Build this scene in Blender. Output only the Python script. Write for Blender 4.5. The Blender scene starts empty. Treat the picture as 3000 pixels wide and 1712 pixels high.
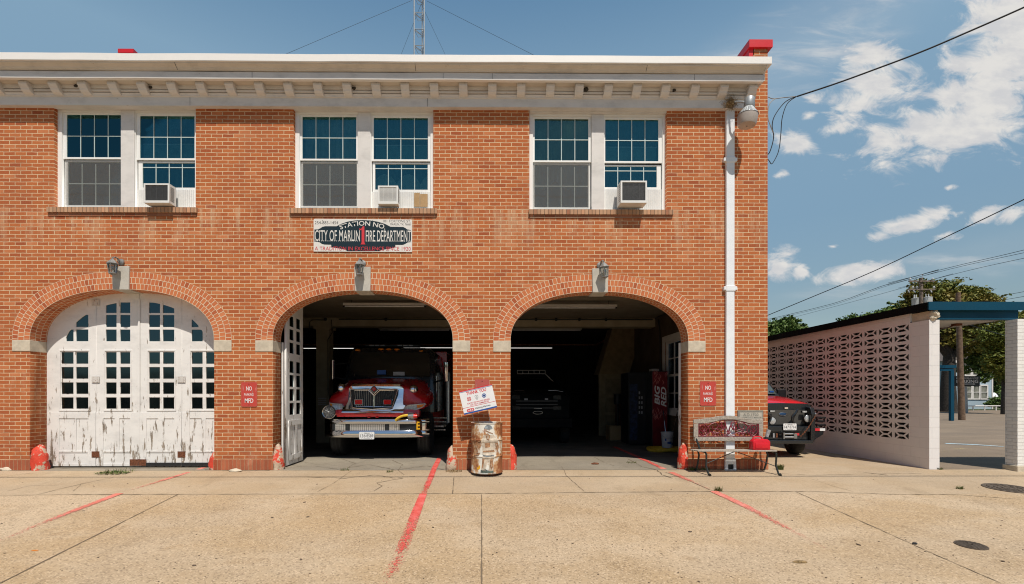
import bpy, bmesh, math, random
from mathutils import Vector, Matrix
from mathutils import noise as mnoise
S = bpy.context.scene
R = math.radians
PI = math.pi
rnd = random.Random(7)

# ------------------------------------------------------------------ camera
F = 1414.0                      # focal length in pixels of the 3000 px wide photograph
PX, PY = 1445.0, 1159.0         # principal column and horizon row
YAW = R(0.45)
CAM = Vector((0, -9.24, 1.425))
cd = bpy.data.cameras.new('camera'); cam = bpy.data.objects.new('camera', cd)
S.collection.objects.link(cam); S.camera = cam
cd.sensor_width = 36; cd.lens = F / 3000 * 36
cd.shift_x = (1500 - PX) / 3000; cd.shift_y = (PY - 856) / 3000
cd.clip_start = 0.05; cd.clip_end = 2000
cam.location = CAM; cam.rotation_euler = (R(90), 0, -YAW)

def ray(px, py):
    u = (px - PX) / F; v = (PY - py) / F
    return Vector((math.sin(YAW) + u * math.cos(YAW), math.cos(YAW) - u * math.sin(YAW), v))
def at(px, py, Y=0.0):          # measured point of the photograph at real depth Y
    d = ray(px, py); t = (Y - CAM.y) / d.y
    return CAM + d * t
def ax(px, Y=0.0): return at(px, PY, Y).x
SL = 0.06
def gz(y): return SL * y if y < 0 else 0.0
def G(px, py):                  # where that pixel meets the ground
    d = ray(px, py)
    t = -CAM.z / d.z
    if CAM.y + d.y * t < 0:
        t = (SL * CAM.y - CAM.z) / (d.z - SL * d.y)
    p = CAM + d * t
    return Vector((p.x, p.y, gz(p.y)))

# ------------------------------------------------------------------ world and sun
SUN_TO = Vector((0.25, -1, 1.64)).normalized()
elev = math.asin(SUN_TO.z); azi = math.atan2(SUN_TO.x, SUN_TO.y)
W = bpy.data.worlds.new('World'); S.world = W; W.use_nodes = True
nt = W.node_tree; nt.nodes.clear()
def N(t, k, **kw):
    n = t.nodes.new(k)
    for a, b in kw.items():
        setattr(n, a, b)
    return n
def L(t, a, b): t.links.new(a, b)
def math_n(t, op, a, b=None, clamp=False):
    n = N(t, 'ShaderNodeMath', operation=op); n.use_clamp = clamp
    for i, v in enumerate((a, b)):
        if v is None: continue
        if isinstance(v, (int, float)): n.inputs[i].default_value = v
        else: L(t, v, n.inputs[i])
    return n.outputs[0]
def mrange(t, v, a, b, c=0.0, d=1.0, smooth=True):
    n = N(t, 'ShaderNodeMapRange'); n.clamp = True
    n.interpolation_type = 'SMOOTHSTEP' if smooth else 'LINEAR'
    L(t, v, n.inputs[0])
    for i, x in enumerate((a, b, c, d)): n.inputs[i + 1].default_value = x
    return n.outputs[0]
def mixc(t, f, a, b, mode='MIX'):
    n = N(t, 'ShaderNodeMix', data_type='RGBA', blend_type=mode)
    for i, v in ((0, f), (6, a), (7, b)):
        if hasattr(v, 'is_linked'): L(t, v, n.inputs[i])
        elif isinstance(v, (int, float)): n.inputs[i].default_value = v
        else: n.inputs[i].default_value = (*v, 1)
    return n.outputs[2]
sky = N(nt, 'ShaderNodeTexSky', sky_type='NISHITA'); sky.sun_disc = False
sky.sun_elevation = elev; sky.sun_rotation = azi
sky.air_density = 1.0; sky.dust_density = 0.6; sky.ozone_density = 1.6; sky.altitude = 100
tc = N(nt, 'ShaderNodeTexCoord'); D = tc.outputs['Generated']
sx = N(nt, 'ShaderNodeSeparateXYZ'); L(nt, D, sx.inputs[0])
dy = math_n(nt, 'MAXIMUM', sx.outputs[1], 0.02)
a_ = math_n(nt, 'DIVIDE', sx.outputs[0], dy); b_ = math_n(nt, 'DIVIDE', sx.outputs[2], dy)
cx = N(nt, 'ShaderNodeCombineXYZ'); L(nt, a_, cx.inputs[0]); L(nt, b_, cx.inputs[1])
def wp(cxx, cyy):               # bearing and rise of a cloud in the northern sky
    return ((2200 + cxx * .5495 - 1434) / F, (PY - cyy * .5495) / F)
blobs = [(1150, 655, 430, 130, 16, 1.6), (1290, 520, 300, 170, 20, 1.6), (1370, 320, 250, 190, 30, 1.6), (1430, 90, 240, 210, 40, 1.6),
         (1130, 350, 110, 75, 10, 1), (840, 770, 150, 75, 5, 1), (1700, 300, 400, 330, 20, 1),
         (640, 300, 200, 75, 8, 1.1), (690, 420, 200, 125, 8, 1.4), (570, 550, 150, 90, 12, 1.25), (460, 680, 110, 50, 15, .85),
         (250, 770, 95, 75, -20, 1.2), (320, 610, 60, 32, 8, .45), (345, 495, 75, 50, 0, .45), (160, 925, 60, 28, 18, .3),
         (905, 1185, 200, 52, 17, 1.15), (700, 1262, 95, 32, 5, .8), (1260, 1150, 125, 42, 20, .8), (1410, 1140, 90, 48, 20, .7), (1060, 1245, 110, 34, 12, .7),
         (150, 1410, 90, 70, 0, 1.3), (275, 1440, 60, 42, 0, .8), (600, 1450, 180, 50, 6, 1.2), (1070, 995, 55, 20, 10, .5), (450, 1310, 40, 16, 5, .4)]
acc = None
for (x, y, rx, ry, ro, st) in blobs:
    m = N(nt, 'ShaderNodeMapping', vector_type='TEXTURE')
    L(nt, cx.outputs[0], m.inputs[0])
    c = wp(x, y); m.inputs[1].default_value = (c[0], c[1], 0)
    m.inputs[2].default_value = (0, 0, R(ro)); m.inputs[3].default_value = (rx * .5495 / F, ry * .5495 / F, 1)
    ln = N(nt, 'ShaderNodeVectorMath', operation='LENGTH'); L(nt, m.outputs[0], ln.inputs[0])
    v = math_n(nt, 'SUBTRACT', 1.0 , ln.outputs['Value'])
    v = math_n(nt, 'ADD', v, (st - 1) * .55)
    acc = v if acc is None else math_n(nt, 'MAXIMUM', acc, v)
acc = math_n(nt, 'MAXIMUM', acc, -1.5)
def fbm(t, vec, sc, det=6, rough=.6, sclv=(1, 1, 1), rot=(0, 0, 0), dist=0.0):
    m = N(t, 'ShaderNodeMapping'); L(t, vec, m.inputs[0]); m.inputs[3].default_value = sclv; m.inputs[2].default_value = rot
    n = N(t, 'ShaderNodeTexNoise'); L(t, m.outputs[0], n.inputs['Vector'])
    n.inputs['Scale'].default_value = sc; n.inputs['Detail'].default_value = det; n.inputs['Roughness'].default_value = rough
    n.inputs['Distortion'].default_value = dist
    return n.outputs['Fac']
n1 = fbm(nt, cx.outputs[0], 11.0, 10, .64, (1, 1.7, 1), (0, 0, R(-20)), .6)
n1 = math_n(nt, 'MULTIPLY', math_n(nt, 'SUBTRACT', n1, .47), 3.9)
dens = math_n(nt, 'ADD', acc, n1)
dens = mrange(nt, dens, -.12, .85)
# thin high streaks
ci = fbm(nt, cx.outputs[0], 3.0, 8, .62, (1, 5.5, 1), (0, 0, R(-27)), .5)
ci = mrange(nt, ci, .46, .78)
m = N(nt, 'ShaderNodeMapping', vector_type='TEXTURE'); L(nt, cx.outputs[0], m.inputs[0])
c = wp(330, 200); m.inputs[1].default_value = (c[0], c[1], 0); m.inputs[2].default_value = (0, 0, R(25)); m.inputs[3].default_value = (.36, .13, 1)
ln = N(nt, 'ShaderNodeVectorMath', operation='LENGTH'); L(nt, m.outputs[0], ln.inputs[0])
cmask = mrange(nt, ln.outputs['Value'], 1.0, .3)
m = N(nt, 'ShaderNodeMapping', vector_type='TEXTURE'); L(nt, cx.outputs[0], m.inputs[0])
c = wp(1150, 1400); m.inputs[1].default_value = (c[0], c[1], 0); m.inputs[2].default_value = (0, 0, R(14)); m.inputs[3].default_value = (.5, .06, 1)
ln = N(nt, 'ShaderNodeVectorMath', operation='LENGTH'); L(nt, m.outputs[0], ln.inputs[0])
cmask2 = math_n(nt, 'MULTIPLY', mrange(nt, ln.outputs['Value'], 1.1, .2), .7)
ci = math_n(nt, 'MULTIPLY', math_n(nt, 'MAXIMUM', cmask, cmask2), math_n(nt, 'ADD', math_n(nt, 'MULTIPLY', ci, .85), .12))
dens = math_n(nt, 'MAXIMUM', dens, math_n(nt, 'MULTIPLY', ci, .8))
front = mrange(nt, sx.outputs[1], .02, .2)
dens = math_n(nt, 'MULTIPLY', dens, front)
# scattered clouds over the rest of the sky
nb = fbm(nt, D, 3.2, 6, .6, (1, 1, 2.2))
back = math_n(nt, 'MULTIPLY', mrange(nt, nb, .58, .72), mrange(nt, sx.outputs[1], .02, -.1))
dens = math_n(nt, 'MAXIMUM', dens, math_n(nt, 'MULTIPLY', back, .45))
shade = fbm(nt, cx.outputs[0], 14.0, 5, .6, (1, 2, 1))
ccol = mixc(nt, mrange(nt, shade, .35, .65), (6.2, 6.25, 6.4), (7.5, 7.35, 7.1))
# the haze in the air lifts and greys the northern sky away from the sun
north = mrange(nt, sx.outputs[1], -.35, .25)
tint = mixc(nt, north, (.62, .72, .74), (2.16, 2.15, 1.66))
skyc = mixc(nt, 1.0, sky.outputs[0], tint, 'MULTIPLY')
rp_ = N(nt, 'ShaderNodeValToRGB'); L(nt, sx.outputs[2], rp_.inputs[0]); e_ = rp_.color_ramp.elements
e_[0].position = .0; e_[0].color = (.46, .42, .46, 1); e_[1].position = .52; e_[1].color = (1, 1, 1, 1)
for p_, c_ in ((.145, (.43, .42, .47, 1)), (.30, (.60, .62, .68, 1)), (.64, (.66, .80, .92, 1))):
    q_ = rp_.color_ramp.elements.new(p_); q_.color = c_
skyc = mixc(nt, north, skyc, mixc(nt, 1.0, skyc, rp_.outputs[0], 'MULTIPLY'))
col = mixc(nt, dens, skyc, ccol)
bg = N(nt, 'ShaderNodeBackground'); bg.inputs['Strength'].default_value = 0.1
L(nt, col, bg.inputs['Color'])
wo = N(nt, 'ShaderNodeOutputWorld'); L(nt, bg.outputs[0], wo.inputs[0])

sd = bpy.data.lights.new('sun', 'SUN'); sd.energy = 4.6; sd.angle = R(.5); sd.color = (1, .935, .84)
so = bpy.data.objects.new('sun', sd); S.collection.objects.link(so)
so.rotation_euler = SUN_TO.to_track_quat('Z', 'Y').to_euler(); so.location = (5, -20, 30)

S.view_settings.view_transform = 'Standard'; S.view_settings.look = 'None'
S.view_settings.exposure = 0.0; S.view_settings.gamma = 1.0; S.view_settings.use_curve_mapping = False
S.cycles.use_denoising = True; S.cycles.filter_width = 1.1
S.cycles.max_bounces = 8; S.cycles.transparent_max_bounces = 24

# ------------------------------------------------------------------ materials
def new_mat(name):
    m = bpy.data.materials.new(name); m.use_nodes = True
    t = m.node_tree; b = t.nodes['Principled BSDF']
    return m, t, b
def coords(t, kind='Object'):
    return N(t, 'ShaderNodeTexCoord').outputs[kind]
def bump(t, b, h, strength=.3, dist=.01):
    n = N(t, 'ShaderNodeBump'); n.inputs['Strength'].default_value = strength; n.inputs['Distance'].default_value = dist
    L(t, h, n.inputs['Height']); L(t, n.outputs[0], b.inputs['Normal'])
def simple(name, col, rough=.6, metal=0.0, var=.12, scale=6, bmp=0.0, spec=.5, col2=None, coat=0.0):
    m, t, b = new_mat(name)
    c = coords(t)
    n = fbm(t, c, scale, 6, .62)
    f = mrange(t, n, .3, .7)
    c2 = col2 or tuple(max(0, x * (1 - var * 2)) for x in col)
    L(t, mixc(t, f, c2, col), b.inputs['Base Color'])
    b.inputs['Metallic'].default_value = metal
    L(t, mrange(t, n, .3, .7, min(1, rough * 1.15), rough * .85), b.inputs['Roughness'])
    b.inputs['Specular IOR Level'].default_value = spec
    b.inputs['Coat Weight'].default_value = coat
    if bmp: bump(t, b, fbm(t, c, scale * 6, 5, .6), bmp, .004)
    return m
def emit(name, col, s):
    m, t, b = new_mat(name); b.inputs['Base Color'].default_value = (*col, 1)
    b.inputs['Emission Color'].default_value = (*col, 1); b.inputs['Emission Strength'].default_value = s
    return m

def brick_mat(name, bw=.212, rh=.0712, off=.5, c1=(.455, .142, .048), c2=(.370, .100, .036), mortar=(.68, .50, .31), ms=.0066, warp=.006, dirt=True):
    m, t, b = new_mat(name)
    uv = coords(t, 'UV'); oc = coords(t, 'Object')
    nv = N(t, 'ShaderNodeTexNoise'); L(t, uv, nv.inputs['Vector']); nv.inputs['Scale'].default_value = 9; nv.inputs['Detail'].default_value = 3
    sub = N(t, 'ShaderNodeVectorMath', operation='SUBTRACT'); L(t, nv.outputs['Color'], sub.inputs[0]); sub.inputs[1].default_value = (.5, .5, .5)
    scl = N(t, 'ShaderNodeVectorMath', operation='SCALE'); L(t, sub.outputs[0], scl.inputs[0]); scl.inputs['Scale'].default_value = warp * 2.2
    add = N(t, 'ShaderNodeVectorMath', operation='ADD'); L(t, uv, add.inputs[0]); L(t, scl.outputs[0], add.inputs[1])
    def bt(a, bb, mm, vec=add.outputs[0]):
        k = N(t, 'ShaderNodeTexBrick'); L(t, vec, k.inputs['Vector']); k.offset = off; k.offset_frequency = 2; k.squash = 1
        k.inputs['Scale'].default_value = 1; k.inputs['Brick Width'].default_value = bw; k.inputs['Row Height'].default_value = rh
        k.inputs['Mortar Size'].default_value = ms; k.inputs['Mortar Smooth'].default_value = .25; k.inputs['Bias'].default_value = 0
        for i, cc in zip((1, 2, 3), (a, bb, mm)): k.inputs[i].default_value = (*cc, 1)
        return k
    k = bt(c1, c2, mortar)
    # per-brick random value: brick pattern in black and white, sharpened
    kr = bt((0, 0, 0), (1, 1, 1), (.5, .5, .5))
    r1 = N(t, 'ShaderNodeSeparateColor'); L(t, kr.outputs['Color'], r1.inputs[0]); rv = r1.outputs[0]
    brk = 1.0
    isb = math_n(t, 'SUBTRACT', 1.0, k.outputs['Fac'])
    col = k.outputs['Color']
    dark = math_n(t, 'MULTIPLY', mrange(t, rv, .90, .98), isb)
    col = mixc(t, math_n(t, 'MULTIPLY', dark, .45), col, (.27, .065, .03))
    lite = math_n(t, 'MULTIPLY', mrange(t, rv, .10, .03), isb)
    col = mixc(t, math_n(t, 'MULTIPLY', lite, .35), col, (.58, .235, .115))
    fine = fbm(t, uv, 40, 5, .7)
    col = mixc(t, math_n(t, 'MULTIPLY', mrange(t, fine, .55, .8), .5), col, (.62, .30, .18))
    pit = fbm(t, uv, 25, 6, .75)
    col = mixc(t, math_n(t, 'MULTIPLY', mrange(t, pit, .64, .74), .55), col, (.12, .05, .03))
    if dirt:
        big = fbm(t, oc, .8, 5, .6, (1, 1, .6))
        col = mixc(t, math_n(t, 'MULTIPLY', mrange(t, big, .5, .72), .30), col, (.25, .08, .045))
        big2 = fbm(t, oc, 1.6, 6, .7, (1.3, 1, .45), (0, 0, 0))
        col = mixc(t, math_n(t, 'MULTIPLY', mrange(t, big2, .56, .76), .22), col, (.72, .55, .40))
        zz = N(t, 'ShaderNodeSeparateXYZ'); L(t, oc, zz.inputs[0])     # lime runs below the sills, soot under the eaves
        runs = fbm(t, oc, 2.6, 6, .65, (2.2, 1, .22))
        band = math_n(t, 'MULTIPLY', mrange(t, zz.outputs[2], 3.9, 4.9), mrange(t, zz.outputs[2], 5.05, 4.95))
        col = mixc(t, math_n(t, 'MULTIPLY', math_n(t, 'MULTIPLY', mrange(t, runs, .46, .66), band), .42), col, (.60, .44, .28))
        foot = math_n(t, 'MULTIPLY', mrange(t, zz.outputs[2], 1.1, .15), mrange(t, fbm(t, oc, 3.1, 6, .7), .42, .62))
        col = mixc(t, math_n(t, 'MULTIPLY', foot, .35), col, (.22, .085, .05))
        mo = fbm(t, oc, 2.3, 4, .6)
        col = mixc(t, math_n(t, 'MULTIPLY', math_n(t, 'MULTIPLY', mrange(t, mo, .5, .65), k.outputs['Fac']), .35), col, (.30, .16, .09))
    L(t, col, b.inputs['Base Color'])
    b.inputs['Roughness'].default_value = .9; b.inputs['Specular IOR Level'].default_value = .15
    h = math_n(t, 'ADD', math_n(t, 'MULTIPLY', isb, 1.0), math_n(t, 'MULTIPLY', fine, .35))
    bump(t, b, h, .75, .006)
    return m
M = {}
M['brick'] = brick_mat('red_brick')
M['arch'] = brick_mat('arch_brick', .074, .1118, .37, (.55, .185, .075), (.44, .12, .05), (.68, .54, .38), .006, .004, False)
M['soldier'] = brick_mat('soldier_brick', .074, .32, 0, (.42, .13, .065), (.33, .09, .045), (.42, .27, .16), .005, .004, True)
M['sillbrick'] = brick_mat('sill_brick', .07, .8, 0, (.50, .31, .19), (.38, .21, .125), (.17, .11, .075), .006, .004, False)
M['sillunder'] = brick_mat('sill_under_brick', .21, .07, .5, (.36, .15, .085), (.26, .11, .06), (.32, .24, .17), .005, .004, False)
M['white_brick'] = brick_mat('white_painted_brick', .21, .067, .5, (.78, .76, .72), (.74, .72, .69), (.55, .53, .50), .004, .003, False)

def fixwhite(m):   # painted brick: no red tints
    t = m.node_tree
    for l in [l for l in t.links if l.to_socket.name == 'Base Color']: t.links.remove(l)
    b = t.nodes['Principled BSDF']
    k = [n for n in t.nodes if n.bl_idname == 'ShaderNodeTexBrick'][0]
    n = fbm(t, coords(t), 3, 6, .65)
    L(t, mixc(t, mrange(t, n, .45, .75, 0, .25), k.outputs['Color'], (.55, .52, .48)), b.inputs['Base Color'])
fixwhite(M['white_brick'])

def paint(name, col, wear=(.25, .21, .17), amt=.0, stretch=(1, 1, .25), scale=9, rough=.6, grime=.35, low=None):
    m, t, b = new_mat(name)
    oc = coords(t)
    g = fbm(t, oc, 2.2, 7, .68, (1, 1, 2))
    c = mixc(t, mrange(t, g, .42, .75, 0, grime), col, tuple(x * .62 for x in col))
    spk = fbm(t, oc, 30, 3, .6)
    c = mixc(t, mrange(t, spk, .70, .78, 0, .7), c, tuple(x * .45 for x in wear))
    w = fbm(t, oc, scale, 8, .72, stretch)
    if low is not None:   # wear grows towards the foot, where rain splashes the boards
        s = N(t, 'ShaderNodeSeparateXYZ'); L(t, oc, s.inputs[0])
        k = mrange(t, s.outputs[2], low[0], low[1], low[2], 0, False)
        w = math_n(t, 'ADD', w, k)
    f = mrange(t, w, .70 - amt, .715 - amt)
    wc = mixc(t, mrange(t, fbm(t, oc, 40, 4, .6, (1, 1, .1)), .35, .65), wear, tuple(x * .55 for x in wear))
    c = mixc(t, f, c, wc)
    L(t, c, b.inputs['Base Color']); b.inputs['Roughness'].default_value = rough; b.inputs['Specular IOR Level'].default_value = .3
    bump(t, b, math_n(t, 'SUBTRACT', math_n(t, 'MULTIPLY', g, .3), f), .5, .003)
    return m
M['gutter'] = simple('gutter_white', (.80, .77, .73), .45, 0, .02, 3)
M['trim'] = paint('aged_cream_paint', (.66, .63, .60), (.42, .36, .28), .02, (.35, 1, 1.6), 6, .6, .5)
M['trim2'] = paint('cream_soffit_paint', (.60, .54, .46), (.40, .32, .24), .02, (.5, 1, 1), 6, .6, .5)
M['winwhite'] = simple('window_white', (.80, .79, .76), .4, 0, .03, 5)
M['muntin'] = simple('pale_muntin', (.50, .58, .56), .4, 0, .05, 5)
M['doorpaint'] = paint('peeling_white_paint', (.74, .72, .69), (.34, .28, .22), .065, (1.6, 1.4, .26), 8, .7, .42, (0.0, 2.9, .085))
M['stripe'] = paint('white_pipe_paint', (.76, .78, .80), (.5, .5, .5), -.05, (1, 1, .4), 8, .5, .25)
M['stone'] = simple('impost_stone', (.60, .52, .40), .9, 0, .12, 7, .5)
M['keystone'] = simple('grey_keystone', (.50, .47, .41), .85, 0, .08, 6, .4)
M['cstone'] = simple('cornerstone_grey', (.46, .42, .35), .9, 0, .12, 25, .5)
M['cstone2'] = simple('cornerstone_rim', (.25, .235, .20), .9, 0, .2, 60, .5)
M['redpaint'] = simple('coping_red', (.60, .012, .018), .4, 0, .05, 2)
M['roof'] = simple('roof_grey', (.2, .2, .2), .9)
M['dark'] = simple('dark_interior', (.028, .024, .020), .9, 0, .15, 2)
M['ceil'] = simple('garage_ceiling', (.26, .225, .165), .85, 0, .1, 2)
M['beam'] = simple('beam_beige', (.40, .34, .23), .8, 0, .08, 3)
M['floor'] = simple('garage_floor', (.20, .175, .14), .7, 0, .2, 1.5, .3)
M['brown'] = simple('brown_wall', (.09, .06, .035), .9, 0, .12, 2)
M['black'] = simple('black_metal', (.010, .011, .013), .4, 0, .1, 8)
M['blackp'] = simple('black_paint', (.012, .015, .018), .28, 0, .1, 4, coat=.5)
M['rubber'] = simple('rubber', (.018, .018, .018), .85, 0, .15, 12, .3)
M['chrome'] = simple('chrome', (.82, .82, .84), .07, 1.0, .03, 2)
M['steel'] = simple('brushed_steel', (.50, .50, .50), .35, 1.0, .1, 8)
M['galv'] = simple('galvanised_grey', (.40, .42, .43), .5, .4, .12, 20)
M['pewter'] = simple('weathered_pewter', (.26, .26, .25), .6, .2, .18, 25)
M['fire_red'] = simple('fire_engine_red', (.50, .008, .012), .28, 0, .05, 2, coat=.5)
M['truck_red'] = simple('truck_red', (.62, .012, .02), .25, 0, .06, 2, coat=.8)
M['can_red'] = simple('gas_can_red', (.65, .010, .022), .35, 0, .08, 8)
M['amber'] = simple('amber_lens', (.75, .22, .01), .25, 0, .05, 8)
M['redlens'] = simple('red_lens', (.65, .01, .01), .15, 0, .05, 8, coat=1)
M['lens'] = simple('clear_lens', (.62, .64, .64), .12, .25, .25, 30, coat=1)
M['yellow'] = simple('hose_yellow', (.72, .46, .03), .7, 0, .12, 12)
M['gold'] = simple('gold_letter', (.80, .42, .02), .4, 0, .05, 8)
M['plate'] = simple('plate_white', (.75, .76, .76), .4, 0, .04, 8)
M['ink'] = simple('ink_black', (.012, .014, .016), .5)
M['cream'] = simple('sign_cream', (.70, .67, .62), .45, 0, .04, 6)
M['signdark'] = simple('sign_dark', (.010, .022, .028), .35, 0, .1, 6)
M['signred'] = simple('sign_red', (.62, .035, .045), .45, 0, .05, 8)
M['signblue'] = simple('sign_blue', (.012, .085, .33), .45, 0, .05, 8)
M['signwhite'] = simple('sign_white', (.78, .78, .78), .4, 0, .03, 5)
M['signgrey'] = simple('badge_grey', (.33, .34, .36), .4, 0, .1, 30)
M['letterw'] = simple('letter_white', (.80, .78, .76), .5, 0, .05, 20)
M['faded_red'] = paint('faded_red_sign', (.48, .060, .045), (.62, .24, .20), .10, (2.4, 1, .5), 10, .5, .1)
M['faded_pink'] = paint('faded_pink_sign', (.44, .10, .08), (.50, .20, .16), .10, (2.4, 1, .5), 10, .5, .1)
M['wood'] = simple('weathered_wood', (.42, .37, .31), .85, 0, .2, 30, .5)
M['maroon'] = simple('maroon_iron', (.20, .012, .030), .45, 0, .12, 20)
M['iron'] = simple('black_iron', (.018, .024, .022), .5, 0, .15, 20)
M['straw'] = simple('straw', (.32, .21, .09), .9, 0, .35, 40)
M['cardboard'] = simple('cardboard', (.42, .27, .13), .85, 0, .06, 5)
M['curtain'] = simple('curtain', (.30, .31, .29), .9, 0, .25, 3)
M['curtain2'] = simple('pale_curtain', (.78, .75, .66), .9, 0, .15, 3)
M['acwhite'] = simple('ac_white', (.72, .71, .68), .45, 0, .05, 8)
M['acdark'] = simple('ac_coil', (.12, .12, .12), .6, .3, .2, 40)
M['rust'] = simple('rust', (.20, .065, .025), .85, 0, .3, 30, .4)
M['bluepaint'] = simple('canopy_blue', (.0015, .050, .092), .6, 0, .06, 2, spec=.2)
M['blackfascia'] = simple('fascia_black', (.005, .005, .005), .8, 0, .1, 3, spec=.1)
M['soffitw'] = simple('soffit_white', (.55, .53, .50), .7, 0, .08, 3)
M['pole'] = simple('pole_wood', (.17, .105, .065), .9, 0, .25, 8, .5)
M['poleg'] = simple('pole_wood_grey', (.20, .155, .12), .9, 0, .25, 8, .5)
M['porcelain'] = simple('insulator_white', (.65, .66, .67), .3)
M['siding'] = None
M['shingle'] = simple('roof_shingle', (.19, .16, .145), .95, 0, .2, 12)
M['bark'] = simple('bark', (.045, .036, .028), .95, 0, .3, 9, .6)
M['cable'] = simple('cable_black', (.010, .010, .011), .6)
M['cablegrey'] = simple('cable_grey', (.30, .29, .27), .6)
M['manhole'] = simple('manhole_iron', (.15, .115, .085), .75, .3, .25, 40, .6)
M['tube'] = emit('lit_tube', (1, .97, .9), 1.1)
M['navy'] = simple('navy', (.02, .05, .16), .4)
M['pail'] = simple('pail_white', (.62, .63, .64), .4, 0, .1, 8)

def glass_mat(name, tint, rough=.02, refl=.30, trans=.8, gcol=(.75, .92, 1)):
    m, t, b = new_mat(name)
    out = t.nodes['Material Output']; t.nodes.remove(b)
    tr = N(t, 'ShaderNodeBsdfTransparent'); tr.inputs[0].default_value = (*tint, 1)
    gl = N(t, 'ShaderNodeBsdfGlossy'); gl.inputs['Color'].default_value = (*gcol, 1); gl.inputs['Roughness'].default_value = rough
    lw = N(t, 'ShaderNodeFresnel'); lw.inputs[0].default_value = 1.5
    f = math_n(t, 'MAXIMUM', math_n(t, 'MULTIPLY', lw.outputs[0], 1.2), refl)
    oc = coords(t); nb = N(t, 'ShaderNodeBump'); nb.inputs['Strength'].default_value = .04; nb.inputs['Distance'].default_value = .05
    L(t, fbm(t, oc, 2.0, 2, .5), nb.inputs['Height']); L(t, nb.outputs[0], gl.inputs['Normal'])
    mx = N(t, 'ShaderNodeMixShader'); L(t, f, mx.inputs[0]); L(t, tr.outputs[0], mx.inputs[1]); L(t, gl.outputs[0], mx.inputs[2])
    L(t, mx.outputs[0], out.inputs[0])
    return m
M['glass'] = glass_mat('window_glass', (.66, .78, .78), .02, .20, gcol=(.17, .54, .56))
M['doorglass'] = glass_mat('door_glass', (.12, .16, .16), .10, .30, gcol=(.22, .32, .34))
M['carglass'] = glass_mat('car_glass', (.20, .24, .24), .02, .06)
M['glass2'] = glass_mat('grey_window_glass', (.62, .74, .72), .02, .22, gcol=(.24, .46, .42))
M['spout'] = simple('cloudy_plastic', (.42, .42, .43), .3, 0, .3, 60)
M['clear'] = glass_mat('clear_plastic', (.75, .75, .75), .1, .10)
def screen_mat():
    m, t, b = new_mat('insect_screen'); out = t.nodes['Material Output']
    b.inputs['Base Color'].default_value = (.17, .16, .145, 1); b.inputs['Roughness'].default_value = .8
    tr = N(t, 'ShaderNodeBsdfTransparent'); mx = N(t, 'ShaderNodeMixShader'); mx.inputs[0].default_value = .27
    L(t, tr.outputs[0], mx.inputs[1]); L(t, b.outputs[0], mx.inputs[2]); L(t, mx.outputs[0], out.inputs[0])
    return m
M['screen'] = screen_mat()

def ground_mat(name, base, light, dark, spk=(.14, .10, .065), speck=.5, rough=.9):
    m, t, b = new_mat(name)
    oc = coords(t)
    big = fbm(t, oc, .55, 6, .62, (1, 1.3, 1), (0, 0, .3)); mid = fbm(t, oc, 2.6, 6, .65)
    c = mixc(t, mrange(t, big, .38, .64), base, light)
    c = mixc(t, mrange(t, mid, .54, .72, 0, .55), c, dark)
    st = fbm(t, oc, .9, 7, .7, (2.2, .8, 1), (0, 0, -.5))
    st2 = fbm(t, oc, .33, 5, .6, (1, 1.8, 1), (0, 0, .8))
    c = mixc(t, mrange(t, st2, .42, .62, 0, .45), c, tuple(x * k for x, k in zip(base, (.86, .90, 1.0))))
    c = mixc(t, mrange(t, st, .55, .72, 0, .36), c, tuple(x * .58 for x in base))
    v = N(t, 'ShaderNodeTexVoronoi'); L(t, oc, v.inputs['Vector']); v.inputs['Scale'].default_value = 70; v.inputs['Randomness'].default_value = 1
    sp = N(t, 'ShaderNodeSeparateColor'); L(t, v.outputs['Color'], sp.inputs[0])
    c = mixc(t, math_n(t, 'MULTIPLY', mrange(t, sp.outputs[0], .80, .86), speck), c, spk)
    c = mixc(t, math_n(t, 'MULTIPLY', mrange(t, sp.outputs[1], .82, .9), speck * .8), c, tuple(min(1, x * 1.45) for x in light))
    f2 = fbm(t, oc, 38, 4, .7)
    c = mixc(t, mrange(t, f2, .55, .75, 0, .45 * speck + .1), c, tuple(x * .6 for x in base))
    n3 = fbm(t, oc, 14, 2, .5)
    c = mixc(t, mrange(t, n3, .76, .78, 0, .5), c, (.07, .05, .035))
    L(t, c, b.inputs['Base Color']); b.inputs['Roughness'].default_value = rough; b.inputs['Specular IOR Level'].default_value = .2
    bump(t, b, math_n(t, 'ADD', math_n(t, 'MULTIPLY', sp.outputs[2], .5), f2), .5, .004)
    return m
M['apron'] = ground_mat('aggregate_concrete', (.43, .305, .178), (.50, .385, .262), (.35, .235, .128), speck=.5)
M['walk'] = ground_mat('walkway_concrete', (.42, .31, .195), (.47, .365, .25), (.34, .26, .17), speck=.22)
M['lot'] = ground_mat('lot_asphalt', (.215, .165, .118), (.26, .20, .145), (.165, .125, .09), speck=.3)
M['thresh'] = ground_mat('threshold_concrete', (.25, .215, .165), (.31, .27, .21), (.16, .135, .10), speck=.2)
def crack_m():
    m, t, b = new_mat('crack_dark'); b.inputs['Base Color'].default_value = (.16, .118, .075, 1); b.inputs['Roughness'].default_value = 1
    return m
M['crack'] = crack_m()
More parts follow.
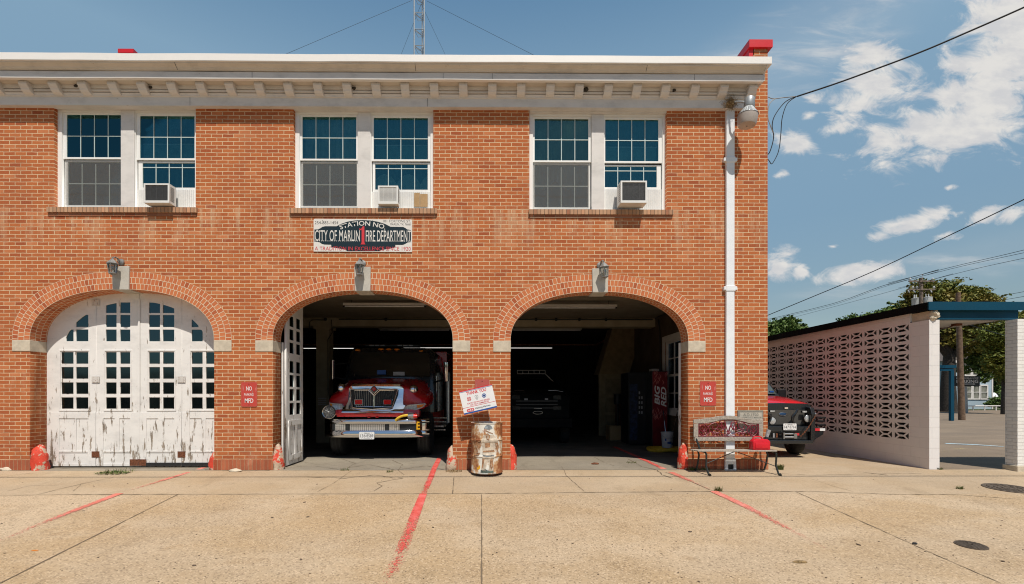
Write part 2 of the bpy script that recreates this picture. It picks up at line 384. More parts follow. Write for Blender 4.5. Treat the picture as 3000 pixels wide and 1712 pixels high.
def wear_mat(name, col, thr):
    m, t, b = new_mat(name); out = t.nodes['Material Output']
    oc = coords(t); uv = coords(t, 'UV')
    n = fbm(t, oc, 48, 6, .8, (1, .6, 1)); big = fbm(t, oc, 2.2, 4, .55)
    s = N(t, 'ShaderNodeSeparateXYZ'); L(t, uv, s.inputs[0])
    edge = math_n(t, 'ABSOLUTE', math_n(t, 'SUBTRACT', s.outputs[0], .5))
    w = math_n(t, 'ADD', n, math_n(t, 'MULTIPLY', big, .35))
    w = math_n(t, 'ADD', w, math_n(t, 'MULTIPLY', edge, .22))
    w = math_n(t, 'ADD', w, math_n(t, 'MULTIPLY', s.outputs[1], .30))   # v grows towards the worn end
    f = mrange(t, w, thr, thr + .14)
    c = mixc(t, mrange(t, fbm(t, oc, 6, 4, .6), .4, .7), col, tuple(min(1, x * 1.0 + .08) for x in col))
    L(t, c, b.inputs['Base Color']); b.inputs['Roughness'].default_value = .8
    tr = N(t, 'ShaderNodeBsdfTransparent'); mx = N(t, 'ShaderNodeMixShader')
    L(t, f, mx.inputs[0]); L(t, b.outputs[0], mx.inputs[1]); L(t, tr.outputs[0], mx.inputs[2]); L(t, mx.outputs[0], out.inputs[0])
    return m
M['redline'] = wear_mat('worn_red_paint', (.62, .075, .055), .93)
M['redline3'] = wear_mat('wearing_red_paint', (.62, .085, .065), .84)
M['redline2'] = wear_mat('pale_worn_red_paint', (.62, .17, .12), .80)
M['blueline'] = wear_mat('worn_blue_paint', (.42, .55, .62), .95)
M['yelline'] = wear_mat('worn_yellow_paint', (.60, .48, .16), .62)
def stone_red():
    m, t, b = new_mat('red_painted_stone'); oc = coords(t)
    n = fbm(t, oc, 7, 8, .7)
    c = mixc(t, mrange(t, n, .53, .56), (.62, .055, .025), (.52, .40, .29))
    c = mixc(t, mrange(t, fbm(t, oc, 18, 5, .7), .62, .68), c, (.16, .03, .02))
    L(t, c, b.inputs['Base Color']); b.inputs['Roughness'].default_value = .7
    bump(t, b, n, .9, .03)
    return m
M['redstone'] = stone_red()
def barrel_m():
    m, t, b = new_mat('rusty_white_drum'); oc = coords(t)
    n = fbm(t, oc, 3.6, 8, .66, (1, 1, .8)); n2 = fbm(t, oc, 9, 7, .7, (1, 1, .55))
    s = N(t, 'ShaderNodeSeparateXYZ'); L(t, oc, s.inputs[0])
    side = mrange(t, math_n(t, 'ABSOLUTE', s.outputs[0]), .10, .29, 0, .13, False)
    w = math_n(t, 'ADD', n, side)
    c = mixc(t, mrange(t, w, .50, .58), (.70, .68, .61), (.50, .29, .14))
    c = mixc(t, mrange(t, w, .57, .66), c, (.26, .085, .03))
    c = mixc(t, mrange(t, n2, .58, .64, 0, .8), c, (.30, .11, .04))
    L(t, c, b.inputs['Base Color']); b.inputs['Roughness'].default_value = .6
    bump(t, b, n2, .3, .004)
    return m
M['drum'] = barrel_m()
M['fig1'] = simple('faded_ochre', (.46, .24, .12), .7, 0, .3, 18)
M['fig2'] = simple('faded_cream', (.66, .56, .44), .7, 0, .2, 14)
M['fig3'] = simple('faded_grey_blue', (.32, .37, .40), .7, 0, .3, 20)
M['fig4'] = simple('faded_green', (.18, .24, .20), .7, 0, .3, 20)
def leaf_mat(name, c1, c2, c3):
    m, t, b = new_mat(name)
    g = N(t, 'ShaderNodeNewGeometry'); rp = g.outputs['Random Per Island']
    c = mixc(t, mrange(t, rp, 0, 1, 0, 1, False), c1, c2)
    c = mixc(t, mrange(t, fbm(t, coords(t), .35, 4, .6), .45, .65), c, c3)
    L(t, c, b.inputs['Base Color']); b.inputs['Roughness'].default_value = .6
    b.inputs['Specular IOR Level'].default_value = .25
    return m
M['leaf'] = leaf_mat('oak_leaves', (.075, .115, .022), (.21, .20, .038), (.20, .15, .032))
M['leafd'] = leaf_mat('dark_leaves', (.045, .095, .022), (.13, .18, .04), (.08, .13, .03))
M['leafy'] = leaf_mat('yellow_green_leaves', (.09, .125, .02), (.21, .19, .03), (.12, .15, .03))
M['weed'] = leaf_mat('weed_leaves', (.05, .10, .02), (.13, .17, .04), (.20, .17, .06))
M['grass'] = leaf_mat('grass_blades', (.06, .09, .02), (.16, .15, .05), (.10, .12, .03))

# ------------------------------------------------------------------ building helpers
COL = S.collection
def wloc(o):
    v = Vector((0, 0, 0))
    while o is not None:
        v += o.location; o = o.parent
    return v
class MB:
    def __init__(s):
        s.bm = bmesh.new(); s.uv = s.bm.loops.layers.uv.new('UVMap'); s.keep = set()
    def box(s, x0, x1, y0, y1, z0, z1, mat=None):
        vs = [s.bm.verts.new(Vector((x, y, z))) for x in (x0, x1) for y in (y0, y1) for z in (z0, z1)]
        fs = [(0, 1, 3, 2), (4, 6, 7, 5), (0, 4, 5, 1), (2, 3, 7, 6), (0, 2, 6, 4), (1, 5, 7, 3)]
        if mat is not None:
            for v in vs: v.co = mat @ v.co
        for f in fs: s.bm.faces.new([vs[i] for i in f])
        return s
    def face(s, pts, uvs=None):
        f = s.bm.faces.new([s.bm.verts.new(Vector(p)) for p in pts])
        if uvs:
            for l, u in zip(f.loops, uvs): l[s.uv].uv = u
            f.material_index = 0; s.keep.add(f)
        return f
    def cyl(s, p0, p1, r0, r1=None, n=12, caps=True):
        r1 = r0 if r1 is None else r1
        return s.tube([p0, p1], [r0, r1], n, caps)
    def tube(s, path, r, n=8, caps=True, closed=False):
        P = [Vector(p) for p in path]; k = len(P)
        if isinstance(r, (int, float)): r = [r] * k
        rings = []; up = None
        for i in range(k):
            if closed: t = P[(i + 1) % k] - P[i - 1]
            else: t = (P[min(i + 1, k - 1)] - P[max(i - 1, 0)])
            t.normalize()
            if up is None:
                up = Vector((0, 0, 1)) if abs(t.z) < .9 else Vector((0, 1, 0))
            a = t.cross(up)
            if a.length < 1e-5: a = t.cross(Vector((1, .1, 0)))
            a.normalize(); b = a.cross(t).normalized(); up = b
            rings.append([s.bm.verts.new(P[i] + (a * math.cos(2 * PI * j / n) + b * math.sin(2 * PI * j / n)) * r[i]) for j in range(n)])
        for i in range(k if closed else k - 1):
            q = rings[(i + 1) % k]
            for j in range(n):
                s.bm.faces.new((rings[i][j], rings[i][(j + 1) % n], q[(j + 1) % n], q[j]))
        if caps and not closed:
            s.bm.faces.new(rings[0][::-1]); s.bm.faces.new(rings[-1])
        return s
    def lathe(s, prof, c=(0, 0, 0), n=24, sy=1.0, mat=None, capt=True, capb=True):
        c = Vector(c); rings = []
        for r, z in prof:
            ring = []
            for j in range(n):
                v = Vector((r * math.cos(2 * PI * j / n), r * sy * math.sin(2 * PI * j / n), z))
                if mat is not None: v = mat @ v
                ring.append(s.bm.verts.new(v + c))
            rings.append(ring)
        for a, b in zip(rings, rings[1:]):
            for j in range(n): s.bm.faces.new((a[j], a[(j + 1) % n], b[(j + 1) % n], b[j]))
        if capb: s.bm.faces.new(rings[0][::-1])
        if capt: s.bm.faces.new(rings[-1])
        return s
    def loft(s, secs, closed=True, caps=True):
        rings = [[s.bm.verts.new(Vector(p)) for p in q] for q in secs]
        n = len(rings[0])
        for a, b in zip(rings, rings[1:]):
            for j in range(n if closed else n - 1):
                s.bm.faces.new((a[j], a[(j + 1) % n], b[(j + 1) % n], b[j]))
        if caps and closed:
            s.bm.faces.new(rings[0][::-1]); s.bm.faces.new(rings[-1])
        return s
    def prism(s, poly, y0, y1):             # polygon in XZ, thickness along Y
        a = [s.bm.verts.new((x, y0, z)) for x, z in poly]; b = [s.bm.verts.new((x, y1, z)) for x, z in poly]
        n = len(poly)
        for j in range(n): s.bm.faces.new((a[j], a[(j + 1) % n], b[(j + 1) % n], b[j]))
        s.bm.faces.new(a[::-1]); s.bm.faces.new(b)
        return s
    def prismx(s, poly, x0, x1):            # polygon in YZ, thickness along X
        a = [s.bm.verts.new((x0, y, z)) for y, z in poly]; b = [s.bm.verts.new((x1, y, z)) for y, z in poly]
        n = len(poly)
        for j in range(n): s.bm.faces.new((a[j], a[(j + 1) % n], b[(j + 1) % n], b[j]))
        s.bm.faces.new(a[::-1]); s.bm.faces.new(b)
        return s
    def prismz(s, poly, z0, z1):
        a = [s.bm.verts.new((x, y, z0)) for x, y in poly]; b = [s.bm.verts.new((x, y, z1)) for x, y in poly]
        n = len(poly)
        for j in range(n): s.bm.faces.new((a[j], a[(j + 1) % n], b[(j + 1) % n], b[j]))
        s.bm.faces.new(a[::-1]); s.bm.faces.new(b)
        return s
    def ball(s, c, r, n=10, sc=(1, 1, 1)):
        m = Matrix.Translation(c) @ Matrix.Diagonal((r * sc[0], r * sc[1], r * sc[2], 1))
        bmesh.ops.create_uvsphere(s.bm, u_segments=n * 2, v_segments=n, radius=1, matrix=m)
        return s
    def mesh(s, me, mat=None):
        k = len(s.bm.verts); s.bm.from_mesh(me)
        if mat is not None:
            s.bm.verts.ensure_lookup_table()
            for v in list(s.bm.verts)[k:]: v.co = mat @ v.co
        return s
    def plate(s, outline, holes, y0, y1):   # outline with holes in XZ, thickness along Y
        me = plate_mesh(outline, holes, y0, y1); s.mesh(me); bpy.data.meshes.remove(me); return s
    def build(s, name, mat, parent=None, bevel=0, smooth=False, uv=True, norm=True, loc=None):
        bm = s.bm
        if norm: bmesh.ops.recalc_face_normals(bm, faces=bm.faces[:])
        off = wloc(parent) if parent is not None else (Vector(loc) if loc is not None else Vector((0, 0, 0)))
        if uv:
            bm.normal_update()
            for f in bm.faces:
                if f in s.keep: continue
                n = f.normal; a = [abs(n.x), abs(n.y), abs(n.z)]; k = a.index(max(a))
                for l in f.loops:
                    c = l.vert.co
                    l[s.uv].uv = (c.y, c.z) if k == 0 else ((c.x, c.z) if k == 1 else (c.x, c.y))
        if off.length: bmesh.ops.translate(bm, verts=bm.verts[:], vec=-off)
        if smooth:
            for f in bm.faces: f.smooth = True
        me = bpy.data.meshes.new(name); bm.to_mesh(me); bm.free()
        me.materials.append(mat)
        o = bpy.data.objects.new(name, me); COL.objects.link(o)
        if parent is not None: o.parent = parent
        elif loc is not None: o.location = loc
        if bevel:
            b = o.modifiers.new('bevel', 'BEVEL'); b.width = bevel; b.segments = 2; b.limit_method = 'ANGLE'; b.angle_limit = R(40)
        if smooth:
            try:
                e = o.modifiers.new('split', 'EDGE_SPLIT'); e.split_angle = R(42)
            except Exception: pass
        return o
def plate_mesh(outline, holes, y0, y1):
    cu = bpy.data.curves.new('c', 'CURVE'); cu.dimensions = '2D'; cu.fill_mode = 'BOTH'; cu.extrude = (y1 - y0) / 2
    for poly in [outline] + list(holes):
        sp = cu.splines.new('POLY'); sp.points.add(len(poly) - 1)
        for p, (x, z) in zip(sp.points, poly): p.co = (x, z, 0, 1)
        sp.use_cyclic_u = True
    ob = bpy.data.objects.new('c', cu); COL.objects.link(ob)
    dg = bpy.context.evaluated_depsgraph_get(); dg.update()
    me = bpy.data.meshes.new_from_object(ob.evaluated_get(dg))
    bpy.data.objects.remove(ob); bpy.data.curves.remove(cu)
    yc = (y0 + y1) / 2
    for v in me.vertices:
        x, z, e = v.co; v.co = (x, e + yc, z)
    bm = bmesh.new(); bm.from_mesh(me); bmesh.ops.remove_doubles(bm, verts=bm.verts[:], dist=1e-5)
    bmesh.ops.recalc_face_normals(bm, faces=bm.faces[:]); bm.to_mesh(me); bm.free()
    return me
def text_mesh(s, offset=0.0, extrude=.5):
    cu = bpy.data.curves.new('t', 'FONT'); cu.body = s; cu.size = 1; cu.offset = offset; cu.extrude = 0; cu.resolution_u = 3
    ob = bpy.data.objects.new('t', cu); COL.objects.link(ob)
    dg = bpy.context.evaluated_depsgraph_get(); dg.update()
    me = bpy.data.meshes.new_from_object(ob.evaluated_get(dg))
    bpy.data.objects.remove(ob); bpy.data.curves.remove(cu)
    return me
def put_text(mb, s, x0, x1, z0, z1, y, offset=0.0, slant=0.0, bend=None, fn=None, thick=.0015):
    """lettering fitted to the rectangle x0..x1, z0..z1 on a plane facing -Y at depth y"""
    me = text_mesh(s, offset)
    xs = [v.co.x for v in me.vertices]; zs = [v.co.y for v in me.vertices]
    a, b, c, d = min(xs), max(xs), min(zs), max(zs)
    for v in me.vertices:
        u = (v.co.x - a) / (b - a); w = (v.co.y - c) / (d - c)
        x = x0 + u * (x1 - x0) + slant * w * (z1 - z0); z = z0 + w * (z1 - z0)
        if bend:
            xc = (x0 + x1) / 2; th = (x - xc) / bend
            rr = bend + (z - z0); x = xc + rr * math.sin(th); z = z0 - bend + rr * math.cos(th)
        p = Vector((x, y, z))
        v.co = fn(p) if fn else p
    mb.mesh(me); bpy.data.meshes.remove(me)
    return mb
def tag(o, label=None, cat=None, group=None, kind=None):
    if label: o['label'] = label
    if cat: o['category'] = cat
    if group: o['group'] = group
    if kind: o['kind'] = kind
    return o
def thing(name, loc, label, cat, group=None, rz=0.0):
    o = bpy.data.objects.new(name, None); COL.objects.link(o); o.location = loc; o.rotation_euler = (0, 0, rz)
    o.empty_display_size = .2
    return tag(o, label, cat, group)
def copy_tree(o, parent=None):
    kids = [c for c in o.children]
    c = o.copy(); COL.objects.link(c)
    if parent is not None: c.parent = parent
    for k in kids: copy_tree(k, c)
    return c
def struct(o): o['kind'] = 'structure'; return o
def lin(a, b, n): return [a + (b - a) * i / (n - 1) for i in range(n)]
def superarch(xl, xr, zs, zc, n=40, e=2.25, off=0.0):
    """points of the basket arch from right springing to left, pushed outwards by off"""
    xc, a, h = (xl + xr) / 2, (xr - xl) / 2, zc - zs
    pts = []
    for i in range(n + 1):
        t = PI * i / n; ct, st = math.cos(t), math.sin(t)
        pts.append(Vector((xc + a * math.copysign(abs(ct) ** (2 / e), ct), zs + h * abs(st) ** (2 / e))))
    if off:
        q = []
        for i, p in enumerate(pts):
            t = pts[min(i + 1, n)] - pts[max(i - 1, 0)]
            nrm = Vector((t.y, -t.x)).normalized()
            if i == 0: nrm = Vector((1, 0))
            if i == n: nrm = Vector((-1, 0))
            q.append(p + nrm * off)
        pts = q
    return [(p.x, p.y) for p in pts]
def archz(x, xl, xr, zs, zc, e=2.25):
    xc, a, h = (xl + xr) / 2, (xr - xl) / 2, zc - zs
    k = min(1, abs((x - xc) / a)); return zs + h * (1 - k ** e) ** (1 / e)

# ------------------------------------------------------------------ the fire station
st = thing('fire_station', (0, 0, 0), 'two storey red brick fire station with three arched garage bays and a white cornice', 'building')
def zf(py, px=1434, Y=0.0): return at(px, py, Y).z
TOP = 7.05; XL = -12.5; XR = at(2249, 800).x
arches = [(88, 627, 997, 848, 357, 332, 382, 781, 848), (799.5, 1326.5, 998, 851, 1063, 1039, 1087, 783, 852), (1496, 2016, 999, 855, 1757.5, 1734, 1781, 788, 856)]
AR = []
for (l, r, s_, c_, k, kl, kr, kt, kb) in arches:
    xl, xr = ax(l), ax(r); zs = at((l + r) / 2, s_).z; zc = at((l + r) / 2, c_).z
    AR.append((xl, xr, zs, zc, ax(kl), ax(kr), at(k, kt).z, at(k, kb).z))
win = [(158, 573.5, 309, 609, (142, 579, 630)), (860, 1269.5, 311, 612, (850, 1281, 633)), (1551, 1954, 315, 616, (1549, 1971, 636))]
WN = []
for (l, r, t_, b_, sl) in win:
    c = (l + r) / 2
    WN.append((ax(l), ax(r), at(c, t_).z + .05, at(c, b_).z, ax(sl[0]), ax(sl[1]), at(c, sl[2]).z))
holes = []
for (xl, xr, zs, zc, *_r) in AR:
    h = superarch(xl, xr, zs, zc, 40, 2.25, .004)
    holes.append([(xr + .004, -.3), *h, (xl - .004, -.3)])
base = [(XL, -.3)]
for h in holes:
    base += [(h[-1][0], -.3)] + [p for p in reversed(h[1:-1])] + [(h[0][0], -.3)]
base += [(XR, -.3), (XR, 8.09), (XR - .26, 8.09), (XR - .26, TOP), (XL, TOP)]
whole = [[(w[0], w[3]), (w[1], w[3]), (w[1], w[2]), (w[0], w[2])] for w in WN]
mb = MB(); mb.plate(base, whole, 0, .36)
facade = mb.build('brick_wall', M['brick'], st)
# brick arches: three rings of headers
for (xl, xr, zs, zc, kl, kr, kt, kb) in AR:
    n = 64; inn = superarch(xl, xr, zs, zc, n); out = superarch(xl, xr, zs, zc, n, 2.25, .335)
    mb = MB(); s = 0; y0, y1 = -.006, .352
    for i in range(n):
        a, b, c, d = Vector(inn[i]), Vector(inn[i + 1]), Vector(out[i + 1]), Vector(out[i])
        ds = ((b - a).length + (c - d).length) / 2
        mb.face([(a.x, y0, a.y), (b.x, y0, b.y), (c.x, y0, c.y), (d.x, y0, d.y)], [(s, 0), (s + ds, 0), (s + ds, .3354), (s, .3354)])
        mb.face([(a.x, y0, a.y), (b.x, y0, b.y), (b.x, y1, b.y), (a.x, y1, a.y)], [(s, 0), (s + ds, 0), (s + ds, .358), (s, .358)])
        mb.face([(d.x, y0, d.y), (c.x, y0, c.y), (c.x, .02, c.y), (d.x, .02, d.y)], [(s, 0), (s + ds, 0), (s + ds, .02), (s, .02)])
        s += ds
    mb.build('brick_arch', M['arch'], st, norm=False)
    # keystone, tapered towards its foot
    mb = MB(); mb.prism([(kl + .008, kb - .015), (kr - .008, kb - .015), (kr, kt), (kl, kt)], -.035, .36)
    mb.build('keystone', M['keystone'], st, bevel=.008)
    for sx_ in (0, 1):
        mb = MB(); zt = zs; zb = zs - .215
        if sx_ == 0: mb.box(xl - .335, xl + .004, -.012, .35, zb, zt)
        else: mb.box(xr - .004, xr + .335, -.012, .35, zb, zt)
        mb.build('impost_block', M['stone'], st, bevel=.01)
# soldier course at the foot of the piers
px_piers = [(XL, AR[0][0])] + [(AR[0][1], AR[1][0]), (AR[1][1], AR[2][0]), (AR[2][1], XR)]
for a, b in px_piers:
    mb = MB(); mb.box(a - .006 if a > XL else a, b + .006, -.014, .34, -.02 if b < XR else -.02, .195)
    mb.build('soldier_course', M['soldier'], st)

# side wall towards the driveway with one window opening, rear wall, parapet with red coping
mb = MB()
WY0, WY1, WZ0, WZ1 = 2.4, 4.5, .98, 2.98
xi = 5.02
mb.box(xi, XR, .36, WY0, -.3, 8.09); mb.box(xi, XR, WY1, 14, -.3, 8.09)
mb.box(xi, XR, WY0, WY1, -.3, WZ0); mb.box(xi, XR, WY0, WY1, WZ1, 8.09)
mb.build('side_wall', M['brick'], st)
mb = MB(); mb.box(XL, xi, 13.6, 14, -.3, 7.2); mb.build('rear_wall', M['brick'], st)
mb = MB(); mb.box(4.97, XR + .07, -.05, 14.05, 8.092, 8.235); mb.box(4.99, 5.068, .0, 14.0, 7.60, 8.09); mb.build('coping', M['redpaint'], st)
mb = MB(); mb.box(XL, 5.06, .37, 13.6, 7.1, 7.3); mb.build('roof', M['roof'], st)
c0, c1 = ax(345, 3), ax(391, 3); zt = at(368, 143, 3).z
mb = MB(); mb.box(c0 + .04, c1 - .04, 3.04, 3.6, 7.3, zt - .1); ch = mb.build('chimney', M['brick'], st)
mb = MB(); mb.box(c0, c1, 3, 3.64, zt - .1, zt); mb.build('chimney_cap', M['redpaint'], ch)

# cornice
XE = 5.05
def wavy(prof, name, mat, x0=XL, x1=XE, n=46, amp=.006, seed=0, endshift=None):
    """profile (y, z) drawn along X in slightly uneven lengths"""
    mb = MB(); secs = []
    for i, x in enumerate(lin(x0, x1, n)):
        dz = amp * (mnoise.noise(Vector((x * .7 + seed, seed, 0))) + .5 * mnoise.noise(Vector((x * 2.1, seed + 3, 1))))
        secs.append([(x, y, z + dz) for y, z in prof])
    mb.loft(secs); return mb.build(name, mat, st)
wavy([(.02, 6.885), (-.10, 6.885), (-.10, 7.045), (-.12, 7.05), (-.125, 7.075), (-.14, 7.098), (-.09, 7.104), (-.09, 7.112), (-.152, 7.118), (-.155, 7.15), (-.10, 7.155), (-.10, 7.162), (-.165, 7.168), (-.17, 7.232), (.02, 7.232)], 'frieze_board', M['trim'], amp=.004)
wavy([(-.0, 7.234), (-.345, 7.234), (-.345, 7.27), (-.0, 7.27)], 'soffit', M['trim2'], seed=2, amp=.003)
wavy([(-.348, 7.226), (-.372, 7.228), (-.372, 7.345), (-.348, 7.345)], 'fascia_board', M['trim'], seed=5, amp=.010)
wavy([(-.30, 7.225), (-.376, 7.218), (-.380, 7.232), (-.349, 7.2335)], 'drip_edge', M['gutter'], seed=5, amp=.010)
wavy([(-.35, 7.360), (-.388, 7.360), (-.392, 7.372), (-.405, 7.376), (-.418, 7.395), (-.445, 7.412), (-.478, 7.428), (-.484, 7.448), (-.30, 7.448)], 'crown_moulding', M['trim2'], seed=8, amp=.006)
wavy([(-.30, 7.45), (-.502, 7.45), (-.508, 7.46), (-.508, 7.585), (-.498, 7.592), (.3, 7.60), (.3, 7.45)], 'gutter', M['gutter'], x1=5.135, seed=11, amp=.012)
# right-hand return of the cornice
mb = MB(); mb.prismx([(.0, 7.235), (-.345, 7.235), (-.374, 7.23), (-.374, 7.35), (-.40, 7.375), (-.484, 7.43), (-.50, 7.45), (.0, 7.45)], XE + .002, XE + .03)
mb.build('cornice_end', M['trim'], st)
# brackets
bp = [(-.0, 7.233), (-.28, 7.233), (-.285, 7.175), (-.262, 7.150), (-.238, 7.128), (-.222, 7.10), (-.19, 7.075), (-.15, 7.062), (-.103, 7.058), (-.098, 7.07)]
bx0, bx1 = ax(65, -.28), ax(2208, -.28)
proto = None
for i in range(-3, 26):
    x = bx0 + (bx1 - bx0) * i / 25
    if proto is None:
        mb = MB(); mb.prismx(bp, -.078, .078); proto = mb.build('cornice_bracket', M['trim'], st, bevel=.004); o = proto
    else:
        o = proto.copy(); COL.objects.link(o)
    o.location = (x, 0, rnd.uniform(-.004, .004)); o.rotation_euler = (0, 0, rnd.uniform(-.02, .02))

# open joints between the boards of the cornice
for (px, kind) in ((513, 'c'), (1216, 'c'), (1895, 'c'), (738, 'f'), (1298, 'f'), (1442, 'f'), (2035, 'f'), (556, 'z'), (1252, 'z')):
    y_, z0_, z1_ = {'c': (-.46, 7.365, 7.44), 'f': (-.375, 7.235, 7.345), 'z': (-.103, 6.89, 7.045)}[kind]
    x = ax(px, y_); mb = MB()
    if kind == 'c': mb.prismx([(-.392, 7.365), (-.395, 7.365), (-.487, 7.432), (-.484, 7.436)], x, x + .006)
    else: mb.box(x, x + .005, y_, y_ + .01, z0_, z1_)
    mb.build('board_joint', M['ink'], st)
# window sills of standing bricks, thin course below
for w in WN:
    mb = MB(); mb.box(w[4], w[5], -.045, .06, w[6] + .035, w[3] - .004)
    mb.build('window_sill', M['sillbrick'], st)
    mb = MB(); mb.box(w[4] + .02, w[5] - .02, -.016, .04, w[6] - .025, w[6] + .033); mb.build('sill_course', M['sillunder'], st)

# windows: frames, sashes, muntins, glass, screens
def rect(x0, x1, z0, z1): return [(x0, z0), (x1, z0), (x1, z1), (x0, z1)]
M['lining'] = simple('brown_lining', (.17, .15, .12), .9, 0, .3, 3)
wdefs = [dict(o=0, jl=430, m=(855, 950), r=1375, g1=(455, 848), g2=(979, 1370), u1=(562, 867), l1=(895, 1205), u2=(568, 872), l2=(900, 1077), bot2=(1095, 1215), l2x=(990, 1368)),
         dict(o=800, jl=183, m=(600, 690), r=1113, g1=(200, 585), g2=(710, 1098), u1=(577, 878), l1=(905, 1210), u2=(582, 880), l2=(908, 1092), bot2=(1110, 1220), l2x=(718, 1095)),
         dict(o=1500, jl=150, m=(567, 655), r=1070, g1=(163, 547), g2=(668, 1048), u1=(592, 890), l1=(915, 1220), u2=(595, 893), l2=(925, 1075), bot2=(1092, 1230), l2x=(668, 1040))]
for w, d in zip(WN, wdefs):
    k = .4121; X = lambda c: ax(d['o'] + c * k, .05); mid = d['o'] + (d['m'][0]) * k
    Z = lambda c: at(mid, 100 + c * k, .05).z
    x0, x1, zt_, zb_ = w[0], w[1], w[2], w[3]
    g = [(X(d['g1'][0]), X(d['g1'][1])), (X(d['g2'][0]), X(d['g2'][1]))]
    fr = MB()
    so1 = (X(d['jl']), X(d['m'][0] + 3)); so2 = (X(d['m'][1] + 5), X(d['r'] + 5))
    top = Z(d['u1'][0]) + .035
    fr.plate(rect(x0 + .002, x1 - .002, zb_ + .002, zt_), [rect(so1[0], so1[1], zb_ + .035, top), rect(so2[0], so2[1], zb_ + .035, top)], .028, .14)
    wd = fr.build('window_frame', M['trim'] if 0 else M['winwhite'], st)
    mb = MB(); mb.box(x0 - .0, x1 + .0, -.035, .026, top + .035, top + .085 + .03); mb.box(X(d['m'][0]) + .0, X(d['m'][1]), .012, .0275, zb_ + .03, top + .03)
    mb.build('window_trim', M['trim'], wd, bevel=.003)
    mb = MB(); mb.box(x0 + .02, x1 - .01, -.005, .027, zb_ + .004, zb_ + .032); mb.build('sill_board', M['winwhite'], wd, bevel=.003)
    for si, (gx, so) in enumerate(zip(g, (so1, so2))):
        u = (d['u1'], d['u2'])[si]; lo = (d['l1'], d['l2'])[si]; lx = gx if si == 0 else (X(d['l2x'][0]), X(d['l2x'][1]))
        zu0, zu1 = Z(u[1]), Z(u[0]); zl0, zl1 = Z(lo[1]), Z(lo[0])
        # upper sash
        mb = MB(); mb.plate(rect(so[0] + .002, so[1] - .002, zu0 - .035, top - .002), [rect(gx[0], gx[1], zu0, zu1)], .055, .085)
        sash = mb.build('upper_sash', M['winwhite'], wd, bevel=.003)
        mb = MB()
        for i in range(1, 4): x = gx[0] + (gx[1] - gx[0]) * i / 4; mb.box(x - .0075, x + .0075, .064, .069, zu0, zu1)
        zc = (zu0 + zu1) / 2; mb.box(gx[0], gx[1], .0635, .0695, zc - .0075, zc + .0075)
        mb.build('muntins', M['muntin'], sash)
        mb = MB(); mb.box(gx[0] - .004, gx[1] + .004, .072, .076, zu0 - .004, zu1 + .004); mb.build('glass', M['glass2'] if d['o'] == 1500 and si == 0 else M['glass'], sash)
        # lower sash
        zb2 = zl0 - (.035 if si == 0 else .045)
        mb = MB(); mb.plate(rect(so[0] + .012, so[1] - .012, zb2, zl1 + .03), [rect(lx[0], lx[1], zl0, zl1)], .0875, .115)
        sash = mb.build('lower_sash', M['winwhite'], wd, bevel=.003)
        mb = MB()
        for i in range(1, 4): x = lx[0] + (lx[1] - lx[0]) * i / 4; mb.box(x - .008, x + .008, .096, .101, zl0, zl1 - (.04 if si == 0 else 0))
        zc = (zl0 + zl1) / 2 if si == 0 else zl1 - .085
        mb.box(lx[0], lx[1], .0955, .1015, zc - .008, zc + .008)
        mb.build('muntins', M['muntin'], sash)
        mb = MB(); mb.box(lx[0] - .004, lx[1] + .004, .104, .108, zl0 - .004, zl1 + .004); mb.build('glass', M['glass'], sash)
        if si == 0:
            mb = MB(); mb.box(lx[0] - .02, lx[1] + .02, .058, .060, zl0 - .015, zl1 + .02); mb.build('insect_screen', M['screen'], wd)
        else:   # pleated side panels round the air conditioner
            zb3, zt3 = zb_ + .036, zb2 - .002; mb = MB(); n = 56
            secs = []
            for i in range(n + 1):
                x = so[0] + .005 + (so[1] - so[0] - .01) * i / n; y = .07 + (.008 if i % 2 else 0)
                secs.append([(x, y, zb3), (x, y, zt3), (x, y + .01, zt3), (x, y + .01, zb3)])
            mb.loft(secs); mb.build('pleated_panel', M['acwhite'], wd)
        # curtains: wavy cloth with a drooping lower edge
        mb = MB(); secs = []
        n = 60
        for i in range(n + 1):
            u_ = i / n; x = so[0] + (so[1] - so[0]) * u_
            y = .21 + .022 * math.sin(u_ * 46 + si * 2 + d['o']) + .012 * math.sin(u_ * 97)
            zlow = zl1 - (zl1 - zl0) * (.30 + .22 * abs(math.sin(u_ * PI * 2.3 + 1 + d['o'] * .01))) if si == 0 else zb_ + .15
            secs.append([(x, y, zlow), (x, y + .01, (zlow + top) / 2), (x, y, top)])
        mb.loft(secs, closed=False, caps=False); mb.build('curtain', M['curtain2'] if si == 0 else M['curtain'], wd, smooth=True, norm=False)
    mb = MB(); mb.box(so1[0], so1[1], .255, .262, zb_ + .05, top); mb.build('lining_curtain', M['lining'], wd)
    if d['o'] == 800:   # swag of pale cloth and cardboard filling
        mb = MB(); gx = (X(718), X(1095)); zA, zB = Z(1090), Z(908); sec = []
        for i in range(41):
            u_ = i / 40; x = gx[0] + (gx[1] - gx[0]) * u_; h = abs(math.sin(u_ * PI * 2.2 + .4)) ** .7
            sec.append([(x, .17 + .01 * math.sin(i * 1.3), zA - .02), (x, .165 + .012 * math.sin(i * 1.7), zA + (zB - zA) * (.25 + .42 * h))])
        mb.loft(sec, closed=False, caps=False); mb.build('swag_curtain', M['curtain2'], wd, smooth=True, norm=False)
        mb = MB(); mb.box(X(1000), X(1040), .050, .060, Z(1218), Z(1120)); mb.box(X(1043), X(1096), .048, .058, Z(1219), Z(1128)); mb.build('cardboard_infill', M['cardboard'], wd)
    mb = MB(); mb.box(X(d['g2'][0] + 10), X(d['g2'][1] - 8), .125, .128, Z(d['u2'][1]) - .02, Z(d['u2'][1] - 108)); mb.build('inner_screen', simple('blind%d' % d['o'], (.42, .60, .56), .8), wd)
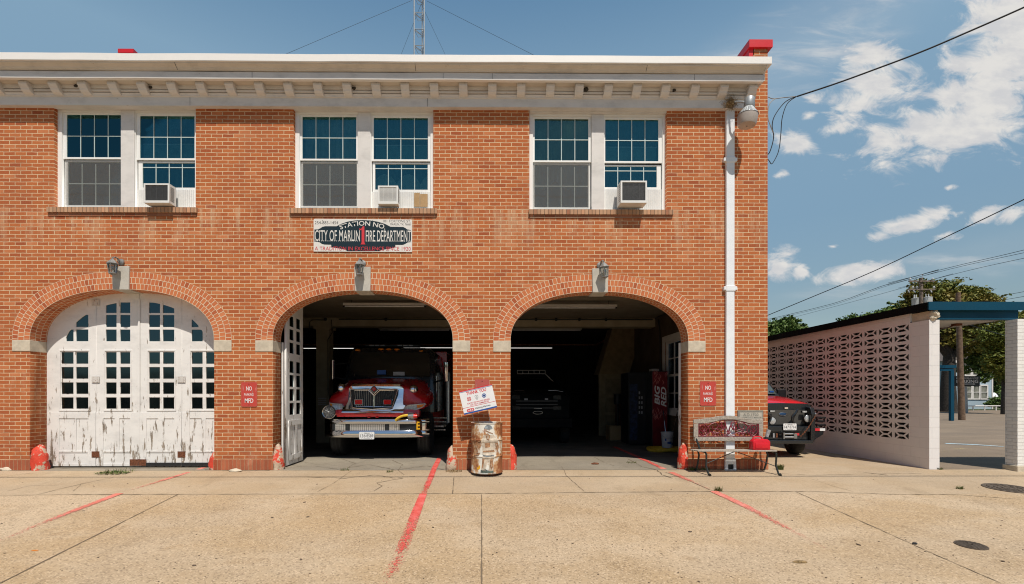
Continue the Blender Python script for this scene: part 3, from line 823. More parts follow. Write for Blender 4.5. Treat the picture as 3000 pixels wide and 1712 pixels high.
    mb = MB(); mb.box(X(d['g2'][0] + 6), X(d['g2'][1] - 4), .118, .124, Z(d['u2'][1] - 108), Z(d['u2'][1] - 116)); mb.build('inner_rail', M['winwhite'], wd)
    wd.location.y = .05

# white painted downpipe chase down the right pier
xa, xb = ax(2124), ax(2148)
mb = MB(); mb.prism([(xa, 6.88), (xb, 6.88), (xb - .003, 3.4), (xb + .002, .22), (xa - .01, .22), (xa, 3.3)], -.06, .03)
dp = mb.build('downpipe', M['stripe'], st, bevel=.006)
for py in (472, 847):
    z = at(2136, py).z; mb = MB(); mb.box(xa - .05, xb + .05, -.068, .01, z - .035, z + .035)
    mb.box(xa - .012, xb + .012, -.072, .0, z - .055, z + .055); mb.build('pipe_clamp', M['stripe'], dp, bevel=.01)
mb = MB(); mb.plate([(xa - .02, .22), (xb + .02, .22), (xb + .03, -.01), (xa - .03, -.01)], [rect(xa + .03, xb - .02, .005, .11)], -.068, -.02)
mb.build('pipe_shoe', M['stripe'], dp, bevel=.006)
mb = MB(); mb.box(xa + .01, xb - .01, -.019, -.017, .0, .2); mb.build('shoe_opening', M['ink'], dp)

# cornerstone
c = .2747
def BX(cxx, cyy, Y): return at(1950 + cxx * c, 1050 + cyy * c, Y)
a, b = BX(765, 800, 0), BX(1038, 556, 0)
mb = MB(); mb.box(a.x, b.x, -.014, .02, a.z, b.z); cs = mb.build('cornerstone', M['cstone2'], st)
mb = MB(); mb.box(a.x + .035, b.x - .022, -.018, -.0135, a.z, b.z - .04); mb.build('stone_face', M['cstone'], cs)
mb = MB(); y = -.0195
P = lambda q, r_: BX(q, r_, 0)
put_text(mb, 'A.D.1920', P(822, 0).x, P(985, 0).x, P(0, 617).z, P(0, 588).z, y, .012)
put_text(mb, 'J.B.BARTLETT MAYOR', P(792, 0).x, P(1018, 0).x, P(0, 642).z, P(0, 625).z, y, .01)
put_text(mb, 'W.BARGROM CITY SEC', P(800, 0).x, P(1015, 0).x, P(0, 660).z, P(0, 648).z, y)
mb.build('engraved_letters', M['cstone2'], cs, norm=False)

M['bead'] = paint('worn_glazing_bead', (.62, .58, .53), (.20, .13, .09), .13, (1, 1, .6), 14, .8, .3)
# ---- timber doors of the left bay
xl, xr, zs, zc = AR[0][:4]
kd = .5495
D1 = lambda q, r_, Y=.335: at(q * kd, 700 + r_ * kd, Y)
mb = MB()   # door frame following the arch behind the brick
of = superarch(xl - .1, xr + .1, zs, zc + .06, 30); inf = superarch(xl + .04, xr - .02, zs, zc - .0, 30)
mb.plate([(xr + .1, 0), *of, (xl - .1, 0), (xl + .075, 0), *reversed(inf), (xr - .02, 0)], [], .353, .40)
mb.build('door_frame', M['doorpaint'], st)
lx = [D1(253, 0).x, D1(509, 0).x, D1(740, 0).x, D1(967, 0).x, D1(1200, 0).x]
cols = [((322, 388), (400, 467)), ((560, 618), (636, 691)), ((790, 850), (864, 926)), ((1018, 1078), (1094, 1150))]
rows_lo = [(603, 668), (683, 748), (765, 829), (845, 908)]
rows_up = [(338, 395), (405, 470), (483, 546)]
pan = [((313, 400), (405, 466)), ((550, 610), (635, 692)), ((780, 842), (872, 928)), ((1010, 1072), (1096, 1150))]
zr = lambda r_: D1(700, r_).z
for i in range(4):
    a, b = lx[i] + .004, lx[i + 1] - .004
    topz = lambda x: archz(x, xl - .02, xr + .02, zs, zc) + .12
    out = [(a, zr(1214)), (b, zr(1214))] + [(x, min(topz(x), zc + .05)) for x in lin(b, a, 12)]
    hs = []
    for (q0, q1) in cols[i]:
        x0, x1 = D1(q0, 0).x, D1(q1, 0).x
        for (r0, r1) in rows_lo: hs.append(rect(x0, x1, zr(r1), zr(r0)))
        for (r0, r1) in rows_up:
            tz = lambda x: min(zr(r0), archz(x, xl + .30, xr - .30, zs - .25, zc - .16, 2.1))
            zb = zr(r1); xs = [x for x in lin(x0, x1, 9) if tz(x) > zb + .012]
            if len(xs) > 2:
                hs.append([(xs[0], zb), (xs[-1], zb)] + [(x, tz(x)) for x in reversed(xs)])
    mb = MB(); mb.plate(out, hs, .352, .39)
    leaf = mb.build('door_leaf', M['doorpaint'], st)
    ph = [rect(D1(p[0], 0).x, D1(p[1], 0).x, zr(1130), zr(958)) for p in pan[i]]
    mb = MB(); st_out = [(a, zr(1212)), (b, zr(1212)), (b, zr(925)), (a, zr(925))]
    mb.plate(st_out, ph + [rect(D1(pan[i][0][0], 0).x, D1(pan[i][1][1], 0).x, zr(1198), zr(1140))], .340, .3505)
    mb.build('lower_panelling', M['doorpaint'], leaf, bevel=.003)
    mb = MB(); g0, g1 = D1(cols[i][0][0], 0).x, D1(cols[i][1][1], 0).x   # raised frame round the lights
    mb.plate(rect(g0 - .035, g1 + .035, zr(920), zr(590)), [rect(g0 - .012, g1 + .012, zr(912), zr(599))], .341, .3515); mb.build('light_frame', M['doorpaint'], leaf, bevel=.003)
    mb = MB()
    for hp in hs:
        if len(hp) == 4: X0, X1, Z0, Z1 = hp[0][0], hp[1][0], hp[0][1], hp[2][1]; mb.plate(rect(X0 + .001, X1 - .001, Z0 + .001, Z1 - .001), [rect(X0 + .006, X1 - .006, Z0 + .008, Z1 - .006)], .358, .366)
    mb.build('glazing_beads', M['bead'], leaf)
    mb = MB(); mb.box(g0 - .02, g1 + .02, .368, .372, zr(915), zc - .02); mb.build('window_glass', M['doorglass'], leaf)
    if i in (0, 2):
        for r_ in ((750, 1150) if i else (340, 750, 1150)):
            q = D1(509 if i == 0 else 967, r_); mb = MB(); mb.box(q.x - .075, q.x + .075, .333, .3405, q.z - .06, q.z + .06)
            for s1 in (-1, 1):
                for s2 in (-1, 0, 1): mb.ball((q.x + s1 * .045, .332, q.z + s2 * .04), .009, 4)
            mb.build('hinge', M['rust'] if r_ > 1000 else paint('hinge_paint%d%d' % (i, r_), (.6, .57, .53), (.3, .12, .06), .12, (1, 1, 1), 30), leaf)
    if i in (1, 2):
        q0, q1 = (692, 735) if i == 1 else (737, 778)
        mb = MB(); mb.box(D1(q0, 0).x, D1(q1, 0).x, .331, .3395, zr(1210), zr(1176)); mb.build('corner_plate', M['rust'], leaf)
    if i > 1:
        mb = MB(); mb.box(a + .05 * (i == 2), b, .334, .339, zr(1212), zr(1194)); mb.build('kick_strip', M['rubber'], leaf)
mb = MB(); mb.box(lx[2] - .02, lx[2] + .02, .333, .3395, zr(1175), zc - .12); mb.build('meeting_strip', M['doorpaint'], leaf)
# dark backing space behind the timber doors is the garage itself

# ---- open leaf of the middle bay, folded back along the bay side
xh = AR[1][0] + .05
zt2 = AR[1][2] + .42
hs = []
for (y0_, y1_) in ((.52, .76), (.86, 1.10)):
    for k_ in range(4): hs.append(rect(y0_, y1_, 1.03 + k_ * .285, 1.27 + k_ * .285))
    for k_ in range(3): hs.append(rect(y0_, y1_, 2.28 + k_ * .27, 2.50 + k_ * .27))
me = plate_mesh(rect(.37, 1.22, .03, zt2 + .5), hs, -.022, .022)
mb = MB(); mb.mesh(me, Matrix(((0, 1, 0, xh + .03), (1, 0, 0, 0), (0, 0, 1, 0), (0, 0, 0, 1))))
ol = mb.build('open_door_leaf', M['doorpaint'], st)
mb = MB(); mb.box(xh + .028, xh + .032, .45, 1.15, .98, zt2 + .3); mb.build('window_glass', M['doorglass'], ol)
me = plate_mesh(rect(.45, 1.14, .12, .92), [rect(.52, .76, .22, .82), rect(.86, 1.10, .22, .82)], -.008, .008)
mb = MB(); mb.mesh(me, Matrix(((0, 1, 0, xh + .062), (1, 0, 0, 0), (0, 0, 1, 0), (0, 0, 0, 1)))); mb.build('lower_panelling', M['doorpaint'], ol)
for (l_, r_) in ((AR[1], 0), (AR[2], 1)):
    x = l_[0] + .012 if r_ == 0 else l_[1] - .03
    mb = MB(); mb.box(x, x + .03, .354, .40, 0, l_[2]); mb.build('door_post', M['doorpaint'], st)

# ---- interior
CZ = 3.76
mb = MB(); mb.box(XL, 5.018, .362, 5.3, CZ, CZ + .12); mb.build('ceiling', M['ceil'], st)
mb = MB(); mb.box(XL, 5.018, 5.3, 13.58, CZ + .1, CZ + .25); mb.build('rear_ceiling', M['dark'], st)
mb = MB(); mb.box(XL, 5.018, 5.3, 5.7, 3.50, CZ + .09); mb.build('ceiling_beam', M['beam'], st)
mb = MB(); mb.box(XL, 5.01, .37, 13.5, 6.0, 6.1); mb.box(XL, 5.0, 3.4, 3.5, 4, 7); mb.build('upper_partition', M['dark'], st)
xc0, xc1 = ax(926, 5.3), ax(964, 5.3)
mb = MB(); mb.box(xc0, xc1, 5.3, 5.7, 0, 3.47); mb.box(xc0 - .08, xc1 + .08, 5.28, 5.72, 3.42, 3.498)
col_ = mb.build('interior_column', M['beam'], st)
mb = MB()
for k_ in range(4): mb.box(xc0 + .06, xc1 - .08, 5.290, 5.298, 1.32 - k_ * .06, 1.355 - k_ * .06)
mb.build('louvred_plate', M['soffitw'], col_)
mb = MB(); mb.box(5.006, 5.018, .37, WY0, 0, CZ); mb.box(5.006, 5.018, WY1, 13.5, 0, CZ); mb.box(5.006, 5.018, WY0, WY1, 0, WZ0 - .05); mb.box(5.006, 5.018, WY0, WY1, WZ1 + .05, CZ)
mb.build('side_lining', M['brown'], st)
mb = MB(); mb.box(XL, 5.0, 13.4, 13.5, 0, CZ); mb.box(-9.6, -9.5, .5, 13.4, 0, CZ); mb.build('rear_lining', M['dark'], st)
# pipes under the ceiling
mb = MB()
z = 3.72; mb.tube([(-4.5, 5.22, 3.70), (4.9, 5.22, 3.70)], .018); 
mb.tube([(xc1 - .05, 5.22, 3.68), (xc0 - .1, 5.22, 3.68), (xc0 - .16, 5.22, 3.62), (xc0 - .16, 5.22, 3.4)], .015); mb.tube([(xc1 + .1, 5.22, 3.69), (xc1 + .12, 5.22, 3.3), (xc1 - .02, 5.26, 3.1), (xc1 - .02, 5.27, 1.4)], .012)
for x in (-4.9, -3.1, -.2, 1.4, 2.0, 2.7, 3.5): mb.ball((x, 5.22, 3.70), .05, 5)
mb.tube([(4.9, 5.0, 3.70), (4.9, 1.0, 3.70)], .018); mb.tube([(4.95, 4.9, 3.66), (4.97, 4.8, 3.3), (4.97, 4.75, 2.0)], .015)
mb.build('ceiling_pipes', M['iron'], st)
# stair casing and inner door at the back of the right bay
I = lambda q, r_, Y: at(1300 + q * .4808, 750 + r_ * .4808, Y)
mb = MB(); pl = [I(945, 722, 7.4), I(1030, 436, 7.4), I(1215, 436, 7.4), I(1130, 722, 7.4)]
mb.prism([(p.x, p.z) for p in pl], 7.4, 8.2); mb.build('stair_casing', simple('stair_tan', (.26, .19, .10), .85), st)
mb = MB(); q0, q1 = I(940, 720, 7.6), I(1112, 722, 7.6)
mb.box(q0.x, q1.x, 7.45, 7.6, .02, q0.z); dr = mb.build('inner_door', simple('door_tan', (.30, .24, .14), .8), st)
mb = MB()
for z0_, z1_ in ((.2, .75), (.85, 1.35), (1.45, 2.0)): mb.box(q0.x + .22, q1.x - .18, 7.435, 7.448, z0_, z1_)
mb.build('door_panel', simple('door_tan2', (.24, .19, .11), .8), dr)
# side window in the right bay
mb = MB(); xw = 5.03
def yz_plate(mb, outl, hs, x0, x1):
    me = plate_mesh(outl, hs, x0, x1); mb.mesh(me, Matrix(((0, 1, 0, 0), (1, 0, 0, 0), (0, 0, 1, 0), (0, 0, 0, 1)))); bpy.data.meshes.remove(me)
yz_plate(mb, rect(WY0 + .002, WY1 - .002, WZ0 + .002, WZ1 - .002), [rect(WY0 + .1, WY1 - .1, WZ0 + .1, (WZ0 + WZ1) / 2 - .03), rect(WY0 + .1, WY1 - .1, (WZ0 + WZ1) / 2 + .03, WZ1 - .1)], xw, xw + .06)
for yy in lin(WY0 + .1, WY1 - .1, 5)[1:-1]: mb.box(xw + .02, xw + .04, yy - .015, yy + .015, WZ0 + .1, WZ1 - .1)
for zz in (WZ0 + .1 + .41, WZ1 - .1 - .43): mb.box(xw + .018, xw + .042, WY0 + .1, WY1 - .1, zz - .014, zz + .014)
yz_plate(mb, rect(WY0 - .1, WY1 + .12, WZ0 - .1, WZ1 + .12), [rect(WY0 + .05, WY1 - .05, WZ0 + .05, WZ1 - .05)], 4.975, 5.0)
sw = mb.build('side_window', M['trim'], st)
mb = MB(); mb.box(xw + .045, xw + .05, WY0 + .1, WY1 - .1, WZ0 + .1, WZ1 - .1); mb.build('glass', M['clear'], sw)

# ------------------------------------------------------------------ ground
def gmesh(name, mat, x0, x1, y0, y1, dz, nx=2, ny=2):
    mb = MB(); V = [[mb.bm.verts.new((x, y, gz(y) + dz)) for x in lin(x0, x1, nx)] for y in lin(y0, y1, ny)]
    for i in range(ny - 1):
        for j in range(nx - 1): mb.bm.faces.new((V[i][j], V[i][j + 1], V[i + 1][j + 1], V[i + 1][j]))
    return struct(mb.build(name, mat, norm=False))
# one sheet to the horizon: road apron in front, falling away from the building, lot behind
mb = MB(); ys = [-60, -10, 0.0, 900]; 
V = [[mb.bm.verts.new((x, y, (gz(y) if y > -12 else gz(-12)) - .012)) for x in (-900, -14, 30, 900)] for y in ys]
for i in range(3):
    for j in range(3): mb.bm.faces.new((V[i][j], V[i][j + 1], V[i + 1][j + 1], V[i + 1][j]))
struct(mb.build('ground', M['lot'], norm=False))
yj = G(1400, 1450).y
gmesh('road_apron', M['apron'], -40, 40, -11.5, yj, 0.0, 2, 2)
gmesh('sidewalk', M['walk'], -40, 40, yj, -0.02, 0.0)
gmesh('driveway', M['walk'], XR + .0, 8.48, -.02, 12, 0.0)
gmesh('parking_lot', M['lot'], 8.48, 60, -.02, 30, -.004)
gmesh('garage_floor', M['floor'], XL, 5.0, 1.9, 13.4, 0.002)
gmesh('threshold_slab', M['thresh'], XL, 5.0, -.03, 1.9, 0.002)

def ribbon(pts, w, name, mat, dz=.006, jit=0.0, wend=None, uvlen=False, seed=1, parent=None):
    """a flat strip on the ground through measured points"""
    r = random.Random(seed); P = [G(*p) for p in pts]; Q = []
    for a, b in zip(P, P[1:]):
        n = max(1, int((b - a).length / .09)) if jit else max(1, int((b - a).length / .5))
        for i in range(n): Q.append(a.lerp(b, i / n))
    Q.append(P[-1]); n = len(Q)
    if jit:
        for i in range(1, n - 1): Q[i] = Q[i] + Vector((r.uniform(-jit, jit), r.uniform(-jit, jit), 0))
    mb = MB(); prev = None
    for i, q in enumerate(Q):
        t = Q[min(i + 1, n - 1)] - Q[max(i - 1, 0)]; s = Vector((t.y, -t.x, 0)).normalized()
        ww = w if wend is None else w + (wend - w) * i / (n - 1)
        if jit: ww *= r.uniform(.35, 1.5)
        a, b = q - s * ww / 2, q + s * ww / 2
        a.z = gz(a.y) + dz; b.z = gz(b.y) + dz
        cur = (a, b, i / (n - 1))
        if prev: mb.face([prev[0], prev[1], b, a], [(0, prev[2]), (1, prev[2]), (1, cur[2]), (0, cur[2])])
        prev = cur
    return struct(mb.build(name, mat, parent, norm=False))
J = [([(520, 1450), (400, 1510), (260, 1580), (120, 1650), (0, 1710)], .014, .002), ([(1411, 1450), (1411, 1580), (1411, 1711)], .013, .002),
     ([(2330, 1441), (2560, 1545), (2760, 1635), (2935, 1711)], .010, .004),
     ([(0, 1452), (240, 1450), (600, 1449), (1000, 1448), (1400, 1447), (1800, 1443), (2080, 1441), (2380, 1441), (2600, 1449), (2800, 1450), (2990, 1464)], .014, .006),
     ([(1330, 1400), (1326, 1447)], .014, .002), ([(1645, 1368), (1660, 1395), (1716, 1445)], .008, .006), ([(110, 1450), (190, 1430), (290, 1408)], .010, .004),
     ([(0, 1398), (60, 1390), (150, 1383)], .008, .004), ([(930, 1442), (980, 1415), (1030, 1380)], .006, .003), ([(2380, 1405), (2440, 1425), (2500, 1441)], .006, .003),
     ([(830, 1370), (920, 1366), (990, 1376), (1080, 1362), (1160, 1378), (1250, 1366), (1310, 1380)], .013, .02), ([(1000, 1345), (1040, 1358), (1020, 1372)], .010, .01), ([(880, 1352), (930, 1362), (1010, 1356)], .009, .01), ([(1150, 1350), (1180, 1362), (1165, 1378), (1185, 1392)], .010, .01), ([(60, 1372), (250, 1374), (520, 1372)], .016, .006),
     ([(900, 1398), (1010, 1402), (1100, 1392), (1150, 1402), (1215, 1397)], .015, .02), ([(1095, 1440), (1120, 1425), (1105, 1415), (1180, 1402)], .014, .015),
     ([(1740, 1340), (1775, 1358), (1800, 1366)], .008, .01), ([(1840, 1345), (1880, 1368), (1925, 1378), (1940, 1392), (1970, 1402)], .016, .016),
     ([(1950, 1385), (2010, 1405), (2080, 1436)], .014, .004), ([(2530, 1385), (2600, 1393)], .016, .008), ([(215, 1440), (240, 1418), (330, 1400)], .007, .012),
     ([(20, 1440), (90, 1424), (170, 1422)], .006, .01), ([(600, 1376), (700, 1381), (790, 1379)], .02, .01), ([(1500, 1376), (1750, 1377), (1990, 1378)], .010, .006),
     ([(2250, 1387), (2380, 1393), (2500, 1390), (2700, 1388)], .010, .006)]
for i, (p, w, j) in enumerate(J):
    ribbon(p, w, 'pavement_crack' if j > .004 else 'pavement_joint', M['crack'], .005, j, seed=i)
ribbon([(598, 1371), (520, 1395), (350, 1447)], .10, 'red_line', M['redline2'], .0075)
ribbon([(350, 1447), (180, 1512), (0, 1585), (-60, 1612)], .12, 'red_line', M['redline2'], .0075)
ribbon([(1288, 1342), (1263, 1398), (1240, 1448)], .105, 'red_line', M['redline'], .0075)
ribbon([(1240, 1448), (1205, 1540), (1172, 1630), (1130, 1711)], .115, 'red_line', M['redline3'], .0075, wend=.16)
ribbon([(1800, 1310), (1850, 1332), (1905, 1356), (1935, 1371)], .12, 'red_line', M['redline'], .0075)
ribbon([(1935, 1371), (2000, 1400), (2090, 1440)], .12, 'red_line', M['redline2'], .0075)
ribbon([(2090, 1440), (2180, 1482), (2300, 1545), (2420, 1610)], .13, 'red_line', M['redline2'], .0075)
ribbon([(2770, 1300), (2850, 1303), (2940, 1309)], .22, 'bay_marking', M['blueline'], .004)
ribbon([(2765, 1322), (2830, 1326)], .12, 'bay_marking', M['yelline'], .004)
ribbon([(2818, 1315), (2835, 1322)], .5, 'bay_marking', M['yelline'], .0045)

# manhole covers
def manhole(px, py, r, lab):
    p = G(px, py); t = thing('manhole_cover', (p.x, p.y, gz(p.y)), lab, 'manhole cover', 'manhole covers in the pavement')
    t.rotation_euler = (math.atan(SL), 0, 0)
    mb = MB(); mb.lathe([(r, 0), (r, .010), (r * .88, .012), (r * .87, .008), (0.001, .008)], n=40, capt=False); mb.build('rim', M['manhole'], None, norm=False).parent = t
    mb = MB()
    for k_ in range(3): 
        for j in range(6 + k_ * 6):
            a = 2 * PI * j / (6 + k_ * 6); rr = r * (.25 + .25 * k_); m = Matrix.Translation((rr * math.cos(a), rr * math.sin(a), .011)) @ Matrix.Rotation(a, 4, 'Z')
            mb.box(-.02, .02, -.03, .03, -.004, .004, m)
    mb.build('raised_tread', M['rust'] if r > .35 else M['manhole'], None).parent = t
manhole(2958, 1432, .33, 'rusty brown manhole cover set in the sidewalk by the white brick pier')
manhole(2845, 1599, .14, 'small dark iron access cover set in the speckled road apron')

# weeds and tufts
def tuft(px, py, n, r, h, lab, mat='grass', cat='weeds', kind=None, name='weed_tuft', leafy=False, off=(0, 0)):
    p = G(px, py); rr = random.Random(int(px * 7 + py)); mb = MB()
    for i in range(n):
        a = rr.uniform(0, 2 * PI); d = rr.random() ** .5 * r; bx, by = d * math.cos(a) * (1.6 if leafy else 1), d * math.sin(a) * .7
        z0 = 0
        if leafy:
            z0 = rr.uniform(.004, h * (1 - d / r * .6)); s = rr.uniform(.012, .028); c_ = Vector((bx, by, z0))
            u = Vector((rr.uniform(-1, 1), rr.uniform(-1, 1), rr.uniform(-.3, .6))).normalized() * s; v = u.cross(Vector((rr.uniform(-.4, .4), rr.uniform(-.4, .4), 1))).normalized() * s * .6
            mb.face([c_ - u, c_ - v * .8, c_ + u, c_ + v * .8])
        else:
            hh = h * rr.uniform(.4, 1); w = rr.uniform(.002, .005); la = rr.uniform(0, 2 * PI); ln_ = hh * rr.uniform(.2, 1.0)
            q0 = Vector((bx, by, -.004)); q1 = q0 + Vector((math.cos(la) * ln_ * .35, math.sin(la) * ln_ * .35, hh * .7)); q2 = q0 + Vector((math.cos(la) * ln_, math.sin(la) * ln_, hh))
            s = Vector((-math.sin(la), math.cos(la), 0)) * w
            mb.face([q0 - s, q0 + s, q1 + s * .7, q1 - s * .7]); mb.face([q1 - s * .7, q1 + s * .7, q2])
    o = mb.build(name, M[mat], None, norm=False, uv=False); o.location = (p.x, p.y, gz(p.y) + .003)
    return tag(o, lab, cat, None, kind)
tuft(330, 1388, 330, .20, .05, 'low green leafy weed sprawling before the peeling white doors', 'weed', leafy=True)
tuft(350, 1384, 70, .26, .10, 'sparse grass stalks rising from the leafy weed before the white doors', 'grass', cat='grass')
tuft(1010, 1379, 40, .09, .06, 'small grass tuft in the cracked slab before the fire engine', 'grass')
tuft(1142, 1384, 40, .07, .06, 'thin grass tuft in the cracked slab right of the engine licence plate', 'grass')
tuft(2030, 1378, 170, .10, .07, 'grass tuft at the foot of the red stone beside the bench', 'grass')
tuft(2060, 1376, 130, .13, .06, 'grass growing against the brick behind the left bench leg', 'grass')
tuft(2285, 1376, 170, .07, .12, 'grass tuft beside the right front leg of the bench', 'grass')
tuft(2105, 1439, 80, .06, .09, 'grass tuft on the end of the red line below the bench', 'grass')
tuft(2812, 1433, 70, .05, .06, 'tiny grass tuft in the sidewalk left of the brown manhole cover', 'grass')
tuft(2755, 1376, 50, .05, .05, 'tiny grass tuft at the foot of the white block pier', 'grass')
tuft(1850, 1357, 60, .12, .05, 'flat grass tuft in the crack beside the bright red line', 'grass')
tuft(1330, 1382, 200, .16, .035, 'dry leaf litter gathered left of the rusty drum', 'straw', cat='leaf litter', kind='stuff', name='leaf_litter')
# scattered pebbles, twigs and leaf scraps
mb = MB(); r = random.Random(3)
for i in range(330):
    px = r.uniform(0, 3000); py = 1395 + 320 * r.random()
    p = G(px, py); s = r.uniform(.003, .009) * (2 if r.random() < .05 else 1)
    m = Matrix.Translation((p.x, p.y, p.z + s * .3)) @ Matrix.Rotation(r.uniform(0, 6.28), 4, 'Z') @ Matrix.Diagonal((s * r.uniform(.8, 2.2), s, s * .5, 1))
    bmesh.ops.create_icosphere(mb.bm, subdivisions=1, radius=1, matrix=m)
tag(mb.build('ground_debris', simple('debris', (.13, .09, .06), .9, 0, .3, 30), uv=False), 'dark pebbles, twigs and leaf scraps strewn over the pavement', 'debris', kind='stuff')
def rock(px, py, s, lab, mat='stone', sc=(1.6, .8, .55), nm='concrete_chunk', cat='rubble'):
    p = G(px, py); mb = MB(); bmesh.ops.create_icosphere(mb.bm, subdivisions=3, radius=1)
    for v in mb.bm.verts:
        k_ = 1 + .35 * mnoise.noise(v.co * 1.3 + Vector((px, 0, 0))); v.co = Vector((v.co.x * s * sc[0], v.co.y * s * sc[1], v.co.z * s * sc[2])) * k_
    o = mb.build(nm, M[mat]); o.location = (p.x, p.y, gz(p.y) + s * sc[2] * .45); return tag(o, lab, cat)
rock(22, 1378, .10, 'pale flat concrete chunk lying at the foot of the leftmost pier')
rock(690, 1382, .07, 'small flat concrete chunk lying before the pier between left and middle bays')
rock(1743, 1361, .055, 'small rusty metal block lying on the slab of the empty bay', 'rust', (1.4, .7, .5), 'metal_block', 'metal block')
rock(103, 1613, .022, 'tiny orange leaf lying on the apron at far left', 'amber', (1.6, .8, .12), 'fallen_leaf', 'leaf')
rock(2345, 1648, .05, 'curled brown leaf lying on the apron below the bench', 'straw', (1.5, .6, .25), 'fallen_leaf', 'leaf')
rock(2680, 1595, .02, 'small black pebble on the diagonal joint left of the small access cover', 'ink', (1.2, 1, .8), 'pebble', 'pebble')

# overhead line in front of the building: only its shadow reaches the picture
pS = G(1400, 1397); hy = 7.6
mb = MB(); pts = []
for i in range(41):
    x = -26 + 52 * i / 40; q = hy - .12 * (1 - ((x) / 26) ** 2)
    pts.append((x, pS.y - q * 1 / 1.64 + pS.z / 1.64, q))
mb.tube(pts, .02, 6); o = mb.build('street_cable', M['cable'], smooth=True); tag(o, 'black cable strung high along the street, casting a thin shadow line', 'cable')

# ------------------------------------------------------------------ guard stones
gs = [((96, 138), 1302, 1379, .10, 'red painted guard stone with flaking patches beside the left edge of the white doors', 0),
      ((616, 656), 1320, 1378, .13, 'red guard stone at the right jamb of the peeling white doors', 0),
      ((799, 833), 1300, 1378, .10, 'white and red flaking guard stone beside the folded open door leaf', 1),
      ((1307, 1347), 1302, 1376, .10, 'pale flaking guard stone at the jamb left of the rusty drum', 1),
      ((1478, 1516), 1302, 1375, .13, 'smooth red guard stone at the jamb right of the rusty drum', 0),
      ((1984, 2017), 1298, 1373, .10, 'red guard stone with a bare patch beside the bench', 0)]
red2 = M['redstone'].copy(); red2.name = 'flaking_stone'
for n_ in red2.node_tree.nodes:
    if n_.bl_idname == 'ShaderNodeMapRange' and abs(n_.inputs[1].default_value - .53) < 1e-4: n_.inputs[1].default_value = .45; n_.inputs[2].default_value = .49
for i, ((a, b), t_, bo, y, lab, k_) in enumerate(gs):
    x0, x1 = ax(a, y), ax(b, y); w = x1 - x0; h = at((a + b) / 2, t_, y).z
    mb = MB(); prof = [(.50, -.02), (.52, .1), (.50, .35), (.44, .6), (.34, .78), (.20, .92), (.08, .985), (.01, 1.0)]
    mb.lathe([(p * w, q * h) for p, q in prof], n=28, sy=.95, capt=False)
    bmesh.ops.subdivide_edges(mb.bm, edges=mb.bm.edges[:], cuts=1)
    for v in mb.bm.verts:
        f = mnoise.noise(v.co * 6 + Vector((i * 9, 0, 0))) * .036 + mnoise.noise(v.co * 17 + Vector((i * 9, 3, 0))) * .018
        v.co += Vector((v.co.x, v.co.y, 0)).normalized() * f if Vector((v.co.x, v.co.y)).length > .01 else Vector()
    o = mb.build('guard_stone', red2 if k_ else M['redstone'], smooth=True); o.location = ((x0 + x1) / 2, y, 0); o.rotation_euler = (0, 0, i * 1.7)
    tag(o, lab, 'guard stone', 'guard stones at the bay jambs')

# ------------------------------------------------------------------ wall lanterns
def make_lantern():
    t = thing('wall_lantern', (0, 0, 0), '', 'wall lantern', 'lanterns above the three arches')
    mb = MB(); mb.lathe([(.055, 0), (.055, .02), (.035, .03), (.015, .035)], (0, 0, 0), 16, mat=Matrix.Rotation(R(90), 4, 'X')); mb.build('wall_plate', M['pewter'], t, smooth=True)
    mb = MB(); mb.tube([(0, -.03, 0), (0, -.07, .045), (0, -.12, .055), (0, -.155, .03), (0, -.16, -.01)], [.012, .013, .012, .010, .010], 8)
    mb.tube([(0, -.02, -.03), (0, -.06, -.02), (0, -.08, .01), (0, -.06, .03)], .007, 6); mb.build('arm', M['pewter'], t, smooth=True)
    zc = -.10
    mb = MB(); mb.lathe([(.082, zc + .03), (.086, zc + .038), (.045, zc + .085), (.028, zc + .10), (.024, zc + .115), (.010, zc + .12), (.012, zc + .14), (.004, zc + .15)], (0, -.16, 0), 6); cap = mb.build('lantern_roof', M['pewter'], t)
    mb = MB(); mb.lathe([(.052, zc - .135), (.058, zc - .128), (.058, zc - .115), (.05, zc - .112)], (0, -.16, 0), 6); mb.lathe([(.02, zc - .15), (.03, zc - .136)], (0, -.16, 0), 6)
    for j in range(6):
        a = 2 * PI * j / 6; mb.tube([(.052 * math.cos(a), -.16 + .052 * math.sin(a), zc - .12), (.076 * math.cos(a), -.16 + .076 * math.sin(a), zc + .035)], .005, 5)
    mb.build('cage', M['pewter'], t)
    mb = MB(); mb.lathe([(.047, zc - .112), (.070, zc + .03)], (0, -.16, 0), 6, capt=False, capb=False); mb.build('glass', M['clear'], t)
    mb = MB(); mb.ball((0, -.16, zc - .035), .03, 6, (1, 1, 1.4)); mb.build('bulb', M['porcelain'], t, smooth=True)
    return t
lant = make_lantern()
for i, (px, py, lab, rz) in enumerate([(357, 762, 'grey wall lantern above the white timber doors', -.25), (1063, 766, 'grey wall lantern below the long station sign', -.1), (1757, 772, 'grey tilted wall lantern above the empty dark bay', .2)]):
    o = lant if i == 0 else copy_tree(lant)
    p = at(px, py, -.0); o.location = (p.x, -.001, p.z - .045); o.scale = (1.14, 1.1, 1.14); o.rotation_euler = (0, R((0, 0, -7)[i]), rz); o['label'] = lab

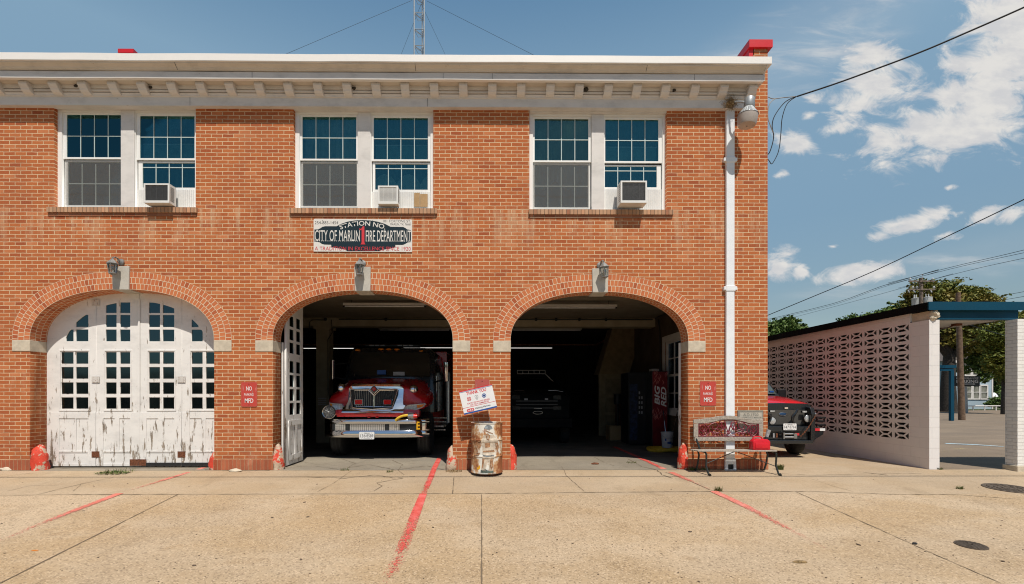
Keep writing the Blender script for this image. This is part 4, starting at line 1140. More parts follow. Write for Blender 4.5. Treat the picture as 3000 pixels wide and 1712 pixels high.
# ------------------------------------------------------------------ window air conditioners
def ac_unit(o_, x0, x1, zt_, zb_, depth, lab, dark, yaw, tilt, grille):
    """front face measured at its own depth"""
    Y = -depth; k = .4121
    a = at(o_ + x0 * k, 100 + zb_ * k, Y); b = at(o_ + x1 * k, 100 + zt_ * k, Y)
    w, h = b.x - a.x, b.z - a.z
    t = thing('window_air_conditioner', ((a.x + b.x) / 2, Y, a.z), lab, 'air conditioner', 'air conditioners in the upper windows')
    w2 = w / 2; dd = depth + .03
    mb = MB(); mb.plate(rect(-w2, w2, 0, h), [rect(-w2 + .03, w2 - .03, .045, h - .03)], 0, .02); 
    for (x, z0_, z1_, xx) in ((-w2, 0, h, -w2 + .008), (w2 - .008, 0, h, w2)): mb.box(x, xx, .021, dd, z0_, z1_)
    mb.box(-w2 + .009, w2 - .009, .021, dd, h - .008, h); mb.box(-w2 + .009, w2 - .009, .021, dd, .0, .008)
    mb.build('casing', M['acwhite'], None, bevel=.003).parent = t
    mb = MB(); mb.box(-w2 + .02, w2 - .02, .035, .05, .03, h - .02); mb.build('coil', M['acdark'], None).parent = t
    mb = MB()
    n = 16 if grille else 26
    for i in range(n): z = .05 + (h - .085) * i / (n - 1); mb.box(-w2 + .03, w2 - .03, .010, .013 if not grille else .018, z - (.0045 if grille else .002), z + (.0045 if grille else .002))
    for x in lin(-w2 + .03, w2 - .03, 5)[1:-1]: mb.box(x - .002, x + .002, .006, .009, .045, h - .03)
    mb.build('grille', M['acwhite'] if grille else M['acdark'], None).parent = t
    for s in (-1, 1):     # side louvres
        mb = MB()
        for c_ in range(3):
            for j in range(9): y = .035 + c_ * .037; z = .06 + j * (h - .12) / 8; xx = s * (w2 + .0005); mb.box(min(xx, xx - s * .004), max(xx, xx - s * .004) + (.0015 if s > 0 else 0), y, y + .033, z - .008, z + .008)
        mb.build('side_vents', M['acdark'], None).parent = t
    return t
ac_unit(0, 1020, 1203, 1062, 1200, .17, 'off-white boxy air conditioner with dark coil in the left window pair', True, 0, 0, False)
ac_unit(800, 745, 888, 1078, 1208, .12, 'smaller white louvred air conditioner in the middle window pair', False, 0, 0, True)
ac_unit(1500, 773, 960, 1043, 1200, .24, 'white air conditioner jutting from the right window pair', True, 0, 0, False)

# ------------------------------------------------------------------ long station sign
sc = 1 / 6.33
def Sg(cx_, cy_, Y=-.03): return at(900 + cx_ * sc, 630 + cy_ * sc, Y)
o0 = Sg(1030, 378, -.02)
sg = thing('station_sign', (o0.x, -.0, o0.z), 'long white and black painted sign reading station and city fire department', 'sign')
def toX(c_): return Sg(c_, 378, -.02).x
def toZ(c_): return Sg(1030, c_, -.02).z
mb = MB(); q = [(toX(a), toZ(b)) for a, b in [(118, 100), (124, 84), (140, 74), (1920, 82), (1938, 90), (1945, 106), (1945, 684), (118, 680)]]
mb.prism(q, -.018, -.004); mb.build('board', M['cream'], sg)
dk = [(133, 272), (200, 272), (245, 250), (280, 225), (330, 212), (545, 212), (620, 170), (750, 125), (900, 102), (1030, 96), (1160, 102), (1310, 125), (1440, 165), (1545, 218), (1780, 222), (1820, 240), (1850, 265), (1925, 280), (1925, 500), (1860, 510), (1820, 535), (1775, 555), (1635, 555), (1635, 600), (1500, 632), (1400, 645), (1340, 672), (745, 672), (700, 645), (600, 625), (445, 600), (445, 555), (320, 552), (270, 540), (230, 510), (180, 500), (133, 498)]
mb = MB(); mb.plate([(toX(a), toZ(b)) for a, b in dk], [], -.0195, -.0183); mb.build('dark_cartouche', M['signdark'], sg)
def serif_text(mb, s, x0, x1, yb, yt, y, **k): return put_text(mb, s, toX(x0), toX(x1), toZ(yb), toZ(yt), y, **k)
mb = MB(); serif_text(mb, 'CITY OF MARLIN', 142, 975, 487, 285, -.0205, offset=.0); serif_text(mb, 'FIRE DEPARTMENT', 1087, 1922, 492, 288, -.0205, offset=.0)
# little slab serifs under and over the tall letters
for (a, b, n_) in ((150, 970, 22), (1095, 1915, 24)):
    for i in range(n_):
        x = a + (b - a) * i / (n_ - 1)
        mb.box(toX(x - 9), toX(x + 9), -.0206, -.0204, toZ(490), toZ(480))
serif_text(mb, 'STATION NO.', 610, 1450, 200, 114, -.0205, offset=.01, bend=1.2)
for v in mb.bm.verts: pass
mb.build('cream_lettering', M['cream'], sg, norm=False)
mb = MB(); serif_text(mb, '254-883-1454', 140, 575, 176, 118, -.0185, offset=.0); serif_text(mb, '101 FORTUNE ST.', 1407, 1922, 138, 90, -.0185); serif_text(mb, 'MARLIN, TX. 76661', 1538, 1920, 200, 152, -.0185)
for bx_, by_ in ((284, 106), (868, 98), (1215, 100), (1716, 96), (276, 645), (1026, 655), (1500, 662)): mb.box(toX(bx_ - 3), toX(bx_ + 3), -.023, -.020, toZ(by_ + 8), toZ(by_ - 6))
mb.build('black_lettering', M['ink'], sg, norm=False)
mb = MB(); mb.prism([(toX(a), toZ(b)) for a, b in ((990, 548), (1006, 522), (1010, 500), (1010, 275), (985, 285), (966, 270), (966, 248), (985, 262), (1005, 255), (1030, 212), (1060, 212), (1060, 500), (1064, 522), (1080, 548))], -.0216, -.0208); serif_text(mb, 'A TRADITION IN EXCELLENCE SINCE 1920', 140, 1920, 660, 590, -.0207, offset=.0)
mb.build('red_lettering', M['signred'], sg, norm=False)

# ------------------------------------------------------------------ small red parking signs
def nopark(x0, x1, zt_, zb_, lab, mat, tilt=0.0, text=True):
    a, b = at(x0, zb_, -.012), at(x1, zt_, -.012); w, h = b.x - a.x, b.z - a.z
    t = thing('parking_sign', ((a.x + b.x) / 2, 0, (a.z + b.z) / 2), lab, 'sign', 'red no parking signs on the piers'); t.rotation_euler = (0, tilt, 0)
    r_ = .03; q = []
    for cx_, cz_, a0 in ((w / 2 - r_, h / 2 - r_, 0), (-w / 2 + r_, h / 2 - r_, 90), (-w / 2 + r_, -h / 2 + r_, 180), (w / 2 - r_, -h / 2 + r_, 270)):
        for k_ in range(5): an = R(a0 + 22.5 * k_); q.append((cx_ + r_ * math.cos(an), cz_ + r_ * math.sin(an)))
    mb = MB(); mb.prism(q, -.012, -.003); mb.build('plate', mat, None).parent = t
    mb = MB(); mb.plate([(x * .965, z * .975) for x, z in q], [[(x * .93, z * .95) for x, z in q]], -.0128, -.0121); mb.build('border', M['faded_pink'], None).parent = t
    mb = MB()
    if text:
        put_text(mb, 'NO', -w * .17, w * .18, h * .155, h * .325, -.0135, .01); put_text(mb, 'PARKING', -w * .30, w * .28, -h * .055, h * .045, -.0135, .0); put_text(mb, 'MFD', -w * .26, w * .27, -h * .34, -h * .165, -.0135, .01)
        mb.build('lettering', M['letterw'], None, norm=False).parent = t
    mb = MB()
    for z in (h * .42, -h * .42): mb.ball((0, -.014, z), .008, 4)
    mb.build('bolt', M['ink'], None).parent = t
    return t
nopark(706, 753, 1120, 1192, 'faded red no parking sign on the pier left of the fire engine bay', M['faded_red'])
nopark(2051, 2098, 1118, 1189, 'faded red no parking sign on the pier above the bench', M['faded_red'])
nopark(1391, 1434, 1112, 1184, 'faded pink sign half hidden behind the tilted thank you sign', M['faded_pink'], text=False)

# ------------------------------------------------------------------ rusty drum with its painted firefighter
Yd = -.33; b0 = ax(1320 + 280 * .213, Yd); b1 = ax(1320 + 718 * .213, Yd); rd = (b1 - b0) / 2 - .003; xd = (b0 + b1) / 2
zd = gz(Yd); ztop = at(1426, 1238, Yd).z - zd; zb = .035
dr = thing('oil_drum', (xd, Yd, zd), 'rusty white drum painted with a faded firefighter, before the middle pier', 'oil drum')
mb = MB(); H = ztop
prof = [(rd * .93, zb + .012), (rd * 1.0, zb), (rd * 1.015, zb + .012), (rd * .985, zb + .03)]
for k_ in (.345, .665):
    z = zb + (H - zb) * k_; prof += [(rd * .985, z - .03), (rd * .99, z - .018), (rd * 1.03, z), (rd * .99, z + .018), (rd * .985, z + .03)]
prof += [(rd * .985, H - .02), (rd * 1.012, H - .012), (rd * 1.02, H), (rd * 1.0, H + .003), (rd * .965, H - .004), (rd * .96, zb + .05), (.01, zb + .05)]
mb.lathe(prof, n=64, capt=False, capb=False); mb.build('drum_body', M['drum'], None, smooth=True).parent = dr
mb = MB(); mb.box(-.14, .17, -.2, .2, -.02, zb + .01); mb.build('base_block', M['rust'], None).parent = dr
ku = rd * 2 / 438
def DP(cx_, cy_, lift=.0015):        # painted point -> on the drum's skin
    u = (cx_ - 499) * ku; u = max(-rd * .985, min(rd * .985, u)); th = math.asin(u / (rd * 1.0))
    z = H - (cy_ - 665) / (1345 - 665) * (H - zb - .02)
    f = abs(((z - zb) / (H - zb)) - .345) < .035 or abs(((z - zb) / (H - zb)) - .665) < .035
    rr = rd * (1.03 if f else .99) + lift
    return Vector((rr * math.sin(th), -rr * math.cos(th), z))
def patch(mb, poly, lift=.0015):
    """a painted shape: its outline is filled, cut fine and laid on the curved skin"""
    from mathutils.geometry import tessellate_polygon
    xs = [p[0] for p in poly]; ys = [p[1] for p in poly]; n = 14
    y = min(ys); dy = (max(ys) - y) / n
    for i in range(n):           # scan strips
        def spans(yy):
            c_ = []
            for (xa, ya), (xb, yb) in zip(poly, poly[1:] + poly[:1]):
                if (ya <= yy < yb) or (yb <= yy < ya): c_.append(xa + (yy - ya) / (yb - ya) * (xb - xa))
            return sorted(c_)
        a = spans(y + dy * (i + .02)); b = spans(y + dy * (i + .98))
        if len(a) != len(b): a = b = spans(y + dy * (i + .5))
        for j in range(0, len(a) - 1, 2):
            m_ = max(1, int(abs(a[j + 1] - a[j]) / 30))
            for k_ in range(m_):
                t0, t1 = k_ / m_, (k_ + 1) / m_
                mb.face([DP(a[j] + (a[j + 1] - a[j]) * t0, y + dy * i, lift), DP(a[j] + (a[j + 1] - a[j]) * t1, y + dy * i, lift),
                         DP(b[j] + (b[j + 1] - b[j]) * t1, y + dy * (i + 1), lift), DP(b[j] + (b[j + 1] - b[j]) * t0, y + dy * (i + 1), lift)])
def paintpart(name, mat, polys, lift):
    mb = MB()
    for p in polys: patch(mb, p, lift)
    return mb.build(name, mat, None, norm=False)
pf = paintpart('painted_firefighter', M['fig2'], [[(470, 815), (440, 870), (405, 960), (440, 985), (440, 1090), (500, 1120), (600, 1105), (605, 990), (660, 960), (630, 870), (580, 810), (530, 800)],
    [(445, 1110), (430, 1240), (420, 1310), (480, 1320), (500, 1180), (525, 1180), (530, 1320), (590, 1320), (590, 1220), (595, 1110)]], .0012); pf.parent = dr
for nm, mt, pl in (('painted_gear', M['fig1'], [[(480, 820), (510, 800), (545, 830), (540, 870), (520, 900), (495, 880)], [(365, 940), (400, 900), (430, 930), (415, 1000), (385, 1020), (368, 985)], [(610, 920), (650, 930), (665, 990), (650, 1060), (620, 1010)],
        [(335, 850), (352, 850), (355, 1000), (380, 1030), (375, 1075), (350, 1060), (345, 1000)], [(325, 1090), (370, 1078), (412, 1068), (395, 1100), (340, 1112)], [(480, 770), (500, 765), (585, 805), (580, 812), (520, 790)],
        [(470, 930), (540, 920), (545, 990), (480, 1000)], [(450, 1040), (600, 1030), (602, 1055), (450, 1062)], [(440, 1140), (470, 1150), (450, 1260), (430, 1290)], [(545, 1160), (580, 1150), (585, 1260), (560, 1300), (540, 1250)]]),
        ('painted_helmet', M['fig3'], [[(462, 735), (480, 700), (510, 685), (545, 690), (570, 715), (578, 740), (520, 752)], [(445, 1085), (470, 1100), (560, 1105), (600, 1090), (595, 1110), (500, 1125), (450, 1110)]]),
        ('painted_grass', M['fig4'], [[(415, 1330), (420, 1300), (450, 1310), (480, 1290), (505, 1305), (540, 1318), (590, 1312), (590, 1345), (420, 1345)]]),
        ('painted_flame', M['gold'], [[(365, 1300), (372, 1262), (385, 1275), (395, 1240), (412, 1242), (410, 1280), (390, 1300)]])):
    for p_ in pl: paintpart(nm, mt, [p_], .0024).parent = dr

# tilted thank-you sign standing in the drum
kk = .213
Q = lambda a, b: at(1320 + a * kk, 1100 + b * kk, -.31)
c_tl, c_tr, c_br, c_bl = Q(118, 222), Q(570, 118), Q(637, 440), Q(190, 543)
ctr = (c_tl + c_br) / 2; ux = (c_tr - c_tl); wS = ux.length; ux.normalize(); ang = math.atan2(ux.z, ux.x); hS = (c_tl - c_bl).length
ty = thing('thank_you_sign', (ctr.x, -.31, ctr.z), 'white thank you sign with red and blue bands tilted in the drum', 'sign'); ty.rotation_euler = (0, -ang, 0)
def tbx(mb, x0, x1, z0, z1, y=-.0045, th=.001): mb.box(wS * (x0 - .5), wS * (x1 - .5), y - th, y, hS * (.5 - z1), hS * (.5 - z0))
mb = MB(); tbx(mb, 0, 1, 0, 1, .004, .008); mb.build('board', M['signwhite'], None).parent = ty
mb = MB(); tbx(mb, 0, 1, 0, .045); tbx(mb, 0, 1, .725, .74)
tt = lambda mb, s, x0, x1, z0, z1, **k: put_text(mb, s, wS * (x0 - .5), wS * (x1 - .5), hS * (.5 - z1), hS * (.5 - z0), -.0055, **k)
tt(mb, 'THANK YOU', .20, .80, .09, .235, offset=.022); tt(mb, 'FOR PROTECTING AND SERVING', .16, .84, .555, .615, offset=.008); tt(mb, 'OUR TEXAS COMMUNITIES', .24, .80, .635, .695, offset=.008)
def ring(mb, cx_, cz_, r0, r1, n=28, y=-.0055, squash=1):
    P0 = [(cx_ + r0 * math.cos(2 * PI * i / n), cz_ + squash * r0 * math.sin(2 * PI * i / n)) for i in range(n)]
    P1 = [(cx_ + r1 * math.cos(2 * PI * i / n), cz_ + squash * r1 * math.sin(2 * PI * i / n)) for i in range(n)]
    for i in range(n): j = (i + 1) % n; mb.face([(P0[i][0], y, P0[i][1]), (P0[j][0], y, P0[j][1]), (P1[j][0], y, P1[j][1]), (P1[i][0], y, P1[i][1])])
ex, ez = wS * (.245 - .5), hS * (.5 - .40)
ring(mb, ex, ez, .030, .024, 8); ring(mb, ex, ez, .018, .013)
for k_ in range(4):      # cross arms of the fire badge
    a = R(45 + 90 * k_); m = Matrix.Translation((ex, -.0055, ez)) @ Matrix.Rotation(-a + R(45), 4, 'Y'); 
    for (u0, u1, h0) in ((.019, .040, .018),): mb.plate([(ex + math.cos(a + t_) * r_, ez + math.sin(a + t_) * r_) for r_, t_ in ((u0, -.35), (u1, -.55), (u1 + .003, 0), (u1, .55), (u0, .35))], [[(ex + math.cos(a + t_) * r_, ez + math.sin(a + t_) * r_) for r_, t_ in ((u0 + .004, -.25), (u1 - .004, -.42), (u1 - .004, .42), (u0 + .004, .25))]], -.0056, -.0050)
# red lozenge for the shop name
lz = [(wS * (x - .5), hS * (.5 - z)) for x, z in ((.10, .865), (.115, .815), (.15, .80), (.28, .80), (.315, .815), (.33, .865), (.315, .915), (.28, .93), (.15, .93), (.115, .915))]
mb.plate(lz, [], -.0052, -.0046); mb.build('red_print', M['signred'], None, norm=False).parent = ty
mb = MB(); put_text(mb, 'H-E-B', wS * (.135 - .5), wS * (.295 - .5), hS * (.5 - .902), hS * (.5 - .828), -.0062, offset=.03); mb.build('white_print', M['signwhite'], None, norm=False).parent = ty
mb = MB(); tbx(mb, 0, 1, .06, .075); tbx(mb, 0, 1, .93 + .01, 1)
ex = wS * (.70 - .5); ring(mb, ex, ez, .040, .030, 24); 
for k_ in range(3):
    m = Matrix.Translation((ex, 0, ez)) @ Matrix.Rotation(R(60 * k_), 4, 'Y'); mb.box(-.0065, .0065, -.0055, -.005, -.025, .025, m)
mb.build('blue_print', M['signblue'], None, norm=False).parent = ty
mb = MB(); ex = wS * (.475 - .5)
sh = [(ex + x, ez + z) for x, z in ((0, .044), (.012, .037), (.026, .040), (.033, .02), (.030, -.005), (.018, -.03), (0, -.048), (-.018, -.03), (-.030, -.005), (-.033, .02), (-.026, .040), (-.012, .037))]
mb.plate(sh, [[(ex + (x - ex) * .82, ez + (z - ez) * .82) for x, z in sh]], -.0052, -.0046); ring(mb, ex, ez, .016, .009); ring(mb, ex, ez - .024, .007, .001, 8)
mb.build('grey_badge', M['signgrey'], None, norm=False).parent = ty
mb = MB(); tt(mb, 'Helping Heroes', .36, .82, .80, .90, offset=.004); mb.build('black_print', M['ink'], None, norm=False).parent = ty
mb = MB()
for x in (-.16, .13): mb.tube([(x, .004, -hS / 2 + .05), (x, .004, -hS / 2 - .28)], .004, 6)
mb.build('wire_leg', M['steel'], None).parent = ty

# ------------------------------------------------------------------ bench with scrolled back
Yb, Yf = -.10, -.46
def BB(cx_, cy_, Y=Yb): return at(1950 + cx_ * c, 1050 + cy_ * c, Y)
c = .2747
bo = BB(680, 1195); bn = thing('garden_bench', (bo.x, -.28, gz(-.28)), 'weathered wooden bench with maroon scrolled iron back and black legs', 'bench')
back_pts = [(295, 655), (360, 650), (430, 640), (500, 630), (560, 618), (620, 613), (680, 612), (740, 616), (800, 630), (870, 645), (950, 652), (1036, 650)]
low_pts = [(1036, 697), (950, 697), (880, 690), (800, 668), (730, 656), (680, 654), (620, 656), (560, 664), (490, 682), (410, 693), (345, 695), (295, 692)]
tp = [(BB(*p).x, BB(*p).z) for p in back_pts]; lp = [(BB(*p).x, BB(*p).z) for p in low_pts]
yb0 = Yb - .018
mb = MB(); mb.plate(tp + lp, [], yb0, yb0 + .035); mb.build('top_rail', M['wood'], bn, bevel=.004)
q0, q1 = BB(306, 882), BB(1036, 840); mb = MB(); mb.box(q0.x, q1.x, yb0, yb0 + .035, q0.z, q1.z); mb.build('lower_rail', M['wood'], bn, bevel=.004)
for (a, b) in ((297, 345), (992, 1034)):
    p0, p1 = BB(a, 839), BB(b, 697); mb = MB(); mb.box(p0.x, p1.x, yb0, yb0 + .035, p0.z + .002, p1.z); mb.build('side_stile', M['wood'], bn, bevel=.003)
# scrolls
mb = MB()
def curve(pts, r_=.010, n=5):
    P = [BB(*p) for p in pts]; Q_ = []
    for i in range(len(P) - 1):
        p0, p1, p2, p3 = P[max(i - 1, 0)], P[i], P[i + 1], P[min(i + 2, len(P) - 1)]
        for k_ in range(n):
            t = k_ / n; Q_.append(.5 * ((2 * p1) + (p2 - p0) * t + (2 * p0 - 5 * p1 + 4 * p2 - p3) * t * t + (3 * p1 - p0 - 3 * p2 + p3) * t ** 3))
    Q_.append(P[-1])
    for q in Q_: q.y = yb0 + .016
    mb.tube(Q_, r_, 6)
def spiral(cx_, cy_, r0, r1, a0, turns, r_=.009):
    n = int(abs(turns) * 16); pts = [(cx_ + (r0 + (r1 - r0) * i / n) * math.cos(a0 + turns * 2 * PI * i / n), cy_ + (r0 + (r1 - r0) * i / n) * math.sin(a0 + turns * 2 * PI * i / n)) for i in range(n + 1)]
    P = [BB(*p) for p in pts]
    for q in P: q.y = yb0 + .016
    mb.tube(P, r_, 6)
def halfset(m):
    X_ = (lambda x: 668 + (x - 668) * m)
    curve([(X_(350), 705), (X_(350), 830)]); curve([(X_(350), 700), (X_(430), 700), (X_(520), 676), (X_(590), 662), (X_(668), 660)])
    curve([(X_(350), 832), (X_(668), 832)])
    spiral(X_(398), 742, 45 * m, 8 * m, 0, 1.6 * m); spiral(X_(420), 790, 30 * m, 6 * m, 2, 1.4)
    curve([(X_(352), 720), (X_(372), 700), (X_(410), 702), (X_(450), 735), (X_(470), 780), (X_(440), 815), (X_(400), 826), (X_(365), 800), (X_(356), 765)])
    curve([(X_(450), 735), (X_(490), 700), (X_(540), 690), (X_(560), 720), (X_(535), 755), (X_(500), 750), (X_(505), 722)])
    curve([(X_(535), 755), (X_(580), 770), (X_(620), 755), (X_(640), 710), (X_(620), 680), (X_(595), 690), (X_(600), 712)])
    curve([(X_(470), 780), (X_(520), 800), (X_(570), 790), (X_(610), 815), (X_(655), 820)])
    spiral(X_(520), 800, 28 * m, 6 * m, 1, 1.3); spiral(X_(600), 735, 24 * m, 6 * m, 3, 1.2); curve([(X_(640), 710), (X_(655), 760), (X_(668), 800)])
    for (x, y, a) in ((575, 690, -1), (545, 800, .6), (490, 690, -.7)):     # leaf sprays
        for k_ in range(5):
            an = a + (k_ - 2) * .4; curve([(X_(x), y), (X_(x + 22 * math.cos(an)), y + 22 * math.sin(an))], .005, 2)
halfset(1); halfset(-1)
for k_ in range(8):
    a = 2 * PI * k_ / 8; P0, P1 = BB(668, 795), BB(668 + 30 * math.cos(a), 795 + 24 * math.sin(a)); P0.y = P1.y = yb0 + .014; mb.tube([P0, P1], [.014, .005], 6)
mb.build('scrolled_panel', M['maroon'], bn, smooth=True)
# seat slats
sz = at(1950 + 700 * c, 1050 + 984 * c, Yf).z
for k_ in range(4):
    y = Yf + .0 + k_ * .088; mb = MB(); mb.box(BB(345, 0, Yf).x - .005 * k_, BB(1190, 0, Yf).x - .015 * k_, y, y + .072, sz - .022 - k_ * .003, sz - k_ * .003); mb.build('seat_slat', M['wood'], bn, bevel=.003)
for (xb_, xf_) in ((322, 432), (1050, 1178)):
    pb = BB(xb_, 900); pfr = BB(xf_, 1000, Yf); g_b = gz(Yb); g_f = gz(Yf)
    xb = pb.x; xf = pfr.x; xm = (xb + xf) / 2
    def bar(path, w=.022, t_=.008):
        mb.tube([Vector(p) for p in path], w * .85, 6)
    mb = MB()
    bar([(xb - .01, yb0 + .04, BB(0, 880).z + .02), (xb, yb0 + .02, .62), (xb + .025, yb0 - .03, .50), (xb + .045, -.18, sz - .035), (xf, Yf + .05, sz - .035), (xf + .005, Yf + .0, sz - .06), (xf + .01, Yf + .01, .28), (xf + .008, Yf + .02, .14), (xf + .03, Yf - .03, .02 + g_f), (xf + .05, Yf - .07, .008 + g_f), (xf + .02, Yf - .09, .03 + g_f)])
    bar([(xb + .02, yb0 - .02, sz - .03), (xb + .045, yb0 - .02, .30), (xb + .03, yb0 - .005, .14), (xb + .01, yb0 + .03, .012), (xb - .01, yb0 + .03, .004)])
    mb.build('iron_leg', M['iron'], bn, smooth=True)
mb = MB(); xL, xR_ = BB(432, 0, Yf).x, BB(1175, 0, Yf).x; xm = (xL + xR_) / 2 - .03
mb.tube([(xL, Yf + .03, .17), (xm - .05, Yf + .14, sz - .05), (xm, Yf + .14, sz - .035), (xm + .05, Yf + .14, sz - .05), (xR_, Yf + .03, .13)], .008, 6); mb.build('cross_brace', M['iron'], bn, smooth=True)

# petrol can on the bench
pc0, pc1 = BB(908, 975, -.30), BB(1097, 880, -.30); w = pc1.x - pc0.x; 
gc = thing('gas_can', ((pc0.x + pc1.x) / 2, -.30, sz - .006), 'red plastic gas can with clear spout on the bench seat', 'gas can')
hc = pc1.z - pc0.z
prof = [(-w / 2, 0), (w / 2, 0), (w / 2, hc), (w / 2 - .05, hc + .035), (-.05, hc + .045), (-w / 2 + .04, hc + .03), (-w / 2, hc)]
mb = MB(); mb.prism(prof, -.075, .075); o = mb.build('can_body', M['can_red'], None, bevel=.022, smooth=True); o.parent = gc
mb = MB(); mb.prism([(-w / 2 + .045, .03), (w / 2 - .045, .03), (w / 2 - .045, hc - .03), (-w / 2 + .045, hc - .03)], -.082, -.07); o = mb.build('raised_side', M['can_red'], None, bevel=.006, smooth=True); o.parent = gc
mb = MB(); mb.tube([(-w / 2 + .03, 0, hc + .01), (-w / 2 + .045, 0, hc + .062), (-w / 2 + .08, 0, hc + .078), (0, 0, hc + .080), (.035, 0, hc + .065), (.06, 0, hc + .02)], .014, 8); mb.build('handle', M['can_red'], None, smooth=True).parent = gc
sp0 = Vector((w / 2 - .055, -.01, hc + .025)); dv = Vector((.30, 0, .95)).normalized()
mb = MB(); mb.tube([sp0, sp0 + dv * .05], [.03, .026], 12); mb.build('spout_collar', M['ink'], None, smooth=True).parent = gc
mb = MB(); mb.tube([sp0 + dv * .05, sp0 + dv * .19], [.030, .038], 14); mb.build('clear_spout', M['spout'], None, smooth=True).parent = gc
mb = MB(); mb.tube([sp0 + dv * .05, sp0 + dv * .16], [.014, .012], 8); mb.build('inner_tube', M['ink'], None, smooth=True).parent = gc

# ------------------------------------------------------------------ security lamp at the corner, nest, service cables
ls = .27496
def LQ(cx_, cy_, Y): return at(2120 + cx_ * ls, 100 + cy_ * ls, Y)
Yl = -.38; p = LQ(262, 830, Yl); sl = thing('security_lamp', (p.x, Yl, p.z), 'grey barn style security lamp under the cornice corner', 'lamp')
tl = Matrix.Rotation(R(6), 4, 'Y')
mb = MB(); mb.lathe([(.080, .085), (.088, .10), (.086, .245), (.076, .262), (.04, .272), (.02, .272)], n=20, mat=tl); mb.build('ballast_housing', M['galv'], None, smooth=True).parent = sl
mb = MB(); mb.lathe([(.022, .262), (.022, .285)], n=12, mat=tl); mb.lathe([(.012, .286), (.012, .288)], n=12, mat=tl); mb.build('photocell', M['galv'], None).parent = sl
mb = MB(); n = 48
secs = []
for (r_, z, amp) in ((.072, .09, 0), (.085, .075, .002), (.125, .01, .004), (.172, -.055, .004), (.178, -.066, .0)):
    secs.append([tl @ Vector(((r_ + (amp if j % 2 else -amp)) * math.cos(2 * PI * j / n), (r_ + (amp if j % 2 else -amp)) * math.sin(2 * PI * j / n), z)) for j in range(n)])
mb.loft(secs, caps=False); mb.build('ribbed_reflector', M['galv'], None).parent = sl
mb = MB(); mb.lathe([(.172, -.067), (.172, -.09), (.158, -.225), (.146, -.255), (.08, -.265), (.01, -.267)], n=32, mat=tl, capt=False); mb.build('refractor_cup', simple('cup_grey', (.46, .40, .35), .35, 0, .12, 4), None, smooth=True).parent = sl
mb = MB(); mb.tube([(-.05, .02, .19), (-.11, .06, .22), (-.17, .20, .30), (-.185, .30, .285)], .019, 10)
mb.box(-.215, -.155, .268, .278, .22, .34); mb.build('mounting_arm', M['galv'], None, smooth=True).parent = sl
# straw nest tucked under the bracket
pn = LQ(75, 735, -.17); mb = MB(); r = random.Random(5)
for i in range(620):
    a = Vector((r.gauss(0, .05), r.gauss(0, .035), r.gauss(0, .045))); d = Vector((r.uniform(-1, 1), r.uniform(-1, 1), r.uniform(-1.2, .8))).normalized() * r.uniform(.03, .085)
    s_ = d.cross(Vector((r.random(), r.random(), r.random()))).normalized() * .0016; mb.face([a - s_, a + s_, a + d + s_, a + d - s_])
bmesh.ops.create_icosphere(mb.bm, subdivisions=2, radius=.055, matrix=Matrix.Diagonal((1.2, .8, .9, 1)))
o = mb.build('bird_nest', M['straw'], norm=False, uv=False); o.location = pn; tag(o, 'shaggy straw bird nest under the cornice left of the security lamp', 'nest')
# small mud nests beside the brackets
for i, (px, py) in enumerate(((1717, 263), (1975, 265), (222, 252), (441, 256), (1037, 259), (1264, 258))):
    mb = MB(); mb.ball((0, 0, 0), .032 if i else .045, 6, (1.1, .8, .9))
    for v in mb.bm.verts: v.co *= 1 + .3 * mnoise.noise(v.co * 40 + Vector((i, 0, 0)))
    o = mb.build('mud_nest', M['bark']); o.location = at(px, py, -.17); tag(o, 'small dark mud nest stuck beside a cornice bracket', 'nest', 'mud nests under the cornice')
# service drop
def cab(name, mat, P, r_, lab, grp=None, n=6):
    mb = MB(); mb.tube(P, r_, n); return tag(mb.build(name, mat, smooth=True), lab, 'cable', grp)
def smoothP(P, n=6):
    P = [Vector(p) for p in P]; Q_ = []
    for i in range(len(P) - 1):
        p0, p1, p2, p3 = P[max(i - 1, 0)], P[i], P[i + 1], P[min(i + 2, len(P) - 1)]
        for k_ in range(n):
            t = k_ / n; Q_.append(.5 * ((2 * p1) + (p2 - p0) * t + (2 * p0 - 5 * p1 + 4 * p2 - p3) * t * t + (3 * p1 - p0 - 3 * p2 + p3) * t ** 3))
    return Q_ + [P[-1]]
sd_ = []
for i, (px, py) in enumerate([(2335, 283), (2450, 245), (2560, 205), (2700, 152), (2850, 88), (3000, 22), (3150, -48)]): sd_.append(at(px, py, .35 - i * .35))
cab('service_drop', M['cable'], smoothP(sd_), .014, 'thick twisted black service cable rising from the building corner to the right')
cab('drop_tail', M['cablegrey'], smoothP([LQ(475, 672, .4), LQ(530, 690, .4), LQ(640, 678, .4), LQ(790, 664, .35)]), .008, 'pale grey tension wire from the wall to the service cable')
cab('drop_tail', M['cable'], smoothP([LQ(780, 665, .35), LQ(680, 740, .4), LQ(625, 890, .4), LQ(610, 1060, .4), LQ(595, 1200, .4), LQ(570, 1290, .4), LQ(515, 1383, .4), LQ(485, 1350, .4), LQ(465, 1330, .5)]), .008, 'outer black cable loop hanging beside the brick corner')
cab('drop_tail', M['cable'], smoothP([LQ(770, 665, .35), LQ(650, 730, .4), LQ(545, 870, .4), LQ(517, 980, .4), LQ(533, 1080, .4), LQ(520, 1170, .4), LQ(490, 1260, .4), LQ(462, 1290, .5)]), .009, 'inner black cable loop hanging close to the brick corner')
cab('drop_tail', M['cablegrey'], smoothP([LQ(550, 690, .4), LQ(500, 730, .4), LQ(475, 800, .4), LQ(474, 900, .4), LQ(500, 980, .4), LQ(530, 1060, .4)]), .008, 'pale cable curling down the brick corner behind the black loops')

